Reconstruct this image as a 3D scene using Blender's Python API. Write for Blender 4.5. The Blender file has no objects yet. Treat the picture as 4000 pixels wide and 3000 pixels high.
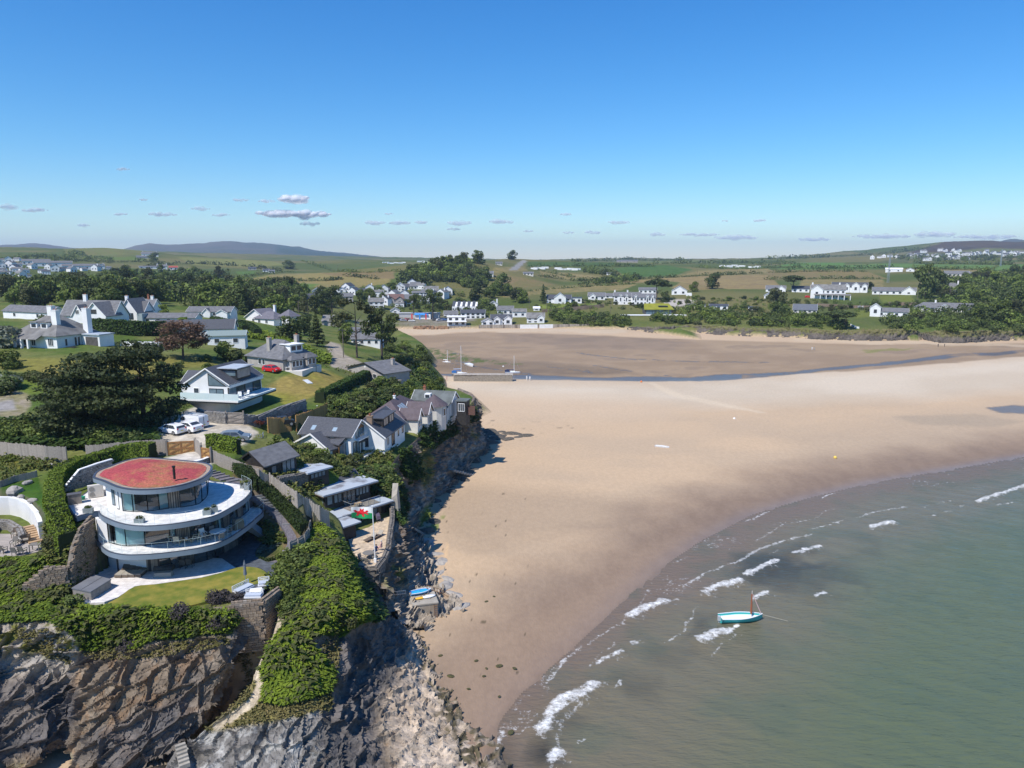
import bpy,math,random
import numpy as np
from math import sin,cos,pi,atan,atan2,radians,sqrt,hypot
from mathutils import Vector,Matrix
from mathutils.bvhtree import BVHTree
from mathutils.geometry import delaunay_2d_cdt
random.seed(7);rng=np.random.default_rng(7)
SC=bpy.context.scene;COL=SC.collection
# camera
F,CX,CY,H=2800.0,2000.0,1500.0,44.0
PITCH=atan((CY-1005)/F);SP,CP=sin(PITCH),cos(PITCH)
cam=bpy.data.cameras.new('camera');cam.sensor_width=36;cam.lens=36*F/4000
cam.clip_start=1;cam.clip_end=60000
cam_o=bpy.data.objects.new('camera',cam);COL.objects.link(cam_o)
cam_o.location=(0,0,H);cam_o.rotation_euler=(pi/2-PITCH,0,0);SC.camera=cam_o
# sky, sun, exposure
SUN_EL,SUN_AZ=radians(54),radians(221)
w=bpy.data.worlds.new('World');SC.world=w;w.use_nodes=True
nt=w.node_tree;nt.nodes.clear()
sky=nt.nodes.new('ShaderNodeTexSky');sky.sky_type='NISHITA';sky.sun_disc=False
sky.sun_elevation=SUN_EL;sky.sun_rotation=SUN_AZ
sky.altitude=0;sky.air_density=1.0;sky.dust_density=0.0;sky.ozone_density=5.0
hs=nt.nodes.new('ShaderNodeHueSaturation');hs.inputs['Saturation'].default_value=1.27
bg=nt.nodes.new('ShaderNodeBackground');bg.inputs[1].default_value=0.115
ow=nt.nodes.new('ShaderNodeOutputWorld')
tn=nt.nodes.new('ShaderNodeMix');tn.data_type='RGBA';tn.blend_type='MULTIPLY';tn.inputs[0].default_value=1;tc=nt.nodes.new('ShaderNodeTexCoord');sx=nt.nodes.new('ShaderNodeSeparateXYZ');rp=nt.nodes.new('ShaderNodeValToRGB')
rp.color_ramp.elements[0].position=0.0;rp.color_ramp.elements[0].color=(.94,.99,1.04,1);rp.color_ramp.elements[1].position=.42;rp.color_ramp.elements[1].color=(.54,.97,1.20,1);e_=rp.color_ramp.elements.new(.14);e_.color=(.76,1.0,1.10,1)
nt.links.new(tc.outputs['Generated'],sx.inputs[0]);nt.links.new(sx.outputs['Z'],rp.inputs[0]);nt.links.new(rp.outputs[0],tn.inputs[7])
nt.links.new(sky.outputs[0],hs.inputs['Color']);nt.links.new(hs.outputs[0],tn.inputs[6]);nt.links.new(tn.outputs[2],bg.inputs[0]);nt.links.new(bg.outputs[0],ow.inputs[0])
sun=bpy.data.lights.new('sun','SUN');sun.energy=4.6;sun.angle=radians(0.53);sun.color=(1,.95,.88)
sun_o=bpy.data.objects.new('sun',sun);COL.objects.link(sun_o)
sdir=Vector((sin(SUN_AZ)*cos(SUN_EL),cos(SUN_AZ)*cos(SUN_EL),sin(SUN_EL)))
sun_o.rotation_euler=sdir.to_track_quat('Z','Y').to_euler();sun_o.location=(0,0,300)
SC.view_settings.view_transform='Standard';SC.view_settings.look='None'
SC.view_settings.exposure=0.3;SC.view_settings.gamma=1;SC.view_settings.use_curve_mapping=False
SC.render.engine='CYCLES'
cy=SC.cycles;cy.max_bounces=6;cy.diffuse_bounces=3;cy.glossy_bounces=3;cy.transmission_bounces=4
cy.transparent_max_bounces=64;cy.volume_bounces=0;cy.use_denoising=True
# picture <-> place
def ray(px,py):
 u,v=(px-CX)/F,(py-CY)/F
 return u,CP-v*SP,-(SP+v*CP)
def P(px,py,z=0.0):
 X,Y,Z=ray(px,py);t=(z-H)/Z
 return Vector((X*t,Y*t,z))
def PY(px,py,Yd):
 X,Y,Z=ray(px,py);t=Yd/Y
 return Vector((X*t,Yd,H+Z*t))
def PR(px,py,d):
 X,Y,Z=ray(px,py);t=d/hypot(X,Y)
 return Vector((X*t,Y*t,H+Z*t))
def proj(x,y,z):
 D=H-z;dep=y*CP+D*SP
 dep=np.where(np.abs(dep)<1e-3,1e-3,dep)
 return CX+F*x/dep,CY+F*(D*CP-y*SP)/dep
 # numeric noise
def _h(ix,iy,iz,s):
 n=(ix.astype(np.int64)*374761393+iy.astype(np.int64)*668265263+iz.astype(np.int64)*2147483647+s*1274126177)&0xffffffff
 n=((n^(n>>13))*1274126177)&0xffffffff
 n=(n^(n>>16))
 return(n&0xffff)/65535.0
def vn3(x,y,z,s=0):
 ix,iy,iz=np.floor(x),np.floor(y),np.floor(z)
 fx,fy,fz=x-ix,y-iy,z-iz
 fx,fy,fz=fx*fx*(3-2*fx),fy*fy*(3-2*fy),fz*fz*(3-2*fz)
 r=0
 for a in (0,1):
  for b in (0,1):
   for c in (0,1):
    r=r+_h(ix+a,iy+b,iz+c,s)*(fx if a else 1-fx)*(fy if b else 1-fy)*(fz if c else 1-fz)
 return r
def vn2(x,y,s=0):
 ix,iy=np.floor(x),np.floor(y);iz=np.zeros(1)
 fx,fy=x-ix,y-iy;fx,fy=fx*fx*(3-2*fx),fy*fy*(3-2*fy)
 r=0
 for a in (0,1):
  for b in (0,1):
   r=r+_h(ix+a,iy+b,iz,s)*(fx if a else 1-fx)*(fy if b else 1-fy)
 return r
def fbm(x,y,z=None,o=4,s=0):
 r,a,t=0,.5,0
 if z is None:
  for i in range(o):
   r=r+a*vn2(x,y,s+i);t+=a;a*=.5;x=x*2.03+17.1;y=y*2.03+5.3
  return r/t
 for i in range(o):
  r=r+a*vn3(x,y,z,s+i);t+=a;a*=.5;x=x*2.03+17.1;y=y*2.03+5.3;z=z*2.03+9.7
 return r/t
def ridged(x,y,z,o=4,s=0):
 r,a,t=0,.5,0
 for i in range(o):
  r=r+a*(1-np.abs(2*vn3(x,y,z,s+i)-1));t+=a;a*=.5;x=x*2.1+7.7;y=y*2.1+3.1;z=z*2.1+1.9
 return r/t
def inpoly(px,py,poly):
 c=np.zeros(px.shape,bool);n=len(poly)
 for i in range(n):
  x0,y0=poly[i];x1,y1=poly[(i+1)%n]
  if y0==y1:continue
  k=((y0>py)!=(y1>py))&(px<(x1-x0)*(py-y0)/(y1-y0)+x0)
  c^=k
 return c
def dline(px,py,pts,ky=1.0,closed=False):
 d=np.full(px.shape,1e9);n=len(pts)
 for i in range(n if closed else n-1):
  x0,y0=pts[i][:2];x1,y1=pts[(i+1)%n][:2]
  dx,dy=x1-x0,(y1-y0)*ky;L=dx*dx+dy*dy+1e-9
  qx,qy=px-x0,(py-y0)*ky
  t=np.clip((qx*dx+qy*dy)/L,0,1)
  d=np.minimum(d,np.hypot(qx-t*dx,qy-t*dy))
 return d
def soft(px,py,poly,wd,ky=1.0):
 xs=[p[0]for p in poly];ys=[p[1]for p in poly]
 out=np.zeros(px.shape)
 m=(px>min(xs)-wd)&(px<max(xs)+wd)&(py>min(ys)-wd)&(py<max(ys)+wd)
 if not m.any():return out
 d=dline(px[m],py[m],poly,ky,True);ins=inpoly(px[m],py[m],poly)
 out[m]=np.clip(.5+np.where(ins,d,-d)/(2*wd),0,1)
 return out
def smooth(a,b,x):
 t=np.clip((x-a)/(b-a),0,1);return t*t*(3-2*t)
 # materials
def nod(nt,t,**kw):
 n=nt.nodes.new(t)
 for k,v in kw.items():
  if k.startswith('i_'):n.inputs[k[2:].replace('_',' ')].default_value=v
  else:setattr(n,k,v)
 return n
def c4(c):return(c[0],c[1],c[2],1)
MATS={}
def mat(name,c,c2=None,scale=2.0,rough=.8,bump=0.0,bscale=None,spec=.3,metal=0.0,attr=None,stretch=(1,1,1),detail=4,trans=0.0,alpha=1.0,coord='Position',mixr=(.35,.65)):
 if name in MATS:return MATS[name]
 m=bpy.data.materials.new(name);m.use_nodes=True;MATS[name]=m
 nt=m.node_tree;b=nt.nodes['Principled BSDF'];L=nt.links.new
 b.inputs['Roughness'].default_value=rough;b.inputs['Metallic'].default_value=metal
 b.inputs['Specular IOR Level'].default_value=spec
 b.inputs['Base Color'].default_value=c4(c)
 if coord=='Object':
  g=nod(nt,'ShaderNodeTexCoord');gs=g.outputs['Object']
 else:
  g=nod(nt,'ShaderNodeNewGeometry');gs=g.outputs['Position']
 mp=nod(nt,'ShaderNodeMapping');mp.inputs['Scale'].default_value=stretch;L(gs,mp.inputs[0])
 col=None
 if attr:
  a=nod(nt,'ShaderNodeAttribute',attribute_name=attr);col=a.outputs['Color']
 if c2 is not None:
  n=nod(nt,'ShaderNodeTexNoise');n.inputs['Scale'].default_value=scale;n.inputs['Detail'].default_value=detail
  L(mp.outputs[0],n.inputs['Vector'])
  r=nod(nt,'ShaderNodeMapRange');r.inputs[1].default_value=mixr[0];r.inputs[2].default_value=mixr[1]
  L(n.outputs['Fac'],r.inputs[0])
  x=nod(nt,'ShaderNodeMix',data_type='RGBA')
  L(r.outputs[0],x.inputs[0]);x.inputs[6].default_value=c4(c);x.inputs[7].default_value=c4(c2)
  if col is not None:
   y=nod(nt,'ShaderNodeMix',data_type='RGBA',blend_type='MULTIPLY');y.inputs[0].default_value=1
   L(col,y.inputs[6]);L(x.outputs[2],y.inputs[7]);col=y.outputs[2]
  else:col=x.outputs[2]
 if col is not None:L(col,b.inputs['Base Color'])
 if bump:
  n2=nod(nt,'ShaderNodeTexNoise');n2.inputs['Scale'].default_value=bscale or scale*3;n2.inputs['Detail'].default_value=5
  L(mp.outputs[0],n2.inputs['Vector'])
  bp=nod(nt,'ShaderNodeBump');bp.inputs['Strength'].default_value=1;bp.inputs['Distance'].default_value=bump
  L(n2.outputs['Fac'],bp.inputs['Height']);L(bp.outputs[0],b.inputs['Normal'])
 if trans:
  tr=nod(nt,'ShaderNodeBsdfTranslucent');mx=nod(nt,'ShaderNodeMixShader');mx.inputs[0].default_value=trans
  if col is not None:L(col,tr.inputs[0])
  else:tr.inputs[0].default_value=c4(c)
  L(b.outputs[0],mx.inputs[1]);L(tr.outputs[0],mx.inputs[2]);L(mx.outputs[0],nt.nodes['Material Output'].inputs[0])
 if alpha<1:b.inputs['Alpha'].default_value=alpha
 return m
def glassmat(name,tint,refl=.08,op=.35):
 if name in MATS:return MATS[name]
 m=bpy.data.materials.new(name);m.use_nodes=True;MATS[name]=m;nt=m.node_tree;nt.nodes.clear();L=nt.links.new
 o=nod(nt,'ShaderNodeOutputMaterial');t=nod(nt,'ShaderNodeBsdfTransparent');t.inputs[0].default_value=c4(tint)
 d=nod(nt,'ShaderNodeBsdfDiffuse');d.inputs[0].default_value=(tint[0]*.25,tint[1]*.25,tint[2]*.25,1)
 g=nod(nt,'ShaderNodeBsdfGlossy');g.inputs['Roughness'].default_value=.03
 f=nod(nt,'ShaderNodeLayerWeight');f.inputs[0].default_value=.5
 pw=nod(nt,'ShaderNodeMath',operation='POWER');pw.inputs[1].default_value=4;L(f.outputs['Facing'],pw.inputs[0])
 ma=nod(nt,'ShaderNodeMath',operation='MULTIPLY_ADD');ma.inputs[1].default_value=.6;ma.inputs[2].default_value=refl;L(pw.outputs[0],ma.inputs[0])
 m1=nod(nt,'ShaderNodeMixShader');m1.inputs[0].default_value=op;L(t.outputs[0],m1.inputs[1]);L(d.outputs[0],m1.inputs[2])
 m2=nod(nt,'ShaderNodeMixShader');L(ma.outputs[0],m2.inputs[0]);L(m1.outputs[0],m2.inputs[1]);L(g.outputs[0],m2.inputs[2])
 L(m2.outputs[0],o.inputs[0]);return m
 # meshes
def np_mesh(name,V,Q,mats,smooth_=True,cols=None,parent=None,mi=None,tris=False):
 me=bpy.data.meshes.new(name);V=np.asarray(V,np.float32);Q=np.asarray(Q,np.int32);k=Q.shape[1]
 me.vertices.add(len(V));me.vertices.foreach_set('co',V.ravel())
 me.loops.add(Q.size);me.loops.foreach_set('vertex_index',Q.ravel())
 me.polygons.add(len(Q));me.polygons.foreach_set('loop_start',np.arange(0,Q.size,k,dtype=np.int32))
 if mi is not None:me.polygons.foreach_set('material_index',np.asarray(mi,np.int32))
 for m in mats:me.materials.append(m)
 me.update(calc_edges=True)
 me.polygons.foreach_set('use_smooth',np.full(len(Q),smooth_,bool))
 for cn,arr in (cols or{}).items():
  a=me.color_attributes.new(cn,'FLOAT_COLOR','POINT');arr=np.asarray(arr,np.float32)
  full=np.ones((len(V),4),np.float32);full[:,:arr.shape[1]]=arr;a.data.foreach_set('color',full.ravel())
 o=bpy.data.objects.new(name,me);COL.objects.link(o)
 if parent:o.parent=parent
 return o
def tag(o,label=None,cat=None,group=None,kind=None):
 if label:o['label']=label
 if cat:o['category']=cat
 if group:o['group']=group
 if kind:o['kind']=kind
 return o
def T(name,label,cat,loc=(0,0,0),rz=0.0,group=None):
 o=bpy.data.objects.new(name,None);COL.objects.link(o);o.location=loc;o.rotation_euler=(0,0,rz)
 o.empty_display_size=.2
 return tag(o,label,cat,group)
def copy_tree(o,parent=None):
 c=o.copy();COL.objects.link(c)
 if parent:c.parent=parent
 for ch in list(o.children):copy_tree(ch,c)
 return c
class MB:
 def __init__(s):s.v,s.f,s.m=[],[],[]
 def add(s,vs,fs,mi=0):
  n=len(s.v);s.v+=[tuple(p)for p in vs];s.f+=[tuple(n+i for i in f)for f in fs];s.m+=[mi]*len(fs);return s
 BF=((0,3,2,1),(4,5,6,7),(0,1,5,4),(1,2,6,5),(2,3,7,6),(3,0,4,7))
 def box(s,x0,x1,y0,y1,z0,z1,mi=0):
  return s.add([(x0,y0,z0),(x1,y0,z0),(x1,y1,z0),(x0,y1,z0),(x0,y0,z1),(x1,y0,z1),(x1,y1,z1),(x0,y1,z1)],MB.BF,mi)
 def hexa(s,pts,mi=0):return s.add(pts,MB.BF,mi)
 def bar(s,p,q,w,h=None,mi=0):
  h=h or w;p,q=Vector(p),Vector(q);d=(q-p);
  if d.length<1e-6:return s
  d.normalize();up=Vector((0,0,1))if abs(d.z)<.95 else Vector((0,1,0))
  a=d.cross(up).normalized();b=a.cross(d).normalized();a*=w/2;b*=h/2
  return s.add([p-a-b,p+a-b,q+a-b,q-a-b,p-a+b,p+a+b,q+a+b,q-a+b],MB.BF,mi)
 def tube(s,p,q,r0,r1=None,n=8,mi=0,cap=True):
  r1=r0 if r1 is None else r1;p,q=Vector(p),Vector(q);d=(q-p).normalized()
  up=Vector((0,0,1))if abs(d.z)<.95 else Vector((0,1,0));a=d.cross(up).normalized();b=a.cross(d)
  vs=[]
  for c,r in ((p,r0),(q,r1)):
   for i in range(n):vs.append(c+a*(r*cos(2*pi*i/n))+b*(r*sin(2*pi*i/n)))
  fs=[(i,(i+1)%n,n+(i+1)%n,n+i)for i in range(n)]
  if cap:fs+=[tuple(range(n))[::-1],tuple(range(n,2*n))]
  return s.add(vs,fs,mi)
 def prism(s,poly,z0,z1,mi=0):
  n=len(poly);z0f=z0 if callable(z0)else(lambda x,y:z0);z1f=z1 if callable(z1)else(lambda x,y:z1)
  ar=sum(poly[i][0]*poly[(i+1)%n][1]-poly[(i+1)%n][0]*poly[i][1]for i in range(n))
  if ar<0:poly=poly[::-1]
  vs=[(x,y,z0f(x,y))for x,y in poly]+[(x,y,z1f(x,y))for x,y in poly]
  fs=[tuple(range(n))[::-1],tuple(range(n,2*n))]+[(i,(i+1)%n,n+(i+1)%n,n+i)for i in range(n)]
  return s.add(vs,fs,mi)
 def xprism(s,prof,x0,x1,mi=0):
  n=len(prof);vs=[(x0,y,z)for y,z in prof]+[(x1,y,z)for y,z in prof]
  return s.add(vs,[tuple(range(n)),tuple(range(n,2*n))[::-1]]+[(i,n+i,n+(i+1)%n,(i+1)%n)for i in range(n)],mi)
 def yprism(s,prof,y0,y1,mi=0):
  n=len(prof);vs=[(x,y0,z)for x,z in prof]+[(x,y1,z)for x,z in prof]
  return s.add(vs,[tuple(range(n))[::-1],tuple(range(n,2*n))]+[(i,(i+1)%n,n+(i+1)%n,n+i)for i in range(n)],mi)
 def sphere(s,c,r,n=8,m=5,mi=0,sc=(1,1,1),zmin=-1):
  vs,fs=[],[]
  for j in range(m+1):
   th=-pi/2+pi*j/m;zz=max(zmin,sin(th))
   for i in range(n):vs.append((c[0]+r*sc[0]*cos(th)*cos(2*pi*i/n),c[1]+r*sc[1]*cos(th)*sin(2*pi*i/n),c[2]+r*sc[2]*zz))
  for j in range(m):
   for i in range(n):fs.append((j*n+i,j*n+(i+1)%n,(j+1)*n+(i+1)%n,(j+1)*n+i))
  return s.add(vs,fs,mi)
 def mesh(s,name,mats,smooth_=False):
  me=bpy.data.meshes.new(name);me.from_pydata(s.v,[],s.f)
  for m in (mats if isinstance(mats,(list,tuple))else[mats]):me.materials.append(m)
  me.polygons.foreach_set('material_index',s.m)
  if smooth_:me.polygons.foreach_set('use_smooth',[True]*len(s.f))
  me.update();return me
 def build(s,name,mats,parent=None,smooth_=False,loc=None):
  o=bpy.data.objects.new(name,s.mesh(name,mats,smooth_));COL.objects.link(o)
  if parent:o.parent=parent
  if loc is not None:o.location=loc
  return o
def link(name,me,parent=None,loc=(0,0,0),rz=0.0,sc=None):
 o=bpy.data.objects.new(name,me);COL.objects.link(o);o.location=loc;o.rotation_euler=(0,0,rz)
 if parent:o.parent=parent
 if sc is not None:o.scale=sc if isinstance(sc,(tuple,list))else(sc,sc,sc)
 return o
 # LAND: heights
CZ=[(430,2370,12),(620,2370,12),(850,2370,12),(1020,2330,12),(1060,2290,12),(550,2270,12),(850,2250,12),(1000,2250,12),(1110,2200,12.1),(1000,2180,12),(1080,2130,12.1),(1130,2150,12.4),(1150,2080,13.2),(1100,2000,14.6),(1050,1950,16),(1000,1920,17),(940,1880,18),(300,1905,17.8),(180,2000,17),(200,2150,15.5),(230,2250,13.2),(70,1940,15.5),(0,1945,15.6),(160,1960,16),(60,2140,13.5),(0,2190,13.4),(170,2165,13.4),(0,2230,12.9),(150,2230,13),(300,2330,12.1),(0,1850,17),(120,1830,17),(0,1780,17.2),(300,1800,17.2),(600,1780,17.8),(700,1775,18.2),(760,1760,18.4),(700,1830,18.5),(850,1700,18.5),(950,1650,18.5),(800,1650,18.6),(960,1720,18.4),(910,1790,18.2),(1000,1850,17),(1100,1940,15.8),(1200,2040,14.4),(1290,2120,12.8),(100,1700,18.6),(350,1710,18.6),(0,1650,19.5),(60,1580,19.8),(100,1490,20.8),(350,1460,21.2),(600,1440,21),(300,1420,22),(60,1400,22),(300,1370,22.5),(560,1400,21.8),(450,1290,23),(200,1240,23),(700,1430,20.5),(800,1420,20),(700,1330,21),(850,1350,20.5),(600,1560,19.3),(550,1640,19),(700,1640,18.7),(860,1600,18.5),(1000,1560,17.8),(1050,1600,17.4),(1150,1500,18),(1100,1450,19.5),(960,1440,19.8),(1220,1450,18.5),(1050,1560,17.2),(1250,1540,16.8),(1320,1500,16),(1180,1650,17.3),(1130,1720,17),(1250,1600,16.6),(1160,1772,13.1),(1230,1795,13),(1220,1740,13.1),(1250,1705,13.1),(1300,1695,13.1),(1340,1730,13.1),(1175,1715,13.2),(1300,1780,13.8),(1400,1760,13.2),(1480,1760,13),(1610,1670,13),(1720,1600,13),(1350,1600,16.3),(1500,1560,15),(1650,1530,13.4),(1050,1870,15.6),(1150,1895,15.2),(1200,1930,14.6),(1230,1960,13.2),(1400,1870,12.2),(1470,1850,11.5),(1430,2130,8),(1480,2040,8),(1360,2050,8.2),(1300,2010,9.8),(1420,1985,9),(1300,1840,14),(1420,1470,13),(1350,1440,14.3),(1500,1500,11.5),(1650,1480,9),(1600,1560,13.4),(1300,1350,15),(1450,1400,13.5),(1520,1410,12),(1600,1400,8.5),(1640,1390,7),(1400,1330,13),(1480,1320,8),(1540,1320,4),(1100,1310,17),(1050,1265,16.5),(900,1260,19),(700,1255,20.7),(1200,1290,14),(1350,1270,9),(1450,1270,5),(1540,1275,3.5),(1650,1270,3),(1600,1230,4.5),(1700,1240,5),(1450,1230,7),(1300,1230,10),(1200,1230,13),(300,1190,22.5),(300,1150,22.5),(600,1190,22),(150,1110,22.5),(150,1070,27),(150,1035,35),(0,1035,36),(0,1110,24),(400,1100,25),(660,1045,28),(1000,1190,19),(900,1150,20),(1300,1090,17),(1300,1060,19),(1250,1040,19),(900,1090,20),(700,1110,23),(1600,1180,10),(1600,1130,16),(1700,1130,18),(1750,1175,9),(1500,1170,12),(1400,1190,12),(1850,1250,3),(2000,1262,3),(2080,1262,3.2),(1950,1210,7),(1900,1160,13),(2000,1130,16),(2200,1190,10),(2450,1190,11),(2300,1200,9),(2200,1160,11),(2200,1120,13.6),(2200,1060,22.6),(2600,1190,10),(2900,1110,18),(2900,1190,10.5),(3300,1160,13),(3300,1080,20),(3500,1250,6.5),(3420,1235,7.5),(3500,1190,11),(3700,1250,8),(3900,1200,12),(3900,1140,17),(3300,1200,9),(3100,1245,7),(2600,1235,6.5),(2350,1240,6)]
CR=[(443,967,1800),(300,973,1800),(580,980,1800),(650,990,1800),(750,1006,1750),(904,1011,1700),(1067,1021,1600),(1150,1045,1400),(500,1000,1500),(1200,1030,1700),(1350,1012,1700),(1480,1016,1600),(1560,1035,1300),(1800,1012,850),(1900,1020,1000),(1980,1010,1300),(2050,1015,1500),(2200,1018,3500),(2200,1035,1900),(2350,1014,3800),(2500,1008,3300),(2600,1040,1200),(2450,1045,1150),(2750,1050,1200),(2700,1014,3300),(3000,1010,3500),(3000,1035,1600),(3300,1004,3300),(3300,1030,1600),(3500,1032,1500),(3480,990,3000),(3550,982,3100),(3600,975,3300),(3700,945,3500),(3780,936,3600),(3850,933,3600),(3920,940,3600),(3980,952,3500),(3700,1000,2400),(3700,1020,2000),(3950,1000,2500),(3950,1030,1600),(3900,1060,1150),(3500,1060,1050),(0,965,2400),(150,975,2200),(100,1005,1500),(0,1000,1500)]
RIDGE=[(-200,962),(0,955),(60,952),(130,945),(180,948),(240,962),(330,978),(420,990)],7800
RIDGE2=[(440,985),(500,975),(560,962),(590,958),(650,962),(760,955),(870,946),(1000,948),(1100,953),(1180,964),(1250,975),(1330,985),(1400,994),(1500,1004),(1600,1011),(1700,1014),(1850,1017)],6800
RIDGE3=[(3880,955),(3930,940),(3955,931),(4000,940),(4100,948),(4300,952)],7500
EDGE=[(-700,2180,13),(-300,2280,12.6),(0,2330,12),(265,2425,11.8),(480,2392,11.8),(750,2385,11.9),(900,2365,12),(1020,2350,11.8),(1060,2310,12),(1100,2230,12),(1150,2140,12.4),(1240,2055,13),(1310,2095,11.5),(1345,2130,9),(1395,2205,8),(1470,2215,8),(1515,2150,8),(1535,2050,8),(1545,1990,8.3),(1520,1925,9.5),(1525,1870,10.5),(1535,1830,11),(1550,1790,12),(1590,1750,12),(1640,1710,12),(1710,1650,12),(1780,1610,12),(1840,1580,12),(1852,1553,12),(1835,1538,12),(1790,1518,12)]
def dens(pts,step):
 out=[]
 for a,b in zip(pts[:-1],pts[1:]):
  a,b=Vector(a),Vector(b);n=max(1,int((b-a).length/step))
  out+=[a+(b-a)*i/n for i in range(n)]
 return out+[Vector(pts[-1])]
CT=[Vector((d*sin(a),d*cos(a),z))for a in np.arange(-.02,.50,.06)for d,z in ((5200,24),(6500,20),(8500,12),(10500,5))]
for x,y,z in CZ:CT.append(P(x,y,z))
for x,y,d in CR:CT.append(PR(x,y,d))
for(rl,d) in (RIDGE,RIDGE2,RIDGE3):
 for x,y in rl:
  p=PR(x,y,d);CT.append(p)
  k=Vector((p.x,p.y,0))
  CT.append(k*.88+Vector((0,0,22+(p.z-22)*.55)));CT.append(k*.76+Vector((0,0,20+max(0,p.z-22)*.22)));CT.append(k*1.2+Vector((0,0,10)))
edge_w=dens([P(*e)for e in EDGE],1.6);n_=len(edge_w)
for i,p in enumerate(edge_w):
 d=edge_w[min(i+1,n_-1)]-edge_w[max(i-1,0)];nrm=Vector((d.y,-d.x,0)).normalized()
 CT+=[p,p+nrm*.45+Vector((0,0,-p.z-2)),p+nrm*4+Vector((0,0,-p.z-2))]
def shore(pts,rise,back):
 ws=dens([P(*p)for p in pts],8);n=len(ws)
 for i,p in enumerate(ws):
  d=ws[min(i+1,n-1)]-ws[max(i-1,0)];nrm=Vector((d.y,-d.x,0)).normalized()
  CT.append(p+Vector((0,0,.2)));CT.append(p+nrm*3-Vector((0,0,2)));CT.append(p-nrm*back+Vector((0,0,rise)))
shore([(1750,1530,0),(1745,1490,0),(1700,1440,0),(1715,1418,0),(1690,1385,0),(1640,1350,0),(1570,1318,0)],6,5)
shore([(1545,1300,0),(1555,1288,0),(1800,1288,0),(2000,1283,0),(2300,1286,0),(2450,1290,0)],2.2,6)
FAR_F=[(2450,1290),(2560,1305),(2640,1300),(2720,1303),(2800,1310),(2900,1316),(3000,1318),(3110,1322),(3180,1328),(3260,1331),(3380,1334),(3470,1335),(3540,1332),(3600,1328),(3625,1335),(3680,1342),(3760,1345),(3850,1338),(3950,1334),(4020,1332),(4300,1338),(4700,1345)]
FAR_T=[(2450,1278),(2560,1278),(2640,1276),(2720,1270),(2800,1272),(2900,1280),(3000,1284),(3110,1282),(3180,1288),(3260,1290),(3380,1290),(3470,1286),(3540,1286),(3600,1300),(3625,1296),(3680,1292),(3760,1294),(3850,1290),(3950,1294),(4020,1296),(4300,1296),(4700,1300)]
shore([(x,y,0)for x,y in FAR_F],3.0,7)
for x,y in FAR_T[2:]:CT.append(P(x,y,5.2)+Vector((0,6,0)))
for q in list(CT):
 th=atan2(q.x,q.y);r=hypot(q.x,q.y)
 for lim,sg in ((-.60,-1),(.60,1)):
  if(th-lim)*sg>-.06 and th*sg<.64 and r>60:
   t2=lim*2+.075*sg-th
   if abs(t2)>.64:CT.append(Vector((r*sin(t2),r*cos(t2),q.z)))
for X,Y,z in [(-38,76,12),(-30,77,12),(-25,76,12),(-38,80,18.0),(-30,81,18.0),(-25,81,17.5),(-42,77,17.7),(-44,76,17.8),(-44.2,72,17.6),(-43.6,69,17.4),(-43.9,66.5,15.5),(-47,70,17.4),(-47,66,14.8)]:CT.append(Vector((X,Y,z)))
for th in np.arange(-.8,.81,.05):
 for r in (20,35,50):CT.append(Vector((r*sin(th),r*cos(th),-2)))
for th in np.arange(-.85,.86,.05):
 CT.append(Vector((13000*sin(th),13000*cos(th),0)))
for x,y in [(1720,2100),(1800,2400),(1900,2600),(2000,2900),(1800,1900),(1900,1800),(1950,1740),(2000,1650),(1900,1550),(1850,1480),(1800,1420),(1750,1350),(1800,1320),(2000,1320),(2400,1320),(2800,1360),(3200,1380),(3600,1400),(4000,1400),(2600,1500),(3400,1500),(4200,1500),(2400,1700),(3200,1700),(4000,1700),(4600,1700),(2400,2100),(3200,2100),(4200,2200),(2500,2700),(3500,2700),(4500,2900)]:CT.append(P(x,y,-2))
TH0,TH1,NT=-.80,.80,860
R0,R1,NR=56.0,11500.0,800
LK=1.0
pts2,zz,seen=[],[],set()
for q in CT:
 a,r=atan2(q.x,q.y),math.log(max(hypot(q.x,q.y),5));k=(round(a,4),round(r,4))
 if k in seen:continue
 seen.add(k);pts2.append(Vector((a,r*LK)));zz.append(q.z)
vv,ee,ff,ov,oe,of=delaunay_2d_cdt(pts2,[],[],0,1e-7)
zv=[zz[o[0]]for o in ov]
tin=BVHTree.FromPolygons([(v.x,v.y,z*.001)for v,z in zip(vv,zv)],ff)
ths=np.linspace(TH0,TH1,NT);lrs=np.linspace(math.log(R0),math.log(R1),NR)
HG=np.zeros((NR,NT));dn=Vector((0,0,-1));rc=tin.ray_cast
for j in range(NR):
 lr=lrs[j]*LK;row=HG[j]
 for i in range(NT):
  h=rc(Vector((ths[i],lr,10.0)),dn)[0]
  row[i]=h.z*1000 if h else-2
rs=np.exp(lrs);TT,RR=np.meshgrid(ths,rs)
def blur(A,n):
 for _ in range(n):
  B=A.copy();B[1:-1]=(A[:-2]+2*A[1:-1]+A[2:])/4;A=B.copy();A[:,1:-1]=(B[:,:-2]+2*B[:,1:-1]+B[:,2:])/4
 return A
k=smooth(450,900,RR);HG=HG*(1-k)+blur(HG,14)*k
k=smooth(150,250,RR)*(1-smooth(450,900,RR))*smooth(1.5,5,HG);HG=HG*(1-k)+blur(HG,3)*k
GX,GY=RR*np.sin(TT),RR*np.cos(TT)
nz=fbm(GX/60,GY/60,o=4,s=3)-.5
HG=HG+nz*smooth(500,2500,RR)*10*smooth(8,20,HG)+(fbm(GX/3,GY/3,o=3,s=9)-.5)*.35*(RR<500)*smooth(0,2,HG)
k=smooth(3800,5200,RR);HG=HG+k*(ridged(GX/900,GY/900,np.zeros(1),o=4,s=21)-.62)*70*smooth(25,110,HG)
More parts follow.
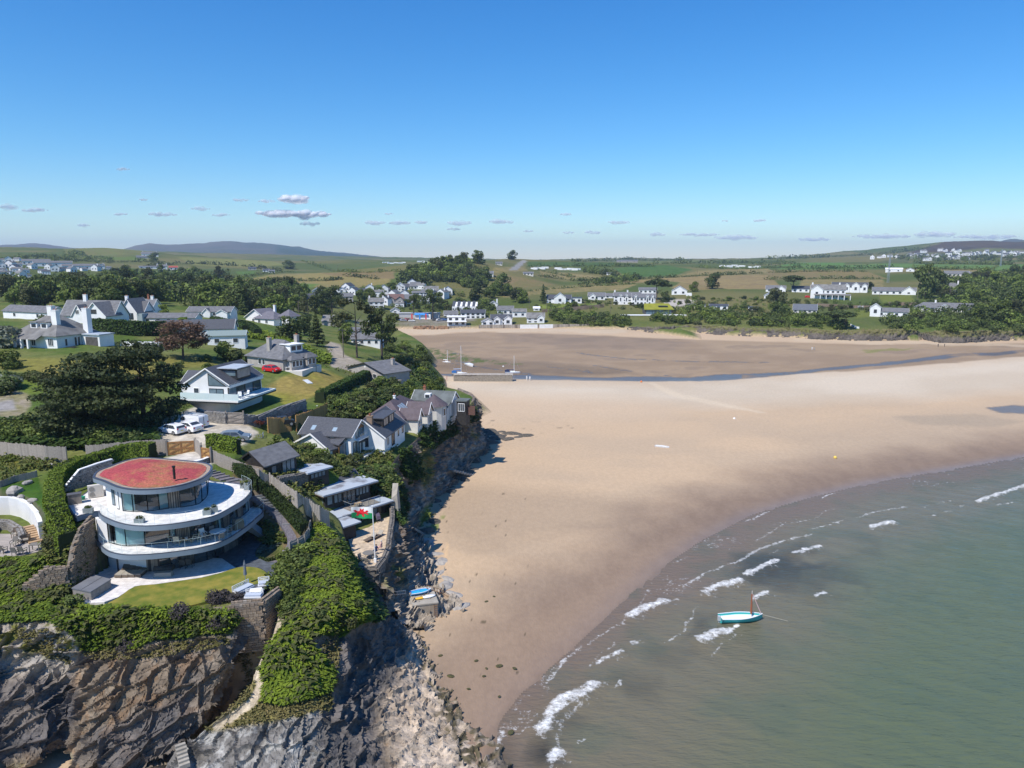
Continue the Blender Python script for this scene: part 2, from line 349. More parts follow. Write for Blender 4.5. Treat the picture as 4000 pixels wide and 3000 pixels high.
FLATS=[([(365,2245),(430,2205),(640,2190),(900,2140),(985,2075),(1040,2120),(1120,2150),(1135,2220),(1075,2300),(1020,2352),(750,2388),(430,2394),(280,2362),(225,2345),(300,2290)],12,11.8),([(1340,2115),(1345,2075),(1400,2055),(1530,2010),(1537,2050),(1515,2150),(1470,2216),(1395,2206)],8,7.85),([(-60,1994),(64,1996),(120,2021),(155,2065),(172,2108),(176,2165),(-60,2195)],13.5,13.4),([(735,1600),(790,1625),(890,1652),(1005,1660),(1100,1630),(1190,1600),(1120,1545),(1050,1520)],17.4,17.3),([(640,1785),(830,1750),(855,1800),(790,1835),(640,1850),(560,1830)],18.5,18.45)]
for pl,zq_,zs in FLATS:
 a_,b_=proj(GX,GY,np.full_like(GX,zq_));k=soft(a_,b_,pl,5)*(RR<140);HG=np.where(HG>-1,HG*(1-k)+zs*k,HG)
def ground(x,y):
 a=(atan2(x,y)-TH0)/(TH1-TH0)*(NT-1);b=(math.log(max(hypot(x,y),R0))-lrs[0])/(lrs[-1]-lrs[0])*(NR-1)
 i=min(max(int(a),0),NT-2);j=min(max(int(b),0),NR-2);a=min(max(a-i,0),1);b=min(max(b-j,0),1)
 return float(HG[j,i]*(1-a)*(1-b)+HG[j,i+1]*a*(1-b)+HG[j+1,i]*(1-a)*b+HG[j+1,i+1]*a*b)
 # LAND: colours (dry real-world base colours)
PXG,PYG=proj(GX,GY,HG)
def paint_land(px,py,X,Y,Z,R):
 n1=fbm(X/9,Y/9,o=4,s=31);n2=fbm(X/1.6,Y/1.6,o=3,s=37);n3=fbm(X/140,Y/140,o=3,s=41)
 jx=px+(n1-.5)*14;jy=py+(n1-.5)*5
 C=np.zeros(X.shape+(3,))
 def lay(m,c,c2=None,n=n1):
  c=np.array(c);col=c if c2 is None else c+(np.array(c2)-c)*smooth(.3,.7,n)[...,None]
  C[...]=C*(1-m[...,None])+col*m[...,None]
 one=np.ones(X.shape)
 lay(one,(.075,.115,.022),(.14,.15,.045))
 lay(smooth(380,520,R),(.075,.10,.024),(.15,.135,.05),n3)
 lay(smooth(4200,5200,R),(.065,.07,.048),(.10,.085,.062),fbm(X/500,Y/500,o=4,s=51))
 wood=[(1080,955),(1250,975),(1430,1000),(1600,1012),(1600,1025),(1300,1030),(1150,1020),(1120,1000),(1080,990)]
 lay(soft(jx,jy,wood,12)*smooth(3500,4500,R)*.9,(.025,.045,.018))
 def fld(poly,c,c2=None,wd=3,n=None):lay(soft(jx,jy,poly,wd,2.0),c,c2,n2*.5+n1*.5 if n is None else n)
 TAN,BRN,OLV,GRN,DKG=(.26,.20,.085),(.20,.145,.07),(.15,.135,.05),(.085,.14,.03),(.045,.075,.02)
 fld([(1955,1149),(2198,1117),(2492,1109),(2427,1134),(2149,1146),(1965,1162)],TAN,OLV)
 fld([(2258,1112),(2517,1092),(2745,1077),(3000,1072),(3060,1129),(2845,1130),(2621,1099),(2492,1104)],BRN,TAN)
 fld([(2660,1104),(2830,1128),(2700,1135),(2620,1125)],(.17,.13,.055),TAN)
 fld([(1930,1069),(2050,1085),(2178,1114),(2000,1124),(1925,1110)],BRN,OLV)
 fld([(2109,1057),(2377,1082),(2248,1094),(2114,1082)],TAN,OLV)
 fld([(1925,1045),(2050,1040),(2060,1058),(1930,1065)],TAN,OLV)
 fld([(2397,1049),(2497,1037),(2600,1036),(2705,1052),(2636,1077),(2447,1084)],(.05,.10,.022),(.08,.135,.03))
 fld([(2060,1022),(2400,1026),(2400,1040),(2060,1042)],(.05,.09,.025),(.08,.12,.035))
 fld([(2500,1012),(2800,1018),(2800,1030),(2480,1030)],(.08,.13,.03),OLV)
 fld([(2640,1080),(2740,1056),(3000,1048),(3030,1068),(2750,1075)],OLV,TAN)
 fld([(3000,1055),(3380,1058),(3470,1090),(3000,1094)],(.16,.14,.045),BRN)
 fld([(3130,1092),(3450,1092),(3450,1126),(3120,1126)],TAN,OLV)
 fld([(3036,1045),(3479,1029),(3886,1036),(3872,1049),(3588,1045),(3407,1051),(3045,1053)],(.085,.155,.035),(.115,.18,.045))
 fld([(3900,1035),(4080,1030),(4080,1062),(3880,1056)],(.085,.155,.035),(.115,.18,.045))
 fld([(3100,1026),(3300,1026),(3300,1036),(3030,1040)],(.09,.17,.035))
 fld([(3480,1046),(3870,1052),(3810,1064),(3480,1058)],TAN,OLV)
 fld([(3500,1010),(3880,1012),(3900,1030),(3420,1026)],DKG,OLV)
 fld([(3540,990),(3700,942),(3850,930),(3960,945),(4200,945),(4200,985),(3700,985)],(.055,.042,.028),(.08,.058,.036),n=fbm(X/120,Y/120,o=4,s=5))
 fld([(3700,985),(3850,968),(4050,975),(4050,1000),(3700,996)],(.09,.12,.03),OLV)
 fld([(904,1102),(1067,1072),(1300,1064),(1537,1063),(1519,1106),(1401,1124),(1130,1120)],(.19,.165,.055),(.23,.18,.07))
 fld([(1250,1066),(1540,1060),(1540,1090),(1300,1078)],BRN,(.17,.13,.055))
 fld([(669,1117),(886,1093),(868,1126),(705,1131)],(.27,.21,.10),TAN)
 fld([(250,972),(443,967),(590,982),(560,998),(260,1000)],(.12,.145,.035),OLV)
 fld([(690,1004),(900,1012),(1070,1022),(1120,1035),(1000,1044),(760,1035)],(.15,.165,.045),(.19,.18,.06))
 fld([(370,1004),(620,1003),(560,1018),(420,1015)],(.10,.14,.03))
 fld([(920,1060),(1000,1058),(990,1072),(930,1072)],GRN)
 fld([(1080,1105),(1250,1110),(1200,1130),(1020,1130)],(.13,.19,.035),GRN)
 fld([(1640,1020),(1850,1012),(1850,1040),(1640,1046)],OLV,DKG)
 lay(soft(jx,jy,[(0,1400),(250,1400),(480,1422),(700,1390),(830,1400),(850,1430),(680,1440),(620,1500),(300,1480),(150,1460),(0,1440)],6),(.23,.19,.05),(.18,.17,.04),n1)
 lay(soft(jx,jy,[(560,1370),(600,1330),(720,1350),(620,1375)],4),(.18,.17,.16))
 lay(soft(jx,jy,[(-60,1525),(40,1520),(110,1530),(120,1580),(80,1640),(-60,1650)],6),(.30,.25,.18),(.20,.18,.09),n2)
 lay(soft(jx,jy,[(-60,1580),(50,1560),(60,1600),(-60,1615)],6),(.28,.26,.24))
 lay(soft(jx,jy,[(0,1470),(140,1480),(250,1530),(110,1540),(0,1510)],6),(.11,.15,.025))
 park=[(565,1700),(640,1640),(760,1590),(850,1620),(960,1655),(1010,1690),(960,1735),(830,1760),(780,1800),(700,1790),(640,1720)]
 lay(soft(px+(n2-.5)*8,py,park,4),(.50,.45,.37),(.42,.37,.29),n2)
 lay(soft(px+(n2-.5)*8,py,[(790,1610),(990,1640),(1000,1670),(820,1640)],5)*.7,(.34,.26,.17))
 lane=[(1290,1335),(1330,1345),(1345,1385),(1380,1400),(1440,1430),(1380,1450),(1300,1435),(1260,1400),(1290,1380),(1270,1350)]
 lay(soft(px,py,lane,3),(.36,.31,.25),(.30,.26,.2),n2)
 lawn=[(1030,1520),(1160,1440),(1260,1440),(1360,1480),(1200,1560),(1110,1580),(1070,1560)]
 lay(soft(jx,jy,lawn,5),(.20,.19,.035),(.26,.20,.06),n1)
 lay(soft(px,py,[(1350,1460),(1560,1460),(1600,1500),(1500,1500)],5)*.6,(.24,.2,.1))
 vill=[(1550,1225),(1800,1225),(1860,1250),(1800,1275),(1560,1278)]
 lay(soft(jx,jy,vill,5),(.22,.2,.17),(.15,.14,.08),n1)
 lay(soft(jx,jy,[(1380,1250),(1560,1235),(1560,1275),(1400,1290)],5),(.2,.18,.14),(.1,.12,.03),n1)
 lay(soft(jx,jy,[(2040,1015),(2060,1018),(2020,1055),(1985,1056)],1.5),(.25,.24,.22))
 lay(soft(jx,jy,[(2590,1180),(2640,1168),(2720,1170),(2700,1195),(2600,1200)],3),(.42,.38,.33))
 lay(soft(jx,jy,[(2100,1192),(2340,1186),(2360,1196),(2120,1204)],3),(.16,.2,.04))
 lay(soft(jx,jy,[(3340,1216),(3410,1212),(3420,1236),(3340,1242)],3),(.13,.15,.03))
 lay(soft(jx,jy,[(3430,1156),(3560,1152),(3570,1178),(3450,1182)],3),(.13,.15,.03))
 lay(soft(jx,jy,[(150,1780),(0,1800),(0,1840),(130,1830),(280,1810)],6),(.16,.15,.03),(.10,.12,.02),n2)
 lay(soft(px,py,[(0,1900),(150,1865),(180,1990),(180,2060),(100,1975),(0,1965)],3),(.035,.085,.012),(.05,.10,.015),n2)
 lay(soft(px,py,[(640,1790),(830,1750),(850,1800),(790,1830),(640,1840)],3),(.52,.48,.42))
 lay(soft(px,py,[(905,1860),(960,1800),(1130,1960),(1190,2080),(1190,2140),(1110,2190),(985,2170),(1010,2080),(960,1990)],5),(.14,.10,.06),(.09,.10,.03),n2)
 return C
COLS=paint_land(PXG,PYG,GX,GY,HG,RR)
gz,gt=np.gradient(HG);slope=np.abs(gz)/(RR*(lrs[1]-lrs[0]))
rockm=smooth(.8,1.6,np.maximum(slope,np.abs(gt)/(RR*(ths[1]-ths[0]))))*smooth(40,0,HG-0)*(RR<900)
COLS=COLS*(1-rockm[...,None])+np.array((.12,.10,.08))*rockm[...,None]
shoref=smooth(2.2,.6,HG)*(RR<700);COLS=COLS*(1-shoref[...,None])+np.array((.45,.33,.21))*shoref[...,None]
M_land=mat('land',(.8,.8,.8),(1.15,1.15,1.15),scale=.9,rough=.95,bump=.12,bscale=2.2,spec=.1,attr='col')
def land_piece(name,j0,j1):
 keep=np.zeros((NR,NT),bool);lo=np.minimum.reduce([HG[:-1,:-1],HG[1:,:-1],HG[:-1,1:],HG[1:,1:]])
 hi=np.maximum.reduce([HG[:-1,:-1],HG[1:,:-1],HG[:-1,1:],HG[1:,1:]])
 jj,ii=np.nonzero((hi>-.6));s=(jj>=j0)&(jj<j1);jj,ii=jj[s],ii[s]
 s=np.abs(ths[ii])<.74;jj,ii=jj[s],ii[s]
 q=np.stack([jj*NT+ii,(jj+1)*NT+ii,(jj+1)*NT+ii+1,jj*NT+ii+1],1)
 u,inv=np.unique(q.ravel(),return_inverse=True)
 V=np.stack([GX.ravel()[u],GY.ravel()[u],HG.ravel()[u]],1)
 o=np_mesh(name,V,inv.reshape(-1,4)[:,::-1],[M_land],True,{'col':COLS.reshape(-1,3)[u]})
 return tag(o,kind='structure')
j_near=int(np.searchsorted(rs,300));j_far=int(np.searchsorted(rs,1300))
GROUND=[land_piece('headland',0,j_near),land_piece('terrain',j_near,j_far),land_piece('hills',j_far,NR-1)]
# BEACH AND SEA
WL=[(1780,3400),(1880,3100),(1930,2930),(1975,2820),(2050,2720),(2200,2590),(2360,2440),(2470,2330),(2620,2205),(2760,2112),(2950,2015),(3150,1955),(3400,1893),(4000,1790),(4700,1690)]
SEA=WL+[(6500,1690),(6500,3600),(1780,3600)]
nbT,nbR=760,430
bt=np.linspace(-.78,.78,nbT);br=np.exp(np.linspace(math.log(30),math.log(620),nbR))
BT,BR=np.meshgrid(bt,br);BX,BY=BR*np.sin(BT),BR*np.cos(BT)
qx_,qy_=proj(BX,BY,np.zeros_like(BX))
wl_w=[tuple(P(x,y,0))[:2]for x,y in WL];sea_w=[tuple(P(x,y,0))[:2]for x,y in SEA]
sd=dline(BX,BY,wl_w);ins=inpoly(BX,BY,sea_w)
SD=np.where(ins,-sd,sd)
CH=[(1700,1470),(2100,1482),(2500,1488),(2850,1478),(3100,1455),(3400,1435),(3700,1410),(4100,1372),(4600,1330)]
chw=[tuple(P(x,y,0))[:2]for x,y in CH];dch=dline(BX,BY,chw)
BZ=np.clip(SD*.012,-1.2,.45)+(fbm(BX/14,BY/14,o=3,s=60)-.5)*.22*smooth(2,14,SD)+(fbm(BX/2.2,BY/5,o=3,s=63)-.5)*.05
BZ=BZ-.25*np.exp(-(dch/7)**2)*smooth(150,200,BY)
BANK=[(1750,2130),(1850,2165),(1960,2160),(2080,2120),(2250,2075),(2420,2045),(2550,2020)]
bd=dline(qx_,qy_,BANK,2.5);bs=np.where(inpoly(qx_,qy_,BANK+[(2600,2300),(1900,2700),(1700,2500)]),1,-1)
BZ=BZ+.34*smooth(-40,60,bd*bs)*np.exp(-(np.maximum(bd-60,0)/140)**2)*(SD>0)*smooth(2540,2380,qx_)
def beach_cols():
 n1=fbm(BX/11,BY/11,o=4,s=70);n2=fbm(BX/1.3,BY/3,o=3,s=72);n3=fbm(qx_/420,qy_/60,o=4,s=75);n4=fbm(qx_/150,qy_/16,o=4,s=77)
 C=np.zeros(BX.shape+(3,));C[...]=(.485,.352,.224)
 def lay(m,c,c2=None,n=n1):
  c=np.array(c);col=c if c2 is None else c+(np.array(c2)-c)*smooth(.3,.7,n)[...,None]
  C[...]=C*(1-m[...,None])+col*m[...,None]
 jx,jy=qx_+(n1-.5)*60,qy_+(n1-.5)*22
 lay(smooth(.35,.7,n3)*.5,(.41,.31,.21));
 lay(soft(jx,jy,[(1720,1480),(2100,1492),(2600,1500),(3000,1470),(3500,1440),(4100,1380),(4400,1420),(4300,1500),(3600,1560),(2800,1590),(2200,1560),(1750,1560)],60,2),(.54,.45,.335),(.49,.40,.29),n3)
 lay(soft(jx,jy,[(1700,1600),(1900,1540),(2300,1560),(2700,1600),(2600,1640),(2000,1640),(1700,1700)],60,2)*.5,(.53,.40,.27))
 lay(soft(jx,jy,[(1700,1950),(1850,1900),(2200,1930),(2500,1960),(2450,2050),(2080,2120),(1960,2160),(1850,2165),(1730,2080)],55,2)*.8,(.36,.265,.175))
 lay(soft(jx,jy,[(3000,1700),(3500,1640),(4200,1560),(4400,1640),(3700,1760),(3200,1800)],60,2)*.5,(.36,.275,.19))
 lay(soft(jx,jy,[(3500,1640),(3800,1620),(4000,1650),(3900,1670),(3600,1668)],14,3)*.5,(.30,.24,.17))
 lay(soft(jx,jy,[(2550,1500),(2650,1540),(3000,1620),(2980,1625),(2620,1552),(2540,1510)],6,2)*.6,(.58,.47,.33))
 flat=[(1540,1318),(1900,1300),(2300,1312),(2700,1330),(3200,1345),(3560,1350),(4200,1340),(4700,1330),(4700,1375),(4100,1384),(3700,1422),(3400,1447),(3100,1466),(2850,1486),(2500,1490),(2100,1480),(1720,1470),(1600,1400)]
 fm=soft(jx*.5+qx_*.5,jy*.3+qy_*.7,flat,8,3)
 lay(fm,(.27,.19,.115),(.33,.235,.145),n4)
 lay(fm*soft(jx,jy,[(1950,1305),(2500,1320),(2700,1345),(2600,1375),(2300,1360),(1980,1340)],25,3)*.7,(.20,.15,.105),(.26,.185,.12),n4)
 lay(fm*soft(jx,jy,[(2700,1325),(3400,1350),(3900,1350),(3300,1390),(2800,1370)],25,3)*.5,(.36,.26,.155))
 lay(fm*soft(jx,jy,[(1600,1390),(1900,1400),(2400,1440),(2500,1470),(2000,1470),(1700,1450)],22,3)*.8,(.16,.115,.075),(.21,.15,.09),n4)
 lay(fm*smooth(.56,.7,n4)*.45,(.17,.125,.085))
 lay(fm*soft(jx,jy,[(1640,1355),(1760,1375),(1900,1410),(2050,1425),(1900,1428),(1700,1405)],8,3)*smooth(.35,.6,n2),(.10,.115,.03))
 lay(fm*soft(jx,jy,[(2300,1298),(2450,1296),(2480,1304),(2330,1306)],4,3)*.9,(.16,.17,.035))
 lay(soft(jx,jy,[(3360,1372),(3500,1366),(3600,1366),(3500,1374),(3380,1382)],4,3)*.8,(.20,.19,.05))
 lay(soft(jx,jy,[(1560,1288),(2450,1290),(2450,1302),(1900,1300),(1560,1312)],4,3)*.6,(.50,.40,.28))
 lay(soft(jx,jy,[(3100,1322),(3560,1336),(4000,1345),(4000,1354),(3500,1350),(3100,1334)],4,3)*.6,(.50,.39,.26))
 wet=smooth(26,5,SD+(n1-.5)*9)**1.3;lay(wet*.92,(.185,.130,.094),(.21,.15,.108),n2)
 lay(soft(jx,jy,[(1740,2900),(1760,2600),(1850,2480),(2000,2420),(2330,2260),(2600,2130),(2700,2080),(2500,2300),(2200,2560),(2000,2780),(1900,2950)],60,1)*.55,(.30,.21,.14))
 lay(smooth(1.2,0,SD),(.20,.145,.10))
 sp=fbm(BX*1.9,BY*1.9,o=2,s=80);lay(smooth(.86,.89,sp)*(qy_>1900)*(qx_<2100)*.8,(.06,.05,.025))
 lay(smooth(.72,.8,fbm(BX/2.5,BY*1.1,o=3,s=82))*soft(jx,jy,[(1690,1560),(2000,1660),(2300,1680),(2000,1720),(1900,1700)],20)*.8,(.12,.1,.07))
 lay(smooth(.6,.7,n2)*soft(qx_,qy_,[(1690,1990),(1760,2040),(1740,2080),(1660,2100),(1650,2060)],12)*.8,(.14,.19,.03))
 wm=np.clip(np.maximum(smooth(6,.5,SD),fm*.25),0,1)
 CHP=[[(1700,1462),(1990,1466),(2100,1468),(2350,1478),(2520,1474),(2700,1478),(2850,1466),(3100,1452),(3000,1476),(2800,1490),(2500,1492),(2100,1487),(1740,1472)],[(3000,1475),(3100,1452),(3400,1420),(3700,1388),(4200,1358),(4700,1330),(4700,1352),(4100,1372),(3700,1400),(3400,1432),(3200,1452)]]
 pool=np.zeros(BX.shape)
 for p_,k in ((CHP[0],.95),(CHP[1],.9)):pool=np.maximum(pool,k*soft(qx_+(n4-.5)*70,qy_+(n4-.5)*9,p_,3.5,3))
 pool*=1-.55*smooth(.5,.62,n4)*(qx_>2900)
 for p_ in ([(1745,1422),(1900,1442),(2080,1468)],[(1770,1412),(1860,1428)],[(2250,1382),(2320,1392),(2480,1408),(2700,1416)],[(2140,1437),(2230,1446),(2310,1462)],[(2320,1432),(2380,1442),(2470,1455)],[(2290,1450),(2310,1462)],[(2700,1416),(3000,1420)],[(1760,1383),(1790,1386)],[(2600,1470),(2650,1480)]):
  pool=np.maximum(pool,.85*smooth(5,1.5,dline(qx_+(n4-.5)*26,qy_+(n2-.5)*5,p_,3.0)*(.5+n4)))
 pool=np.maximum(pool,.9*soft(jx,qy_,[(3850,1598),(3960,1588),(4100,1600),(4100,1625),(3900,1618)],5,3))
 lay(pool*.85,(.085,.075,.066))
 return C,np.maximum(wm*.8,pool*.85)
BC,BW=beach_cols()
M_beach=mat('sand',(.95,.95,.95),(1.045,1.045,1.045),scale=1.7,rough=.9,bump=.045,bscale=4,spec=.25,attr='col',stretch=(1,.6,1))
nt=M_beach.node_tree;a=nod(nt,'ShaderNodeAttribute',attribute_name='wet');r=nod(nt,'ShaderNodeMapRange');r.inputs[3].default_value=.9;r.inputs[4].default_value=.13
nt.links.new(a.outputs['Fac'],r.inputs[0]);nt.links.new(r.outputs[0],nt.nodes['Principled BSDF'].inputs['Roughness'])
def polar(name,Xg,Yg,Zg,keep,mats,cols):
 nr,ntt=Xg.shape;jj,ii=np.nonzero(keep[:-1,:-1]|keep[1:,1:])
 q=np.stack([jj*ntt+ii,jj*ntt+ii+1,(jj+1)*ntt+ii+1,(jj+1)*ntt+ii],1)
 u,inv=np.unique(q.ravel(),return_inverse=True)
 return tag(np_mesh(name,np.stack([Xg.ravel()[u],Yg.ravel()[u],Zg.ravel()[u]],1),inv.reshape(-1,4),mats,True,{k:v.reshape(len(Xg.ravel()),-1)[u]for k,v in cols.items()}),kind='structure')
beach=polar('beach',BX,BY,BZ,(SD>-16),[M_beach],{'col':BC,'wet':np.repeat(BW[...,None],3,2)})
GROUND.append(beach)
# sea
nsT,nsR=620,480
st=np.linspace(-.12,.78,nsT);sr=np.exp(np.linspace(math.log(28),math.log(420),nsR))
ST,SR=np.meshgrid(st,sr);SX,SY=SR*np.sin(ST),SR*np.cos(ST)
spx,spy=proj(SX,SY,np.zeros_like(SX))
s_d=dline(SX,SY,wl_w);s_in=inpoly(SX,SY,sea_w);S_D=np.where(s_in,s_d,-s_d)
FOAM=[([(2344,2478),(2425,2433),(2470,2401)],.35,.6),([(2455,2410),(2500,2385),(2542,2370),(2600,2352)],1.0,1.0),([(2600,2352),(2651,2342)],.5,.7),([(2669,2293),(2759,2243),(2895,2189),(2976,2144),(3067,2112),(3166,2089)],.45,.75),([(2750,2315),(2814,2288),(2886,2266)],.9,1),([(2922,2243),(2976,2216),(3031,2193)],.8,1),([(3103,2162),(3193,2135)],.7,.95),([(3347,2026),(3410,2003),(3537,1981)],.45,.7),([(3410,2062),(3483,2040)],.9,.95),([(3817,1963),(3890,1936),(4000,1899),(4150,1850)],.8,.95),([(3600,1985),(3718,1954)],.3,.6),([(2100,2858),(2154,2804),(2199,2740),(2271,2704),(2335,2677)],1.0,1.0),([(2335,2596),(2380,2569),(2434,2546)],.6,.85),([(2149,2614),(2208,2573)],.5,.7),([(2750,2500),(2796,2474),(2830,2468)],1.1,1),([(2850,2458),(2880,2450)],.6,1),([(2949,2342),(2995,2315)],.7,.95),([(3189,2329),(3220,2318)],.6,.95),([(2160,2970),(2185,2945)],1.0,1),([(2633,2153),(2723,2121),(2850,2103)],.25,.6),([(2300,2525),(2340,2480)],.3,.65),([(3020,2050),(3130,2025)],.22,.5),([(3180,2068),(3240,2052)],.4,.8),([(3255,2045),(3285,2038)],.4,.8),([(3640,2018),(3655,2014)],.4,.8),([(3690,2000),(3710,1996)],.4,.8),([(3750,1980),(3765,1976)],.4,.8),([(3900,1975),(3960,1962)],.4,.8),([(2480,2515),(2500,2505)],.5,.8),([(2260,2905),(2280,2890)],.4,.6),([(2420,2690),(2435,2660)],.4,.7),([(2990,2085),(3050,2060),(3250,2035)],.14,.4),([(3250,1990),(3500,1935),(3800,1880)],.16,.4),([(3400,1945),(3700,1890)],.14,.4),([(3000,2170),(3040,2150)],.4,.6)]
foam=np.zeros(SX.shape);crest=np.zeros(SX.shape);n1=fbm(SX/2.2,SY/2.2,o=3,s=90);n2=fbm(SX*1.1,SY*1.1,o=3,s=92)
for pts,wd,k in FOAM:
 pw=[tuple(P(x,y,0))[:2]for x,y in pts];ky=1
 m=(np.abs(spx-sum(p[0]for p in pts)/len(pts))<420)&(np.abs(spy-sum(p[1]for p in pts)/len(pts))<260)
 d=dline(SX[m]+(n1[m]-.5)*1.0,SY[m]+(n2[m]-.5)*.8,pw)
 x0,y0=pw[0];x1,y1=pw[-1];L=hypot(x1-x0,y1-y0);off=((SX[m]-x0)*(y1-y0)-(SY[m]-y0)*(x1-x0))/L
 f=k*smooth(wd*1.25,wd*.25,d);tr=.62*k*smooth(3.2*wd+.6,0,d)*smooth(-.2,.4,off)*smooth(.3,.62,n2[m])
 foam[m]=np.maximum(foam[m],np.maximum(f,tr));crest[m]=np.maximum(crest[m],k*wd*smooth(2.2,0,d))
lines=np.zeros(SX.shape)
for k_,(d0,st_) in enumerate(((2.6,.55),(5.2,.6),(8.6,.62),(12.5,.6))):
 wob=(fbm(SX/13,SY/13,o=3,s=140+k_)-.5)*4.5+(fbm(SX/3,SY/3,o=2,s=150+k_)-.5)*1.1;lines=np.maximum(lines,st_*smooth(.36,.08,np.abs(S_D-d0-wob))*smooth(.5,.64,fbm(SX/11,SY/11,o=2,s=160+k_)))
foam=np.maximum(foam,lines)
edge=.75*smooth(.55,.1,np.abs(S_D-.25+(n1-.5)*1.2))*smooth(.45,.7,fbm(SX/6,SY/6,o=2,s=95))
lace=smooth(.62,.74,ridged(SX/1.4,SY/1.4,np.zeros(1),o=3,s=97))*smooth(14,2,S_D)*smooth(.5,.66,fbm(SX/9,SY/9,o=2,s=98))*.5
foam=np.maximum(foam,np.maximum(edge,lace))*(S_D>-.4);foam=np.clip(foam,0,1)**.72
WEEDP=[[(2900,2190),(3000,2160),(3150,2140),(3230,2190),(3260,2230),(3150,2300),(2960,2310),(2900,2260)],[(3050,2230),(3300,2200),(3400,2290),(3200,2340),(3060,2300)],[(2690,2400),(2790,2360),(2800,2470),(2660,2490)],[(2560,2560),(2700,2540),(2660,2590),(2560,2590)],[(2420,2660),(2560,2640),(2560,2720),(2420,2720)],[(2060,2960),(2110,2900),(2160,2910),(2180,2990),(2100,3010)],[(3340,2140),(3430,2135),(3430,2165),(3350,2165)],[(2130,2830),(2260,2800),(2300,2860),(2180,2860)],[(1900,2960),(1960,2900),(2010,2980),(1950,3040)]]
wd_=np.zeros(SX.shape);wn=fbm(SX/5,SY/5,o=4,s=93)
for p_,k in zip(WEEDP,(.85,.5,.55,.4,.5,1,.45,.5,.6)):wd_=np.maximum(wd_,k*soft(spx+(wn-.5)*160,spy+(wn-.5)*110,p_,42)*smooth(.28,.55,wn+.1*n1))
dep=S_D+(fbm(SX/16,SY/16,o=3,s=99)-.5)*9
C=np.zeros(SX.shape+(3,));C[...]=(.165,.120,.086)
def mixc(m,c):C[...]=C*(1-m[...,None])+np.array(c)*m[...,None]
mixc(smooth(1,10,dep),(.15,.13,.084));mixc(smooth(10,34,dep),(.10,.122,.066));mixc(smooth(34,90,dep),(.052,.104,.060))
mixc(smooth(.5,.75,wn)*.3,(.07,.10,.065));mixc(wd_*.85,(.034,.034,.028))
SZ=.012+np.clip(crest*.28,0,.4)+(fbm(SX/2.6+SY/6,SY/1.7-SX/6,o=3,s=96)-.5)*.22*smooth(4,30,S_D)+np.sin((SX*.55+SY*.835)*1.9+fbm(SX/9,SY/9,o=2,s=94)*7)*.05*smooth(3,14,S_D)
SZ=np.maximum(SZ,np.where(S_D<0,-.3,.0))
M_sea=bpy.data.materials.new('sea_water');M_sea.use_nodes=True;nt=M_sea.node_tree;b=nt.nodes['Principled BSDF'];L_=nt.links.new
b.inputs['Roughness'].default_value=.14;b.inputs['IOR'].default_value=1.33;b.inputs['Specular IOR Level'].default_value=.38
a=nod(nt,'ShaderNodeAttribute',attribute_name='col');fo=nod(nt,'ShaderNodeAttribute',attribute_name='foam')
g=nod(nt,'ShaderNodeNewGeometry')
n=nod(nt,'ShaderNodeTexNoise');n.inputs['Scale'].default_value=2.0;n.inputs['Detail'].default_value=8;n.inputs['Roughness'].default_value=.75;L_(g.outputs['Position'],n.inputs['Vector'])
ad=nod(nt,'ShaderNodeMath',operation='MULTIPLY_ADD');ad.inputs[1].default_value=.68;L_(fo.outputs['Fac'],ad.inputs[0])
ad0=nod(nt,'ShaderNodeMath',operation='SUBTRACT');mg=nod(nt,'ShaderNodeMath',operation='MULTIPLY');mg.inputs[1].default_value=1.5;L_(n.outputs['Fac'],mg.inputs[0]);L_(mg.outputs[0],ad0.inputs[0]);ad0.inputs[1].default_value=1.18;L_(ad0.outputs[0],ad.inputs[2])
mr=nod(nt,'ShaderNodeMapRange');mr.inputs[1].default_value=0;mr.inputs[2].default_value=.42;L_(ad.outputs[0],mr.inputs[0])
mx=nod(nt,'ShaderNodeMix',data_type='RGBA');L_(mr.outputs[0],mx.inputs[0]);L_(a.outputs['Color'],mx.inputs[6]);mx.inputs[7].default_value=(.82,.82,.8,1);L_(mx.outputs[2],b.inputs['Base Color'])
mr2=nod(nt,'ShaderNodeMapRange');mr2.inputs[3].default_value=.12;mr2.inputs[4].default_value=.9;L_(mr.outputs[0],mr2.inputs[0]);L_(mr2.outputs[0],b.inputs['Roughness'])
mp=nod(nt,'ShaderNodeMapping');mp.inputs['Rotation'].default_value=(0,0,radians(-32));mp.inputs['Scale'].default_value=(.35,1,1);L_(g.outputs['Position'],mp.inputs[0])
n3=nod(nt,'ShaderNodeTexNoise');n3.inputs['Scale'].default_value=1.5;n3.inputs['Detail'].default_value=6;n3.inputs['Roughness'].default_value=.6;L_(mp.outputs[0],n3.inputs['Vector'])
bp=nod(nt,'ShaderNodeBump');bp.inputs['Distance'].default_value=.34;L_(n3.outputs['Fac'],bp.inputs['Height']);L_(bp.outputs[0],b.inputs['Normal'])
sea=polar('sea',SX,SY,SZ,(S_D>-.5),[M_sea],{'col':C,'foam':np.repeat(foam[...,None],3,2)})
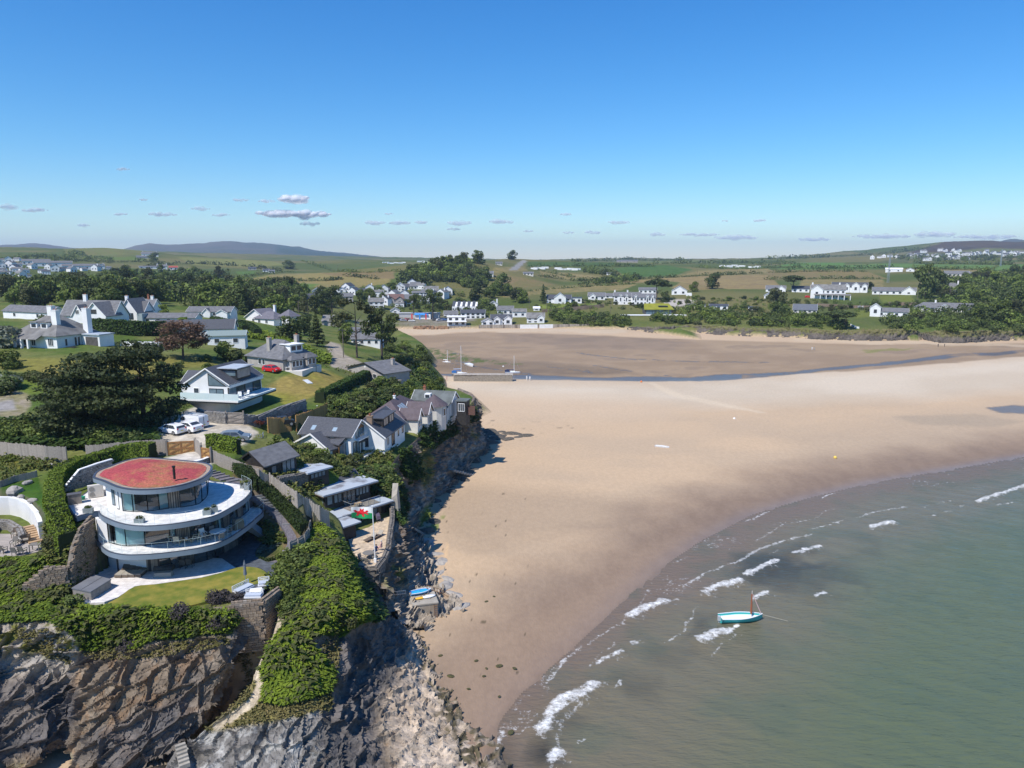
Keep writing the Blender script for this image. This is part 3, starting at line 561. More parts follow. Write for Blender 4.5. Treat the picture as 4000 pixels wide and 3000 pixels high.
# CLIFFS (swept between traced edges, broken up in depth)
def resamp(col,n,w=None):
 m=len(col);out=[]
 w=w or[1]*(m-1);tot=sum(w);cnt=[max(1,round(n*x/tot))for x in w];cnt[-1]+=n-sum(cnt)
 for i in range(m-1):
  p0=col[max(i-1,0)];p1=col[i];p2=col[i+1];p3=col[min(i+2,m-1)]
  for k in range(cnt[i]):
   t=k/cnt[i];a=.5
   c=p1*(1-t)+p2*t
   h=((p1*2)+(p2-p0)*t+(p0*2-p1*5+p2*4-p3)*(t*t)+(p1*3-p0-p2*3+p3)*(t*t*t))*.5
   out.append(c*(1-a)+h*a)
 return out+[col[-1]]
def loft(name,cols_,nu,nv,wu=None,wv=None):
 A=[resamp(c,nv,wv)for c in cols_];B=[resamp([A[k][j]for k in range(len(A))],nu,wu)for j in range(nv+1)]
 return np.array([[tuple(p)for p in r]for r in B])
def normals(V):
 du=np.gradient(V,axis=1);dv=np.gradient(V,axis=0);n=np.cross(du,dv);l=np.linalg.norm(n,axis=2,keepdims=True)+1e-9
 return n/l
def worley(x,y,z,s):
 ix,iy,iz=np.floor(x),np.floor(y),np.floor(z);f1=np.full(x.shape,9.0);f2=f1.copy();cv=np.zeros(x.shape)
 for a in (-1,0,1):
  for b in (-1,0,1):
   for c in (-1,0,1):
    X,Y,Z=ix+a,iy+b,iz+c;d=np.sqrt((X+_h(X,Y,Z,s)-x)**2+(Y+_h(X,Y,Z,s+1)-y)**2+(Z+_h(X,Y,Z,s+2)-z)**2);n=d<f1
    f2=np.where(n,f1,np.minimum(f2,d));cv=np.where(n,_h(X,Y,Z,s+3),cv);f1=np.where(n,d,f1)
 return f1,f2,cv
def strata(V,ang,amp,s=0,sc=1.0):
 x,y,z=V[...,0],V[...,1],V[...,2];wx=(fbm(x*.6,y*.6,z*.6,o=3,s=s+5)-.5)*1.6
 u=x*cos(ang)+z*sin(ang)+wx;v=-x*sin(ang)+z*cos(ang)+wx*.6
 b=fbm(u*.11*sc,y*.13*sc,v*.25*sc,o=3,s=s+11)-.5;big=ridged(u*.13*sc,y*.18*sc,v*.4*sc,o=3,s=s)-.6
 f1,f2,c1=worley(u*.30*sc,y*.42*sc,v*.75*sc,s+40);g1,g2,c2=worley(u*.85*sc,y*1.1*sc,v*2.0*sc,s+60)
 return amp*(1.8*b+1.2*big+1.05*(c1-.5)-.85*np.exp(-((f2-f1)/.055)**2)+.26*(c2-.5)-.2*np.exp(-((g2-g1)/.08)**2)+.3*(fbm(x*2.3,y*2.3,z*2.3,o=3,s=s+31)-.5))
M_cliff=bpy.data.materials.new('cliff_rock');M_cliff.use_nodes=True;MATS['cliff_rock']=M_cliff
def cliff_mat():
 nt=M_cliff.node_tree;b=nt.nodes['Principled BSDF'];L=nt.links.new;b.inputs['Roughness'].default_value=.88;b.inputs['Specular IOR Level'].default_value=.25
 a=nod(nt,'ShaderNodeAttribute',attribute_name='col');v=nod(nt,'ShaderNodeAttribute',attribute_name='veg');g=nod(nt,'ShaderNodeNewGeometry')
 mp=nod(nt,'ShaderNodeMapping');mp.inputs['Rotation'].default_value=(0,radians(38),radians(20));mp.inputs['Scale'].default_value=(.8,.9,1.1);L(g.outputs['Position'],mp.inputs[0])
 n=nod(nt,'ShaderNodeTexNoise');n.inputs['Scale'].default_value=1.3;n.inputs['Detail'].default_value=9;n.inputs['Roughness'].default_value=.68;L(mp.outputs[0],n.inputs[0])
 r=nod(nt,'ShaderNodeMapRange');r.inputs[1].default_value=.3;r.inputs[2].default_value=.72;r.inputs[3].default_value=.55;r.inputs[4].default_value=1.55;L(n.outputs['Fac'],r.inputs[0])
 vo=nod(nt,'ShaderNodeTexVoronoi',feature='DISTANCE_TO_EDGE');vo.inputs['Scale'].default_value=.75;L(mp.outputs[0],vo.inputs[0])
 n5=nod(nt,'ShaderNodeTexNoise');n5.inputs['Scale'].default_value=.5;n5.inputs['Detail'].default_value=4;L(g.outputs['Position'],n5.inputs[0])
 mixv=nod(nt,'ShaderNodeMix',data_type='VECTOR');mixv.inputs[0].default_value=.6;L(mp.outputs[0],mixv.inputs[4]);L(n5.outputs['Color'],mixv.inputs[5]);L(mixv.outputs[1],vo.inputs[0])
 cr=nod(nt,'ShaderNodeMapRange');cr.inputs[1].default_value=0;cr.inputs[2].default_value=.03;cr.inputs[3].default_value=.9;L(vo.outputs[0],cr.inputs[0])
 m1=nod(nt,'ShaderNodeMath',operation='MULTIPLY');L(r.outputs[0],m1.inputs[0]);L(cr.outputs[0],m1.inputs[1])
 mxg=nod(nt,'ShaderNodeMix');L(v.outputs['Fac'],mxg.inputs[0]);L(m1.outputs[0],mxg.inputs[2]);L(r.outputs[0],mxg.inputs[3])
 y=nod(nt,'ShaderNodeMix',data_type='RGBA',blend_type='MULTIPLY');y.inputs[0].default_value=1;L(a.outputs['Color'],y.inputs[6]);L(mxg.outputs[0],y.inputs[7]);L(y.outputs[2],b.inputs['Base Color'])
 ad=nod(nt,'ShaderNodeMath',operation='MULTIPLY_ADD');L(cr.outputs[0],ad.inputs[0]);ad.inputs[1].default_value=.35;L(n.outputs['Fac'],ad.inputs[2])
 bp=nod(nt,'ShaderNodeBump');bp.inputs['Distance'].default_value=.26;bp.inputs['Strength'].default_value=.9;L(ad.outputs[0],bp.inputs['Height']);L(bp.outputs[0],b.inputs['Normal'])
cliff_mat()
BR1=[(-60,2190),(190,2195),(300,2330),(420,2382),(740,2382),(880,2392),(930,2440),(905,2478),(800,2480),(690,2500),(600,2500),(540,2535),(400,2545),(320,2545),(300,2490),(200,2425),(-60,2440)]
BR2=[(1240,2048),(1300,2085),(1390,2195),(1410,2260),(1460,2330),(1478,2420),(1400,2445),(1330,2490),(1260,2480),(1180,2500),(1130,2480),(1120,2440),(1140,2350),(1150,2250),(1190,2150)]
BR3=[(1075,2500),(1130,2440),(1200,2500),(1240,2560),(1305,2640),(1290,2705),(1200,2735),(1100,2760),(1040,2745),(1025,2640),(1045,2560)]
PATH=[(1100,2425),(1060,2480),(1015,2550),(1000,2620),(1018,2680),(985,2745),(910,2800),(850,2835)]
PATHG=[(930,2560),(1070,2430),(1130,2420),(1060,2560),(1040,2700),(1100,2755),(1200,2740),(1290,2710),(1285,2760),(1180,2800),(950,2835),(820,2860),(800,2840),(900,2770),(960,2670)]
def cliff_cols(V,N,kind):
 X,Y,Z=V[...,0],V[...,1],V[...,2];px,py=proj(X,Y,Z)
 n1=fbm(X/3,Y/3,Z/3,o=4,s=101);n2=fbm(X*1.2,Y*1.2,Z*1.2,o=3,s=103);n3=fbm(X/7,Y/7,Z/7,o=3,s=105)
 C=np.zeros(X.shape+(3,))
 def lay(m,c,c2=None,n=n1):
  c=np.array(c);col=c if c2 is None else c+(np.array(c2)-c)*smooth(.3,.7,n)[...,None]
  C[...]=C*(1-m[...,None])+col*m[...,None]
 one=np.ones(X.shape);jx,jy=px+(n1-.5)*60,py+(n1-.5)*60
 lay(one,(.115,.098,.083),(.205,.17,.135))
 lay(smooth(.52,.68,n3)*.6,(.20,.15,.10),(.26,.21,.15))
 lay(smooth(.57,.66,n2)*.55,(.19,.115,.06))
 if kind=='front':
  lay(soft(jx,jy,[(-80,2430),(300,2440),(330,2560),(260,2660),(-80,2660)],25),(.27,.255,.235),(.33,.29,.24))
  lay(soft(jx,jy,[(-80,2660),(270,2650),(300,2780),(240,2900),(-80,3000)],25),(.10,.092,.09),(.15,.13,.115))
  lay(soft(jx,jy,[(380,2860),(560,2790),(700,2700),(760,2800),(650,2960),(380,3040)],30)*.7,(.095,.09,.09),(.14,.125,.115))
  lay(smooth(1.6,.4,Z)*.7*smooth(.35,.6,n2),(.28,.29,.12))
  lay(soft(jx,jy,[(0,2440),(300,2440),(300,2560),(0,2560)],20)*smooth(.52,.6,n2),(.14,.14,.03))
 if kind=='ridge':
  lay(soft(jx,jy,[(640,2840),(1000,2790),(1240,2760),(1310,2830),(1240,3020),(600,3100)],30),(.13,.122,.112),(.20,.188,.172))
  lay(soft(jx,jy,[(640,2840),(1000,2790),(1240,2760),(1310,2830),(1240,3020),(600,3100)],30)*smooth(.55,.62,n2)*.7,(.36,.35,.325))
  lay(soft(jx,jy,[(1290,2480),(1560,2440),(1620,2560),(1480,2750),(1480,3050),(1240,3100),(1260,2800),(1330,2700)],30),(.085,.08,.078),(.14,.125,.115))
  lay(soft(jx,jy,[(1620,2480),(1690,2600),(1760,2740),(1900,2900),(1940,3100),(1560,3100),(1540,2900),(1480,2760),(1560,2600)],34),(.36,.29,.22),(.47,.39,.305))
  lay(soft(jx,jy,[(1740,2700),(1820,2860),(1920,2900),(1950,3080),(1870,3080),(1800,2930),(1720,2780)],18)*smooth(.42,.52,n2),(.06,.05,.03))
  lay(smooth(.9,.3,Z)*smooth(.45,.55,n2)*(px>1600),(.10,.085,.05))
  lay(soft(jx*.4+px*.6,jy*.4+py*.6,PATHG,10),(.17,.15,.05),(.26,.21,.10),n2)
  lay(smooth(22,12,dline(px+(n2-.5)*14,py,PATH)),(.40,.33,.235),(.46,.38,.28),n2)
 if kind=='shore':
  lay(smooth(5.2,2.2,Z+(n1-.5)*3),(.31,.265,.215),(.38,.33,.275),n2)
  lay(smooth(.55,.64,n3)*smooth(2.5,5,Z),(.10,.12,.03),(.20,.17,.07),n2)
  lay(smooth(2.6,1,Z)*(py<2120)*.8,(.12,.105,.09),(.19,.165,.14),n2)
  lay(soft(jx,jy,[(1640,1990),(1700,1960),(1700,2040),(1640,2070)],14),(.13,.18,.03),(.2,.2,.05),n2)
  lay(smooth(.45,.56,n2)*smooth(1.4,.3,Z)*.6,(.07,.065,.05))
 if kind=='far':
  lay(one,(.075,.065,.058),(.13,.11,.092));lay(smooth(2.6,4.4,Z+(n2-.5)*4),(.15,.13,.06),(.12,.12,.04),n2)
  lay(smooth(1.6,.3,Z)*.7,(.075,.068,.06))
 veg=np.zeros(X.shape)
 for p_ in (BR1,BR2,BR3):veg=np.maximum(veg,soft(px+(n2-.5)*16,py+(n2-.5)*16,p_,8))
 if kind=='far' or kind=='shore':veg*=0
 lay(veg,(.035,.055,.012),(.06,.075,.02))
 return C,veg
def cliff(name,V,kind,ang,amp,s,vmask=None,flip=False):
 N=normals(V);
 if flip:N=-N
 X,Y,Z=V[...,0],V[...,1],V[...,2];px,py=proj(X,Y,Z)
 m=np.ones(X.shape)
 for p_ in (BR1,BR2,BR3,PATHG):m*=1-.82*soft(px,py,p_,14)
 if kind=='far':m[:]=1
 d=strata(V,ang,amp,s)*m
 if vmask is not None:d*=vmask
 W=V+N*d[...,None]
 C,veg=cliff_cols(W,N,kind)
 nv,nu=X.shape;idx=np.arange(nv*nu).reshape(nv,nu)
 q=np.stack([idx[:-1,:-1],idx[1:,:-1],idx[1:,1:],idx[:-1,1:]],-1).reshape(-1,4)
 if flip:q=q[:,::-1]
 o=np_mesh(name,W.reshape(-1,3),q,[M_cliff],True,{'col':C.reshape(-1,3),'veg':np.repeat(veg.reshape(-1,1),3,1)})
 me=o.data;me.polygons.foreach_set('use_smooth',np.zeros(len(me.polygons),bool)if kind!='far' else np.ones(len(me.polygons),bool))
 tag(o,kind='structure');GROUND.append(o);return o
FR=[[(-420,2300,63.5),(-420,2420,61.5),(-420,2620,59.5),(-420,2700,58),(-420,2980,55.5)],[(-180,2310,63),(-180,2440,60.8),(-180,2630,58.6),(-180,2700,57.2),(-180,2970,55)],[(0,2332,62.5),(0,2450,60),(0,2640,58),(0,2700,56.6),(0,2960,54.8)],[(150,2385,62.2),(130,2440,60.3),(150,2620,58.2),(150,2680,57),(150,2920,55)],[(265,2428,62),(270,2530,59),(268,2630,58.4),(266,2710,58.4),(255,2860,57)],[(355,2405,62),(370,2545,59.6),(360,2660,57.3),(370,2800,55.6),(330,3010,53.6)],[(480,2396,62),(500,2530,59.8),(520,2650,57.6),(500,2800,55.6),(450,3030,53.4)],[(620,2396,62),(640,2500,60.2),(660,2640,57.8),(630,2800,56),(560,3010,53.9)],[(750,2390,61.8),(780,2490,60.5),(790,2620,58.4),(740,2800,56.4),(650,2950,55.2)],[(880,2395,61.6),(915,2470,60.4),(890,2600,58.9),(800,2780,57.3),(675,2930,56.2)],[(960,2420,64),(945,2490,63),(930,2600,62),(850,2760,61),(760,2890,60)],[(1010,2420,66),(1000,2490,65.5),(985,2590,64.5),(930,2740,63),(850,2870,62.5)]]
cols_=[]
for c in FR:
 c=[P(c[0][0],c[0][1],11.95)if c[0][0]<900 else PY(*c[0])]+[PY(*p)for p in c[1:]];cols_.append([c[0]+Vector((0,1.6,-.25))]+c+[c[-1]+Vector((0,-.6,-1.2))])
V=loft('front',cols_,480,180,None,[.6,1.6,1.8,1.2,2.2,.4])
e_=np.linspace(0,1,V.shape[0])[:,None];edge_m=smooth(.10,.24,e_)*np.ones((1,V.shape[1]))
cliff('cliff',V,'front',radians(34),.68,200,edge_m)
RG=[[(1150,2142,12.2),(1200,2092,12.6),(1240,2052,12.8),(1290,2078,12.6),(1325,2108,11.6),(1358,2160,9.4),(1395,2207,7.8)],[(1115,2240,11.6),(1160,2240,11.9),(1230,2200,12.2),(1320,2220,11.9),(1375,2255,10.4),(1420,2310,6.8),(1500,2400,3.6)],[(1090,2440,10.4),(1140,2400,10.7),(1200,2370,11),(1320,2380,10.5),(1420,2400,9.2),(1490,2460,5.2),(1640,2490,.3)],[(1020,2570,8.8),(1075,2530,9.3),(1130,2510,9.5),(1250,2490,9.1),(1340,2500,7.4),(1430,2570,4.3),(1690,2610,.2)],[(985,2680,7.6),(1050,2630,8.2),(1120,2600,8.4),(1210,2590,8),(1300,2650,6.6),(1400,2720,3.4),(1735,2730,.2)],[(890,2780,6.4),(985,2740,6.9),(1080,2720,7.1),(1190,2720,6.9),(1300,2770,5.4),(1410,2840,2.6),(1815,2835,.2)],[(760,2880,4),(900,2850,5.1),(1010,2835,5.7),(1140,2820,5.9),(1270,2860,4.5),(1430,2930,2),(1895,2905,.15)],[(680,2950,2.6),(820,2935,3.8),(960,2930,4.5),(1090,2930,4.7),(1260,2970,3.4),(1450,3020,1.7),(1925,2985,.1)],[(640,3080,1.6),(780,3070,2.6),(920,3065,3.1),(1070,3080,3.2),(1260,3100,2.4),(1460,3120,1.3),(1960,3080,0)],[(560,3250,.6),(740,3250,1.4),(900,3250,1.8),(1060,3250,1.8),(1260,3260,1.3),(1460,3280,.8),(1990,3200,-.2)]]
cols_=[]
for k,r in enumerate(RG):
 r=[P(*p)for p in r];a=r[0]
 cols_.append([a+Vector((-2.2,.6,-5 if k>1 else-2)),a+Vector((-.9,.3,-2.0 if k>1 else-.6))]+r+[r[-1]+Vector((1.2,0,-.6))])
V=loft('ridge',cols_,260,250,None,[1,.8,1,1,1.1,1.2,1.3,1.5,.4])
V=V.transpose(1,0,2)
e_=np.linspace(0,1,V.shape[0])[:,None]
m_=smooth(0,.14,e_)*np.ones((1,V.shape[1]))*(.35+.65*smooth(-1,3,7.5-np.abs(V[...,2]-3)))
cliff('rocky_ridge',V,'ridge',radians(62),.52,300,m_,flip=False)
SH=[((1470,2228,8),(1640,2470,.2)),((1510,2180,8),(1660,2420,.2)),((1535,2110,8),(1790,2385,.2)),((1550,2040,8),(1735,2330,.2)),((1545,1990,8.3),(1740,2240,.2)),((1520,1925,9.5),(1660,2130,.2)),((1525,1870,10.5),(1650,2060,.2)),((1535,1830,11),(1710,2005,.2)),((1550,1790,12),(1690,1945,.2)),((1590,1750,12),(1770,1905,.2)),((1640,1710,12),(1810,1862,.2)),((1710,1650,12),(1860,1806,.2)),((1780,1610,12),(1895,1778,.2)),((1835,1582,12),(1915,1762,.2)),((1855,1555,12),(1905,1740,.2)),((1840,1535,12),(1880,1690,.2)),((1790,1515,12),(1830,1650,.2))]
cols_=[]
for i,(t,f) in enumerate(SH):
 t,f=P(*t),P(*f);d=f-t;hz=Vector((d.x,d.y,0));c=[t-hz.normalized()*1.4-Vector((0,0,.3)),t]
 for fh,fz in ((.10,.28),(.20,.58),(.42,.80),(.72,.93),(1,1)):c.append(t+hz*fh+Vector((0,0,d.z*fz)))
 cols_.append(c+[f+hz.normalized()*.8-Vector((0,0,.7))])
V=loft('shore',cols_,420,96,None,[.5,1.4,1.5,1.3,1,.9,.3])
e_=np.linspace(0,1,V.shape[0])[:,None];m_=smooth(.05,.2,e_)*np.ones((1,V.shape[1]))
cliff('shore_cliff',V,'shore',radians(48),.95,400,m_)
cols_=[]
for(tx,ty),(fx,fy) in zip(FAR_T,FAR_F):
 f=P(fx,fy,0);tp=P(tx,ty,5.0)
 t=Vector((f.x,f.y,0))+Vector((f.x,f.y,0)).normalized()*5.0;X_,Y_,Z_=ray(tx,ty);z_=max(1.5,H+Z_*(t.y/Y_));t.z=z_
 bk=Vector((f.x,f.y,0)).normalized()
 cols_.append([t+bk*4-Vector((0,0,.4)),t,t*.75+f*.25-Vector((0,0,.28*z_*.75)),t*.35+f*.65-Vector((0,0,.1*z_)),f,f-bk*2-Vector((0,0,.8))])
V=loft('far',cols_,620,26,None,[.6,1,1,1,.4])
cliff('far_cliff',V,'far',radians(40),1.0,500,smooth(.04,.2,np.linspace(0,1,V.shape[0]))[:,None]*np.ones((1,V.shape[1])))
# casting onto what is built so far
bpy.context.view_layer.update();DG=bpy.context.evaluated_depsgraph_get()
BV=[BVHTree.FromObject(o,DG)for o in GROUND];CAM=Vector((0,0,H))
def G(px,py,n=False):
 d=Vector(ray(px,py)).normalized();best=None
 for b in BV:
  h=b.ray_cast(CAM,d)
  if h[0]is not None and(best is None or h[3]<best[3]):best=h
 if best is None:return(None,None)if n else None
 return(best[0],best[1])if n else best[0]
def gz_(x,y,zt=60):
 best=None
 for b in BV:
  h=b.ray_cast(Vector((x,y,zt)),Vector((0,0,-1)))
  if h[0]is not None and(best is None or h[0].z>best):best=h[0].z
 return 0.0 if best is None else best
 # SHARED MATERIALS
def brickmat(name,c1,c2,mortar,bw=.6,bh=.25,ms=.012,rough=.8,bump=.02,spec=.3,rot=None,noise=.5):
 if name in MATS:return MATS[name]
 m=bpy.data.materials.new(name);m.use_nodes=True;MATS[name]=m;nt=m.node_tree;b=nt.nodes['Principled BSDF'];L=nt.links.new
 b.inputs['Roughness'].default_value=rough;b.inputs['Specular IOR Level'].default_value=spec
 g=nod(nt,'ShaderNodeTexCoord');mp=nod(nt,'ShaderNodeMapping');L(g.outputs['Object'],mp.inputs[0])
 if rot:mp.inputs['Rotation'].default_value=rot
 t=nod(nt,'ShaderNodeTexBrick');t.inputs['Color1'].default_value=c4(c1);t.inputs['Color2'].default_value=c4(c2);t.inputs['Mortar'].default_value=c4(mortar)
 t.inputs['Scale'].default_value=1;t.inputs['Mortar Size'].default_value=ms;t.inputs['Brick Width'].default_value=bw;t.inputs['Row Height'].default_value=bh;L(mp.outputs[0],t.inputs[0])
 n=nod(nt,'ShaderNodeTexNoise');n.inputs['Scale'].default_value=1.7;n.inputs['Detail'].default_value=6;L(g.outputs['Object'],n.inputs[0])
 r=nod(nt,'ShaderNodeMapRange');r.inputs[1].default_value=.3;r.inputs[2].default_value=.7;r.inputs[3].default_value=1-noise*.5;r.inputs[4].default_value=1+noise*.5;L(n.outputs['Fac'],r.inputs[0])
 y=nod(nt,'ShaderNodeMix',data_type='RGBA',blend_type='MULTIPLY');y.inputs[0].default_value=1;L(t.outputs[0],y.inputs[6]);L(r.outputs[0],y.inputs[7]);L(y.outputs[2],b.inputs['Base Color'])
 bp=nod(nt,'ShaderNodeBump');bp.inputs['Distance'].default_value=bump;bp.invert=True;L(t.outputs['Fac'],bp.inputs['Height']);L(bp.outputs[0],b.inputs['Normal'])
 return m
W_=mat('white_render',(.78,.78,.77),(.70,.70,.69),scale=.6,rough=.85,bump=.004,bscale=30)
W2=mat('cream_render',(.66,.63,.57),(.58,.55,.50),scale=.7,rough=.9)
GREYR=mat('grey_pebbledash',(.40,.37,.335),(.33,.305,.28),scale=1.1,rough=.95,bump=.01,bscale=25)
FAS=mat('slate_blue_fascia',(.20,.25,.305),(.18,.225,.275),scale=.5,rough=.45,spec=.4)
FASC=mat('dark_coping',(.06,.072,.10),rough=.4,spec=.5)
DECK=brickmat('pale_deck_tile',(.76,.73,.69),(.68,.645,.61),(.42,.40,.38),1.2,.3,.008,.75,.004,noise=.35)
PATT=brickmat('patio_tile',(.72,.68,.65),(.62,.58,.55),(.45,.42,.40),.9,.6,.01,.7,.004,noise=.3)
STN=brickmat('slate_stone_cladding',(.19,.155,.125),(.32,.27,.22),(.06,.05,.045),.42,.075,.012,.9,.03)
DRK=mat('dark_frame',(.025,.028,.032),rough=.4,spec=.4)
GLS=glassmat('window_glass',(.86,.93,.94),.06,.02)
GLD=glassmat('dark_window_glass',(.34,.40,.43),.14,.40)
BAL=glassmat('balustrade_glass',(.95,.98,.98),.0,.0)
FRG=mat('frosted_balustrade_glass',(.56,.68,.69),(.62,.72,.72),scale=.5,rough=.18,spec=.5)
CURT=mat('teal_curtain',(.66,.86,.86),(.58,.80,.81),scale=1,rough=.9,trans=.25)
INT=mat('dim_interior',(.11,.10,.095),(.07,.065,.06),scale=1.5,rough=.9)
WIN=mat('dark_pane',(.03,.038,.045),(.05,.06,.07),scale=.8,rough=.06,spec=.6)
WINB=mat('pale_blue_pane',(.10,.15,.18),(.16,.22,.25),scale=.8,rough=.08,spec=.6)
SLATE=mat('dark_slate_roof',(.055,.058,.068),(.085,.088,.098),scale=3.5,rough=.6,bump=.02,bscale=9,spec=.35,stretch=(1,1,2.5))
SLATG=mat('grey_slate_roof',(.17,.17,.175),(.115,.115,.12),scale=1.1,rough=.75,bump=.02,bscale=9,stretch=(1,1,2.5))
SLATL=mat('weathered_slate_roof',(.21,.205,.195),(.13,.125,.12),scale=.5,rough=.8,bump=.02,bscale=9,detail=7)
SLATM=mat('purple_tile_roof',(.088,.068,.074),(.115,.09,.098),scale=1.6,rough=.7,bump=.03,bscale=7)
GRRF=mat('green_grey_felt_roof',(.14,.155,.15),(.09,.10,.095),scale=.8,rough=.85,bump=.02,bscale=4,detail=6)
LEAD=mat('pale_grey_flat_roof',(.40,.44,.48),(.20,.20,.21),scale=.45,rough=.55,detail=7,mixr=(.55,.66),spec=.4)
BLKW=mat('black_stained_board',(.022,.021,.021),(.04,.036,.034),scale=2,rough=.7)
OAK=mat('oak_board',(.30,.15,.06),(.22,.11,.045),scale=2.5,rough=.7,stretch=(1,1,.2))
ORG=mat('orange_new_timber',(.44,.25,.08),(.36,.19,.06),scale=2.5,rough=.7,stretch=(1,1,.15))
GREYW=mat('weathered_grey_timber',(.27,.235,.20),(.17,.15,.13),scale=2.2,rough=.9,stretch=(1,1,.15),bump=.01,bscale=6)
PALEW=mat('pale_weathered_timber',(.40,.35,.30),(.28,.24,.20),scale=2.2,rough=.9,stretch=(1,1,.15))
WPL=mat('white_paint',(.80,.80,.79),rough=.5)
STEEL=mat('galvanised_steel',(.45,.47,.48),rough=.45,metal=.6)
CONC=mat('concrete',(.38,.35,.30),(.27,.245,.205),scale=.8,rough=.9,bump=.01,detail=6)
SLATP=brickmat('slate_paving',(.10,.112,.125),(.075,.085,.098),(.05,.055,.06),.9,.6,.012,.7,.006)
PURP=mat('purple_slate_chips',(.18,.165,.18),(.11,.10,.115),scale=6,rough=.9,bump=.03,bscale=12)
WICK=mat('brown_wicker',(.17,.135,.105),(.11,.085,.065),scale=9,rough=.8)
WICKG=mat('grey_wicker',(.22,.205,.185),(.15,.14,.125),scale=9,rough=.8)
CUSH=mat('taupe_cushion',(.34,.31,.26),rough=.95)
TEAK=mat('teak',(.46,.32,.19),(.38,.26,.15),scale=3,rough=.7)
ROPE=mat('cream_rope',(.50,.45,.34),rough=.9)
def stonemat(name,cs):
 if name in MATS:return MATS[name]
 m=bpy.data.materials.new(name);m.use_nodes=True;MATS[name]=m;nt=m.node_tree;b=nt.nodes['Principled BSDF'];L=nt.links.new;b.inputs['Roughness'].default_value=.92
 oi=nod(nt,'ShaderNodeObjectInfo');cr=nod(nt,'ShaderNodeValToRGB');L(oi.outputs['Random'],cr.inputs[0])
 for i,c in enumerate(cs):
  e=cr.color_ramp.elements[i]if i<2 else cr.color_ramp.elements.new(.5);e.position=i/(len(cs)-1);e.color=c4(c)
 g=nod(nt,'ShaderNodeNewGeometry');n=nod(nt,'ShaderNodeTexNoise');n.inputs['Scale'].default_value=9;n.inputs['Detail'].default_value=4;L(g.outputs['Position'],n.inputs[0])
 r=nod(nt,'ShaderNodeMapRange');r.inputs[3].default_value=.55;r.inputs[4].default_value=1.45;L(n.outputs['Fac'],r.inputs[0])
 y=nod(nt,'ShaderNodeMix',data_type='RGBA',blend_type='MULTIPLY');y.inputs[0].default_value=1;L(cr.outputs[0],y.inputs[6]);L(r.outputs[0],y.inputs[7]);L(y.outputs[2],b.inputs['Base Color'])
 bp=nod(nt,'ShaderNodeBump');bp.inputs['Distance'].default_value=.03;L(n.outputs['Fac'],bp.inputs['Height']);L(bp.outputs[0],b.inputs['Normal']);return m
ST_B=stonemat('brown_rubble',[(.20,.155,.115),(.31,.245,.18),(.25,.18,.12),(.36,.31,.25),(.17,.145,.125)])
ST_G=stonemat('grey_rubble',[(.21,.20,.19),(.30,.285,.265),(.17,.165,.16),(.36,.33,.29),(.25,.23,.205)])
ST_D=stonemat('dark_rubble',[(.10,.092,.085),(.17,.155,.135),(.13,.12,.11),(.20,.175,.145)])
MORT=mat('lime_mortar',(.20,.175,.145),(.14,.12,.10),scale=3,rough=.95)
BRD=stonemat('fence_board_grey',[(.25,.22,.19),(.33,.29,.25),(.20,.175,.155),(.29,.255,.22)])
BRDP=stonemat('fence_board_pale',[(.36,.32,.275),(.44,.39,.34),(.30,.265,.23)])
BRDO=stonemat('fence_board_orange',[(.40,.22,.07),(.47,.27,.09),(.34,.185,.06)])
def stone_mesh(m,k):
 r=random.Random(k);b=MB();v=[]
 for z in (-.5,.5):
  for y in (-.5,.5):
   for x in (-.5,.5):v.append((x*(.93+.1*r.random())+.05*r.uniform(-1,1),y*(.8+.3*r.random()),z*(.88+.14*r.random())+.05*r.uniform(-1,1)))
 return b.add(v,[(0,1,3,2),(4,6,7,5),(0,4,5,1),(2,3,7,6),(0,2,6,4),(1,5,7,3)]).mesh('stone',m)
SMESH={}
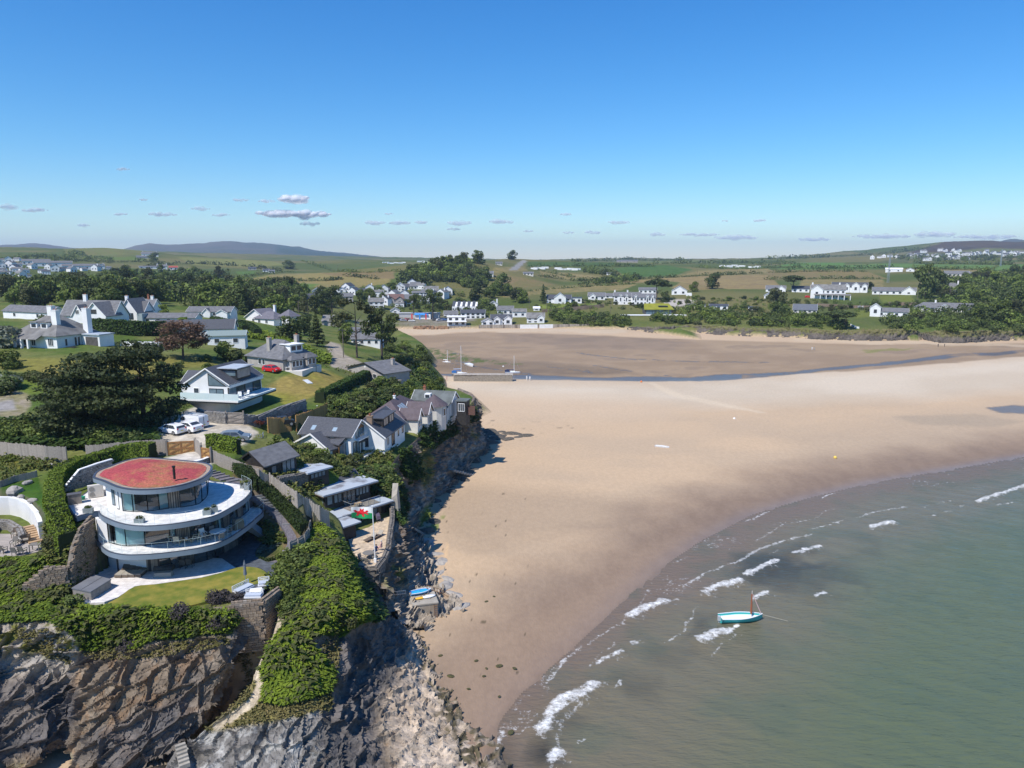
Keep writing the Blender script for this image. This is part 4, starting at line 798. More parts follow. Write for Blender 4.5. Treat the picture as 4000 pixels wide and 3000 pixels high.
def stone_wall(name,label,pts,th=.45,sh=.22,swd=.36,m=None,group=None,cat='stone wall',cap=285,coping=None,parent=None):
 m=m or ST_G
 if m.name not in SMESH:SMESH[m.name]=[stone_mesh(m,k)for k in range(7)]
 o=Vector((pts[0][0],pts[0][1],pts[0][2]));root=T(name,label,cat,o,0,group)if parent is None else parent
 if parent is not None:o=parent.location
 core=MB();R=random.Random(len(pts)+int(abs(pts[0][0])*10));cells=[]
 for(x0,y0,a0,t0),(x1,y1,a1,t1) in zip(pts[:-1],pts[1:]):
  d=Vector((x1-x0,y1-y0,0));L=d.length;d.normalize();nn=Vector((d.y,-d.x,0))
  p=lambda s,q,z:Vector((x0,y0,0))+d*s+nn*q+Vector((0,0,z))-o
  ya,yb=-th/2,th/2-.05
  core.hexa([p(0,yb,a0),p(L,yb,a1),p(L,ya,a1),p(0,ya,a0),p(0,yb,t0-.03),p(L,yb,t1-.03),p(L,ya,t1-.03),p(0,ya,t0-.03)])
  if coping:core.hexa([p(-.02,th/2+.06,t0-.03),p(L+.02,th/2+.06,t1-.03),p(L+.02,-th/2-.06,t1-.03),p(-.02,-th/2-.06,t0-.03),p(-.02,th/2+.06,t0+.07),p(L+.02,th/2+.06,t1+.07),p(L+.02,-th/2-.06,t1+.07),p(-.02,-th/2-.06,t0+.07)],1)
  z=min(a0,a1);row=0
  while z<max(t0,t1):
   s=-R.random()*swd*.6;h=sh*R.uniform(.75,1.2)
   while s<L:
    ww=swd*R.uniform(.6,1.5);c=s+ww/2
    if 0<c<L:
     bz,tz=a0+(a1-a0)*c/L,t0+(t1-t0)*c/L
     if bz-.1<z+h/2<tz:cells.append((p(c,th/2-.03,z+h/2),atan2(d.y,d.x),ww*.94,h*.9))
    s+=ww
   z+=h;row+=1
  s=0
  while s<L and not coping:
   ww=swd*R.uniform(.7,1.2);c=min(s+ww/2,L);cells.append((p(c,0,t0+(t1-t0)*c/L+.04),atan2(d.y,d.x),ww*.9,.2));s+=ww
 core.build('mortar_core',[MORT,WPL],root)
 if len(cells)>cap:R.shuffle(cells)
 extra=MB()
 for i,(c,rz,ww,h) in enumerate(cells):
  if i<cap:
   so=link('stone',R.choice(SMESH[m.name]),root,c,rz+R.uniform(-.04,.04),(ww,.22 if not c.z==0 else .3,h))
  else:
   e=Vector((cos(rz),sin(rz),0))*ww/2;f=Vector((-sin(rz),cos(rz),0))*.1;k=Vector((0,0,h/2*.95))
   extra.hexa([c-e-f-k,c+e-f-k,c+e+f-k,c-e+f-k,c-e-f+k,c+e-f+k,c+e+f+k,c-e+f+k])
 if extra.v:tag(extra.build('small_stones',m,root),kind='stuff')
 return root
 # THE CURVED WHITE HOUSE
def Q(zx,zy,z):return P(200+zx/2.458,1750+zy/2.458,z)
def cr_closed(pts,n=4):
 out=[];m=len(pts)
 for i in range(m):
  p0,p1,p2,p3=pts[i-1],pts[i],pts[(i+1)%m],pts[(i+2)%m]
  for k in range(n):
   t=k/n;out.append(((p1*2)+(p2-p0)*t+(p0*2-p1*5+p2*4-p3)*(t*t)+(p1*3-p0-p2*3+p3)*(t*t*t))*.5)
 return out
def cr_open(pts,n=4):
 pts=[pts[0]*2-pts[1]]+pts+[pts[-1]*2-pts[-2]];out=[]
 for i in range(1,len(pts)-2):
  p0,p1,p2,p3=pts[i-1:i+3]
  for k in range(n):
   t=k/n;out.append(((p1*2)+(p2-p0)*t+(p0*2-p1*5+p2*4-p3)*(t*t)+(p1*3-p0-p2*3+p3)*(t*t*t))*.5)
 return out+[pts[-2]]
HO=Q(850,1180,12)
hroot=T('curved_house','three storey curved white house with a red sedum roof and wide glass balconies','house',HO)
def lc(ps):return[p-HO for p in ps]
def xy(ps):return[(p.x,p.y)for p in ps]
Z0,Z1,Z2,ZR=12.0,15.3,18.15,21.2
def zz_(z):return z-HO.z
def inset(poly,d):
 n=len(poly);out=[]
 ar=sum(poly[i].x*poly[(i+1)%n].y-poly[(i+1)%n].x*poly[i].y for i in range(n));sg=1 if ar>0 else-1
 for i in range(n):
  t=poly[(i+1)%n]-poly[i-1];t.z=0;t.normalize();out.append(poly[i]+Vector((-t.y,t.x,0))*d*sg)
 return out
ROOF=cr_closed(lc([Q(x,y,ZR)for x,y in [(400,278),(440,228),(560,180),(700,128),(830,101),(930,97),(1100,107),(1300,125),(1460,143),(1540,172),(1545,215),(1500,265),(1440,302),(1300,350),(1150,383),(1000,401),(850,406),(730,399),(620,374),(500,322),(420,296)]]),3)
zr=zz_(ZR)
MB().prism(xy(ROOF),zr-.45,zr-.02).build('roof',[FAS],hroot,True)if False else MB().prism(xy(ROOF),zr-.45,zr-.02).build('roof',[FAS],hroot)
rim=MB();a_,b_=ROOF,inset(ROOF,.22);n=len(a_)
for i in range(n):
 j=(i+1)%n;rim.hexa([Vector((p.x,p.y,zr-.02))for p in (a_[i],a_[j],b_[j],b_[i])]+[Vector((p.x,p.y,zr+.10))for p in (a_[i],a_[j],b_[j],b_[i])])
rim.build('roof_coping',FASC,hroot)
grav=mat('gravel_margin',(.42,.33,.25),(.26,.2,.15),scale=5,rough=.95,bump=.04,bscale=9)
MB().prism(xy(inset(ROOF,.22)),zr-.02,zr+.05).build('gravel_margin',grav,hroot)
def sedum():
 ring=inset(ROOF,.62);c=sum(ring,Vector())/len(ring);nr=26;n=len(ring);V,Qd=[],[]
 for k in range(nr+1):
  t=k/nr
  for p in ring:
   q=c+(p-c)*(1-t);V.append((q.x,q.y,0))
 V=np.array(V);t=np.repeat(np.arange(nr+1)/nr,n)
 V[:,2]=zr+.03+.55*np.sin(np.minimum(t*1.15+.06,1)*pi/2)+(fbm(V[:,0]*2.2,V[:,1]*2.2,o=3,s=7)-.5)*.16
 for k in range(nr):
  for i in range(n):Qd.append((k*n+i,k*n+(i+1)%n,(k+1)*n+(i+1)%n,(k+1)*n+i))
 n1=fbm(V[:,0]*.5,V[:,1]*.5,o=4,s=1);n2=fbm(V[:,0]*2.4,V[:,1]*2.4,o=3,s=2)
 a,b,g=np.array((.34,.062,.068)),np.array((.37,.115,.075)),np.array((.22,.19,.05))
 C=a+(b-a)*smooth(.35,.62,n1)[:,None];C=C+(g-C)*(.5*smooth(.54,.70,n2*.6+n1*.4))[:,None]
 M=mat('red_sedum',(.75,.75,.75),(1.25,1.2,1.2),scale=5,rough=.95,bump=.09,bscale=6,attr='col')
 return np_mesh('sedum_planting',V,Qd,[M],True,{'col':C},hroot)
sedum()
fp=Q(1185,298,ZR+.4)-HO
fl=MB().tube(fp,fp+Vector((0,0,1.25)),.12,n=12).tube(fp+Vector((0,0,1.25)),fp+Vector((0,0,1.4)),.17,n=12).tube(fp+Vector((0,0,.5)),fp+Vector((0,0,.62)),.14,n=12).tube(fp+Vector((0,0,.85)),fp+Vector((0,0,.97)),.14,n=12)
fl.build('flue',mat('matt_black',(.02,.02,.02),rough=.5),hroot)
UD=lc([Q(x,y,Z2)for x,y in [(165,572),(228,655),(292,645),(440,610),(452,620),(480,648),(560,688),(650,720),(760,743),(900,751),(1050,743),(1200,727),(1350,702),(1480,676),(1600,641),(1720,577),(1850,497),(1914,432),(1922,404),(1890,378),(1830,350),(1690,330),(1520,310),(1430,215),(1000,120),(620,235),(430,350),(330,430),(165,545)]])
LD=lc([Q(x,y,Z1)for x,y in [(466,925),(484,950),(540,990),(620,1015),(720,1028),(850,1027),(1000,1018),(1200,996),(1400,966),(1550,931),(1650,895),(1760,836),(1900,737),(2000,650),(2036,615),(2030,588),(1985,563),(1900,540),(1500,560),(1000,640),(600,720),(430,760),(420,860)]])
def deck(name,poly,z,th,tile):
 pl=cr_closed(poly,3)
 MB().prism(xy(pl),zz_(z)-th,zz_(z)-.03).build(name+'_slab',FAS,hroot)
 MB().prism(xy(inset(pl,.16)),zz_(z)-.03,zz_(z)).build(name+'_floor',tile,hroot)
 r=MB();b_=inset(pl,.14);n=len(pl)
 for i in range(n):
  j=(i+1)%n;r.hexa([Vector((p.x,p.y,zz_(z)-.03))for p in (pl[i],pl[j],b_[j],b_[i])]+[Vector((p.x,p.y,zz_(z)+.035))for p in (pl[i],pl[j],b_[j],b_[i])])
 r.build(name+'_edge',FASC,hroot);return pl
deck('upper_balcony',UD,Z2,.52,DECK);deck('lower_balcony',LD,Z1,.52,DECK)
def balustrade(pts,z,n0):
 pts=cr_open(pts,5);acc=0;start=0;seg=[]
 for i in range(1,len(pts)):
  acc+=(pts[i]-pts[i-1]).length
  if acc>1.35 or i==len(pts)-1:
   b=MB();s=pts[start:i+1]
   for a,c in zip(s[:-1],s[1:]):
    b.add([(a.x,a.y,zz_(z)),(c.x,c.y,zz_(z)),(c.x,c.y,zz_(z)+1.08),(a.x,a.y,zz_(z)+1.08)],[(0,1,2,3)])
   b.build('balustrade_pane',BAL,hroot)
   e=MB();e.bar((s[-1].x,s[-1].y,zz_(z)),(s[-1].x,s[-1].y,zz_(z)+1.09),.018);
   for a,c in zip(s[:-1],s[1:]):e.bar((a.x,a.y,zz_(z)+1.09),(c.x,c.y,zz_(z)+1.09),.02,.015)
   e.build('balustrade_edge',mat('glass_edge',(.55,.66,.66),rough=.3),hroot);start=i;acc=0
balustrade([p+Vector((0,.12,0))for p in UD[3:21]],Z2,0);balustrade([p+Vector((0,.12,0))for p in LD[0:18]],Z1,0)
def strip(name,pts,z0,z1,m,th=.25,sub=1):
 pts=cr_open(pts,sub)if sub>1 and len(pts)>2 else pts;b=MB()
 for a,c in zip(pts[:-1],pts[1:]):
  d=(c-a);d.z=0;d.normalize();nn=Vector((-d.y,d.x,0))*th
  b.hexa([Vector((p.x,p.y,z0))for p in (a,c,c+nn,a+nn)]+[Vector((p.x,p.y,z1))for p in (a,c,c+nn,a+nn)])
 return b.build(name,m,hroot)
def glazing(pts,z0,z1,g=GLS,curtain=(),every=1,sub=4):
 for i,(a,c) in enumerate(zip(pts[:-1],pts[1:])):
  seg=cr_open(pts,sub)[i*sub:(i+1)*sub+1]if len(pts)>2 else[a,c]
  b=MB()
  for p,q in zip(seg[:-1],seg[1:]):b.add([(p.x,p.y,z0+.05),(q.x,q.y,z0+.05),(q.x,q.y,z1-.05),(p.x,p.y,z1-.05)],[(0,1,2,3)])
  b.build('glass_pane',g,hroot)
  f=MB();f.bar((a.x,a.y,z0),(a.x,a.y,z1),.07);f.bar((c.x,c.y,z0),(c.x,c.y,z1),.07)
  for p,q in zip(seg[:-1],seg[1:]):f.bar((p.x,p.y,z0+.03),(q.x,q.y,z0+.03),.07,.06);f.bar((p.x,p.y,z1-.03),(q.x,q.y,z1-.03),.07,.06)
  f.build('window_frame',DRK,hroot)
  if i in curtain:
   cu=MB();m=len(seg);fine=[]
   for p,q in zip(seg[:-1],seg[1:]):fine+=[p+(q-p)*k/10 for k in range(10)]
   fine.append(seg[-1]);pr=None;
   for k,p in enumerate(fine):
    d=(fine[min(k+1,len(fine)-1)]-fine[max(k-1,0)]);d.normalize();nn=Vector((-d.y,d.x,0));r=p+nn*(.25+.07*sin(k*2.1));
    if pr is not None:cu.add([(pr.x,pr.y,z0+.08),(r.x,r.y,z0+.08),(r.x,r.y,z1-.08),(pr.x,pr.y,z1-.08)],[(0,1,2,3)])
    pr=r
   cu.build('curtain',CURT,hroot,True)
def core(pts,z0,z1,k=.30):
 c=sum(pts,Vector())/len(pts)+Vector((0,3,0));strip('inner_wall',[p+(c-p)*k for p in pts],z0,z1,INT)
def L2(l,z):return lc([Q(x,y,z)for x,y in l])
f2=L2([(540,560),(690,605),(790,613),(930,607),(1040,594),(1130,581),(1240,570),(1390,545),(1450,511),(1502,445),(1508,330)],Z2);z0,z1=zz_(Z2),zz_(ZR)-.45
strip('white_wall',f2[0:2],z0,z1,W_)
glazing(f2[1:6],z0,z1,GLS,(0,3));strip('stone_panel',f2[5:7],z0,z1,STN);glazing(f2[6:11],z0,z1,GLS,())
back2=[p for p in inset(ROOF,1.2)][8:22];strip('rear_wall',back2,z0,z1,W_);core(f2,z0,z1)
def inset_opening(a,c,t0,t1,za,zb,name):
 p,q=a+(c-a)*t0,a+(c-a)*t1;d=(c-a).normalized();nn=Vector((d.y,-d.x,0))*.03
 fr=MB().hexa([Vector((v.x,v.y,za))+k for k in (nn,)for v in (p,q)]+[Vector((v.x,v.y,za))-nn*2 for v in (q,p)]+[Vector((v.x,v.y,zb))+nn for v in (p,q)]+[Vector((v.x,v.y,zb))-nn*2 for v in (q,p)]).build(name,DRK,hroot)
 e=(q-p)*.12;n2=nn*1.4
 MB().add([Vector((p.x+e.x,p.y+e.y,za+.1))+n2,Vector((q.x-e.x,q.y-e.y,za+.1))+n2,Vector((q.x-e.x,q.y-e.y,zb-.1))+n2,Vector((p.x+e.x,p.y+e.y,zb-.1))+n2],[(0,1,2,3)]).build('pane',WINB if name=='window' else W_,fr)
inset_opening(f2[0],f2[1],.36,.56,z0+.35,z1-.25,'window');inset_opening(f2[0],f2[1],.64,.80,z0+.05,z1-.25,'door')
f1=L2([(460,892),(555,905),(605,922),(722,943),(905,937),(1145,905),(1200,897),(1345,873),(1480,842),(1610,803),(1655,775),(1720,735),(1790,690),(1845,645),(1895,600)],Z1);z0,z1=zz_(Z1),zz_(Z2)-.52
strip('white_wall',f1[0:2],z0,z1,W_);glazing(f1[1:5],z0,z1,GLS,(1,2));glazing(f1[4:6],z0,z1,GLD);glazing(f1[5:7],z0,z1,GLS,(0,));strip('stone_panel',f1[6:8],z0,z1,STN)
glazing(f1[7:10],z0,z1,GLD);glazing(f1[9:11],z0,z1,GLS,(0,));strip('stone_panel',f1[10:12],z0,z1,STN);glazing(f1[11:13],z0,z1,GLS);strip('stone_panel',f1[12:14],z0,z1,STN);glazing(f1[13:15],z0,z1,GLS)
core(f1,z0,z1);strip('side_wall',L2([(395,800),(460,892)],Z1),z0,z1,W_);strip('end_wall',[f1[14],f1[14]+Vector((-1,5,0))],z0,z1,W_)
f0=L2([(425,1165),(490,1150),(555,1136),(650,1180),(920,1190),(1045,1186),(1150,1170),(1250,1150),(1380,1112),(1500,1080),(1580,1050),(1660,1012),(1800,930),(1880,855)],Z0);z0,z1=0,zz_(Z1)-.52
glazing(f0[0:3],z0,z1,GLS,(1,));strip('white_wall',f0[2:4],z0,z1,W_);strip('white_wall',f0[3:5],z0,z1,W_);strip('stone_panel',f0[4:6],z0,z1,STN);glazing(f0[5:8],z0,z1,GLD);strip('stone_panel',f0[7:9],z0,z1,STN)
glazing(f0[8:12],z0,z1,GLD);strip('stone_panel',f0[11:13],z0,z1,STN);glazing(f0[12:14],z0,z1,GLD);core(f0,z0,z1);strip('end_wall',[f0[13],f0[13]+Vector((-.5,4,0))],z0,z1,W_)
pp=Q(652,1180,Z0)-HO;MB().bar(pp+Vector((0,-.15,0)),pp+Vector((0,-.15,z1)),.1).build('post',DRK,hroot)
a,b=Q(2045,775,13.2)-HO,Q(1935,745,14.8)-HO
MB().hexa([a+Vector((-.5,0,-1.2)),a+Vector((.2,0,-1.2)),a+Vector((.2,1.2,-1.2)),a+Vector((-.5,1.2,-1.2)),b+Vector((-1.6,0,0)),b+Vector((-.4,0,0)),b+Vector((-.4,1.2,0)),b+Vector((-1.6,1.2,0))]).build('balcony_prop',FAS,hroot)
# patio, lawn, paths around the house (sheets 4 mm or more apart)
def sheet(name,pts,z,m,thick=.06,smooth_n=0,label=None):
 ps=[P(x,y,z)for x,y in pts];ps=cr_closed(ps,smooth_n)if smooth_n else ps;o=ps[0].copy();o.z=z
 b=MB().prism([(p.x-o.x,p.y-o.y)for p in ps],-thick,0);ob=b.build(name,m,None,False,o);return tag(ob,kind='structure')
def zq(l):return[(200+x/2.458,1750+y/2.458)for x,y in l]
LAWNM=mat('lawn_grass',(.115,.145,.018),(.255,.215,.04),scale=.8,rough=.95,bump=.05,bscale=14,detail=7)
sheet('lawn',zq([(800,1330),(1000,1308),(1250,1272),(1450,1242),(1640,1195),(1760,1152),(1900,1140),(2010,1160),(2085,1215),(2105,1245),(2060,1280),(1950,1310),(1840,1330),(1800,1400),(1500,1470),(1300,1520),(1100,1545),(900,1555),(700,1545),(540,1500),(640,1440)]),12.06,LAWNM,.5,3)
sheet('patio',zq([(425,1185),(430,1245),(500,1292),(620,1320),(780,1327),(1000,1306),(1250,1270),(1450,1240),(1640,1193),(1772,1150),(1640,1060),(1300,1040),(700,1040),(420,1060)]),12.05,PATT,.5)
sheet('path',zq([(440,1250),(620,1320),(800,1328),(640,1432),(510,1478),(200,1500),(80,1450),(260,1300)]),12.042,PATT,.4)
sheet('path',zq([(1600,1080),(1772,1150),(1900,1136),(2020,1155),(2110,1225),(2120,1250),(2060,1300),(2040,1400),(1990,1420),(1840,1420),(1790,1390),(1870,1325),(2060,1278),(2150,1270),(2190,1200),(2220,1140),(2180,1100),(2060,1090),(1960,1040),(1960,980),(2130,780),(2050,700),(1700,760)]),12.036,SLATP,.4)
def Pg(x,y):
 g=G(x,y);return g if g is not None else P(x,y,12)
pw=tag(MB().build('steps',PURP)if False else None,None)if False else None
# slate chip path with stone step edges climbing beside the house
def ribbon(name,ctr,wd,m,dz=.06,n=6):
 ps=[Pg(x,y)for x,y in ctr];ps=cr_open(ps,n);b=MB();L,R=[],[]
 for i,p in enumerate(ps):
  d=ps[min(i+1,len(ps)-1)]-ps[max(i-1,0)];d.z=0;d.normalize();nn=Vector((-d.y,d.x,0))*wd/2;q=Vector((p.x,p.y,gz_(p.x,p.y)+dz));L.append(q+nn);R.append(q-nn)
 for i in range(len(ps)-1):b.add([R[i],R[i+1],L[i+1],L[i]],[(0,1,2,3)]);b.add([R[i]-Vector((0,0,.4)),R[i+1]-Vector((0,0,.4)),R[i+1],R[i]],[(0,1,2,3)]);b.add([L[i],L[i+1],L[i+1]-Vector((0,0,.4)),L[i]-Vector((0,0,.4))],[(0,1,2,3)])
 return tag(b.build(name,m),kind='structure'),ps
ribbon('slate_path',[(835,1850),(880,1872),(940,1900),(1000,1940),(1050,1975),(1095,2015),(1130,2060),(1150,2110),(1135,2160),(1100,2195),(1050,2210)],1.5,PURP,.10)
stm=MB().box(-.85,.85,-.11,.11,-.12,.06).mesh('step',mat('slate_step',(.21,.205,.21),(.15,.148,.155),scale=3,rough=.8))
for i,(x,y,r) in enumerate([(818,1848,.5),(835,1853,.5),(852,1860,.5),(870,1868,.45),(888,1876,.4),(906,1884,.4),(985,1935,.2),(997,1943,.2),(1008,1951,.2),(1020,1960,.15),(1032,1970,.1),(1044,1980,.1),(1056,1990,.05),(1068,2000,0),(1080,2012,0),(1094,2024,-.1),(1125,2052,-.1)]):
 p=Pg(x,y);o=link('step',stm,None,(p.x,p.y,gz_(p.x,p.y)+.16),r+.35)
 tag(o,'dark slate step edging the garden path beside the curved house, one of a flight','step','slate steps of the garden path')
 # VEGETATION
def leafmat(name,c1,c2,trans=.22,vary=.35):
 if name in MATS:return MATS[name]
 m=bpy.data.materials.new(name);m.use_nodes=True;MATS[name]=m;nt=m.node_tree;b=nt.nodes['Principled BSDF'];L=nt.links.new
 b.inputs['Roughness'].default_value=.65;b.inputs['Specular IOR Level'].default_value=.25
 a=nod(nt,'ShaderNodeAttribute',attribute_name='col');x=nod(nt,'ShaderNodeMix',data_type='RGBA');L(a.outputs['Fac'],x.inputs[0]);x.inputs[6].default_value=c4(c1);x.inputs[7].default_value=c4(c2)
 oi=nod(nt,'ShaderNodeObjectInfo');r=nod(nt,'ShaderNodeMapRange');r.inputs[3].default_value=1-vary;r.inputs[4].default_value=1+vary;L(oi.outputs['Random'],r.inputs[0])
 y=nod(nt,'ShaderNodeMix',data_type='RGBA',blend_type='MULTIPLY');y.inputs[0].default_value=1;L(x.outputs[2],y.inputs[6]);L(r.outputs[0],y.inputs[7]);L(y.outputs[2],b.inputs['Base Color'])
 t=nod(nt,'ShaderNodeBsdfTranslucent');L(y.outputs[2],t.inputs[0]);ms=nod(nt,'ShaderNodeMixShader');ms.inputs[0].default_value=trans
 L(b.outputs[0],ms.inputs[1]);L(t.outputs[0],ms.inputs[2]);L(ms.outputs[0],nt.nodes['Material Output'].inputs[0]);return m
BARK=mat('bark',(.11,.085,.065),(.06,.048,.04),scale=4,rough=.95)
GRN_L=leafmat('leaves_mid_green',(.066,.098,.018),(.165,.205,.04));GRN_D=leafmat('leaves_dark_green',(.042,.064,.016),(.118,.146,.038));GRN_Y=leafmat('leaves_yellow_green',(.085,.12,.012),(.16,.19,.025))
GRN_O=leafmat('leaves_olive',(.05,.06,.018),(.10,.105,.035));CYPR=leafmat('leaves_cypress',(.024,.038,.012),(.068,.082,.027));GRN_T=leafmat('long_grass',(.075,.11,.018),(.20,.19,.06),.2,0);COPR=leafmat('leaves_copper',(.10,.055,.035),(.19,.12,.075));HEDG=leafmat('leaves_hedge',(.022,.045,.010),(.065,.105,.016));HEDY=leafmat('leaves_bright_hedge',(.075,.125,.010),(.17,.22,.022))
BRACK=leafmat('bracken_fronds',(.065,.110,.012),(.24,.31,.03),.3,0);GRAS=leafmat('dry_grass',(.10,.10,.03),(.24,.2,.08),.2,0);PURH=leafmat('leaves_purple_hebe',(.055,.05,.045),(.105,.085,.085));RED_=leafmat('leaves_red',(.12,.03,.022),(.20,.06,.03));GREYG=leafmat('leaves_silver',(.13,.15,.10),(.24,.26,.19))
def leaves(P_,Nn,size,r,asp=1.3,jit=.55):
 n=len(P_);N=Nn+r.normal(0,jit,(n,3));N/=np.linalg.norm(N,axis=1,keepdims=True)+1e-9
 A=np.cross(N,r.normal(0,1,(n,3)));A/=np.linalg.norm(A,axis=1,keepdims=True)+1e-9;B=np.cross(N,A)
 s=(size*r.uniform(.55,1.35,n))[:,None];a,b=A*s*asp*.5,B*s*.5
 V=np.stack([P_-a,P_-b*.9+a*.1,P_+a,P_+b*.9+a*.1],1).reshape(-1,3);Q_=np.arange(4*n).reshape(n,4)
 return V,Q_
def crown_mesh(name,blobs,n,leaf,m,seed,shell=.25,jit=.55):
 r=np.random.default_rng(seed);bl=np.array(blobs,float);w=(bl[:,3]*bl[:,4]+bl[:,4]*bl[:,5]+bl[:,3]*bl[:,5]);k=r.choice(len(bl),n,p=w/w.sum())
 d=r.normal(0,1,(n,3));d/=np.linalg.norm(d,axis=1,keepdims=True);b=bl[k];rad=1-shell*r.random(n)**1.5*1.4+.06*r.normal(0,1,n)
 Pp=b[:,:3]+d*b[:,3:6]*rad[:,None];V,Q_=leaves(Pp,d/b[:,3:6]*b[:,3:6].mean(),leaf,r,jit=jit)
 c=np.clip(.5+.28*r.normal(0,1,n)+.35*(r.random(len(bl))[k]-.5),0,1);C=np.repeat(c,4)[:,None].repeat(3,1)
 me=bpy.data.meshes.new(name);o=np_mesh(name,V,Q_,[m],False,{'col':C});me=o.data;bpy.data.objects.remove(o);return me
def trunk_mesh(name,h,r0,limbs,seed):
 R=random.Random(seed);b=MB();p=Vector((0,0,-.3*h));q=Vector((R.uniform(-.03,.03)*h,R.uniform(-.03,.03)*h,h*.55));b.tube(p,q,r0*1.25,r0*.7,7);t=Vector((q.x*1.5,q.y*1.5,h*.92));b.tube(q,t,r0*.7,r0*.15,6)
 for i in range(limbs):
  z=h*R.uniform(.25,.75);a=R.uniform(0,2*pi);s=Vector((q.x*z/h,q.y*z/h,z));e=s+Vector((cos(a),sin(a),R.uniform(.2,.7)))*h*R.uniform(.18,.34);b.tube(s,e,r0*.4,r0*.1,5)
 return b.mesh(name,BARK)
def rblobs(k,seed,R=.5,z0=.3,z1=1.0,rs=(.16,.28),flat=.8,top=.6):
 r=random.Random(seed);out=[]
 for i in range(k):
  z=r.uniform(z0,z1);t=(z-z0)/(z1-z0);lim=R*(1-abs(t-.35)**1.6*top*1.3);a=r.uniform(0,2*pi);d=lim*sqrt(r.random())*.8;s=r.uniform(*rs)
  out.append((d*cos(a),d*sin(a),z-s*flat*.5,s,s,s*flat))
 return out
TM={}
for k_ in range(4):TM['broad%d'%k_]=(crown_mesh('crown',rblobs(15,10+k_,.48,.32,1.0),1500,.075,GRN_L,k_),trunk_mesh('trunk',1,.028,5,k_))
for k_ in range(3):TM['dark%d'%k_]=(crown_mesh('crown',rblobs(15,30+k_,.46,.25,1.0),1500,.075,GRN_D,20+k_),trunk_mesh('trunk',1,.03,5,20+k_))
for k_ in range(2):TM['olive%d'%k_]=(crown_mesh('crown',rblobs(14,50+k_,.5,.3,1.0),1400,.075,GRN_O,40+k_),trunk_mesh('trunk',1,.028,5,40+k_))
for k_ in range(3):TM['shrub%d'%k_]=(crown_mesh('crown',rblobs(9,70+k_,.5,.1,.8,(.2,.32)),620,.11,GRN_L,60+k_),None);TM['dshrub%d'%k_]=(crown_mesh('crown',rblobs(9,75+k_,.5,.1,.8,(.2,.32)),620,.11,GRN_D,64+k_),None)
for k_ in range(2):TM['yshrub%d'%k_]=(crown_mesh('crown',rblobs(9,80+k_,.5,.1,.8,(.2,.32)),620,.11,GRN_Y,70+k_),None);TM['oshrub%d'%k_]=(crown_mesh('crown',rblobs(9,85+k_,.5,.1,.8,(.2,.32)),620,.11,GRN_O,74+k_),None)
TM['purple']=(crown_mesh('crown',rblobs(10,91,.5,.1,.7,(.2,.3)),1500,.07,PURH,91),None);TM['red']=(crown_mesh('crown',rblobs(9,92,.5,.1,.7,(.2,.3)),700,.1,RED_,92),None);TM['silver']=(crown_mesh('crown',rblobs(9,93,.5,.1,.7,(.2,.3)),700,.1,GREYG,93),None)
def umbrella(seed,n=9,zl=.72):
 r=random.Random(seed);out=[]
 for i in range(n):
  a=r.uniform(0,2*pi);d=.42*sqrt(r.random());out.append((d*cos(a),d*sin(a),r.uniform(zl,.93)-d*.25,r.uniform(.13,.2),r.uniform(.13,.2),.075))
 return out
TM['umbrella']=(crown_mesh('crown',umbrella(3,16),1900,.06,GRN_D,100,.5),trunk_mesh('trunk',.95,.03,7,100))
TM['pine_open']=(crown_mesh('crown',[(.30*cos(a)*k,.30*sin(a)*k,z,s,s,s*.38)for a,k,z,s in [(0,.7,.97,.16),(2,1.1,.88,.14),(4,1.2,.84,.15),(1,1.4,.76,.13),(3,1.3,.70,.12),(5,1.5,.66,.11),(.5,1.2,.58,.08),(4.4,.9,.92,.13),(2.6,1.0,.8,.1)]],900,.05,GRN_O,101,.7),trunk_mesh('trunk',1,.018,9,101))
TM['pine_dense']=(crown_mesh('crown',[(.33*cos(a)*k,.33*sin(a)*k,z,s,s,s*.5)for a,k,z,s in [(0,.4,.95,.2),(2,.9,.86,.2),(4,1.0,.84,.2),(1,1.2,.72,.19),(3,1.2,.70,.19),(5.2,1.3,.66,.2),(.5,1.3,.55,.17),(4.4,.9,.6,.17),(2.6,1.3,.52,.16),(5.8,1.2,.44,.15),(3.6,1.2,.40,.13),(1.6,.5,.8,.2)]],2600,.05,GRN_D,102,.5),trunk_mesh('trunk',.95,.025,8,102))
TM['conifer']=(crown_mesh('crown',[((1-z)*.22*cos(i*2.4),(1-z)*.22*sin(i*2.4),z,.05+(1-z)*.24,.05+(1-z)*.24,.05)for i,z in enumerate(np.linspace(.1,.97,22))],1700,.06,GRN_D,103,.45),trunk_mesh('trunk',.95,.018,2,103))
TM['golden']=(crown_mesh('crown',rblobs(13,104,.42,.15,1.0,(.16,.25)),1300,.075,GRN_Y,104),trunk_mesh('trunk',.8,.025,3,104))
TM['copper']=(crown_mesh('crown',rblobs(26,105,.52,.30,.95,(.10,.19),.7,.8),5200,.035,COPR,105,.6),trunk_mesh('trunk',.8,.03,12,105))
def cypress_blobs(seed):
 r=random.Random(seed);out=[]
 for i in range(58):
  z=r.uniform(.06,.95);lim=.5*(1-max(0,z-.3)**1.6*1.1);a=r.uniform(0,2*pi);d=lim*sqrt(r.uniform(.15,1));s=r.uniform(.10,.18);out.append((d*cos(a),d*sin(a),z+d*.12,s*1.35,s*1.35,s*.40))
 return out
for k_ in range(2):TM['cypress%d'%k_]=(crown_mesh('crown',cypress_blobs(200+k_),11000,.034,CYPR,106+k_,.3,.75),trunk_mesh('trunk',.85,.03,14,106+k_))
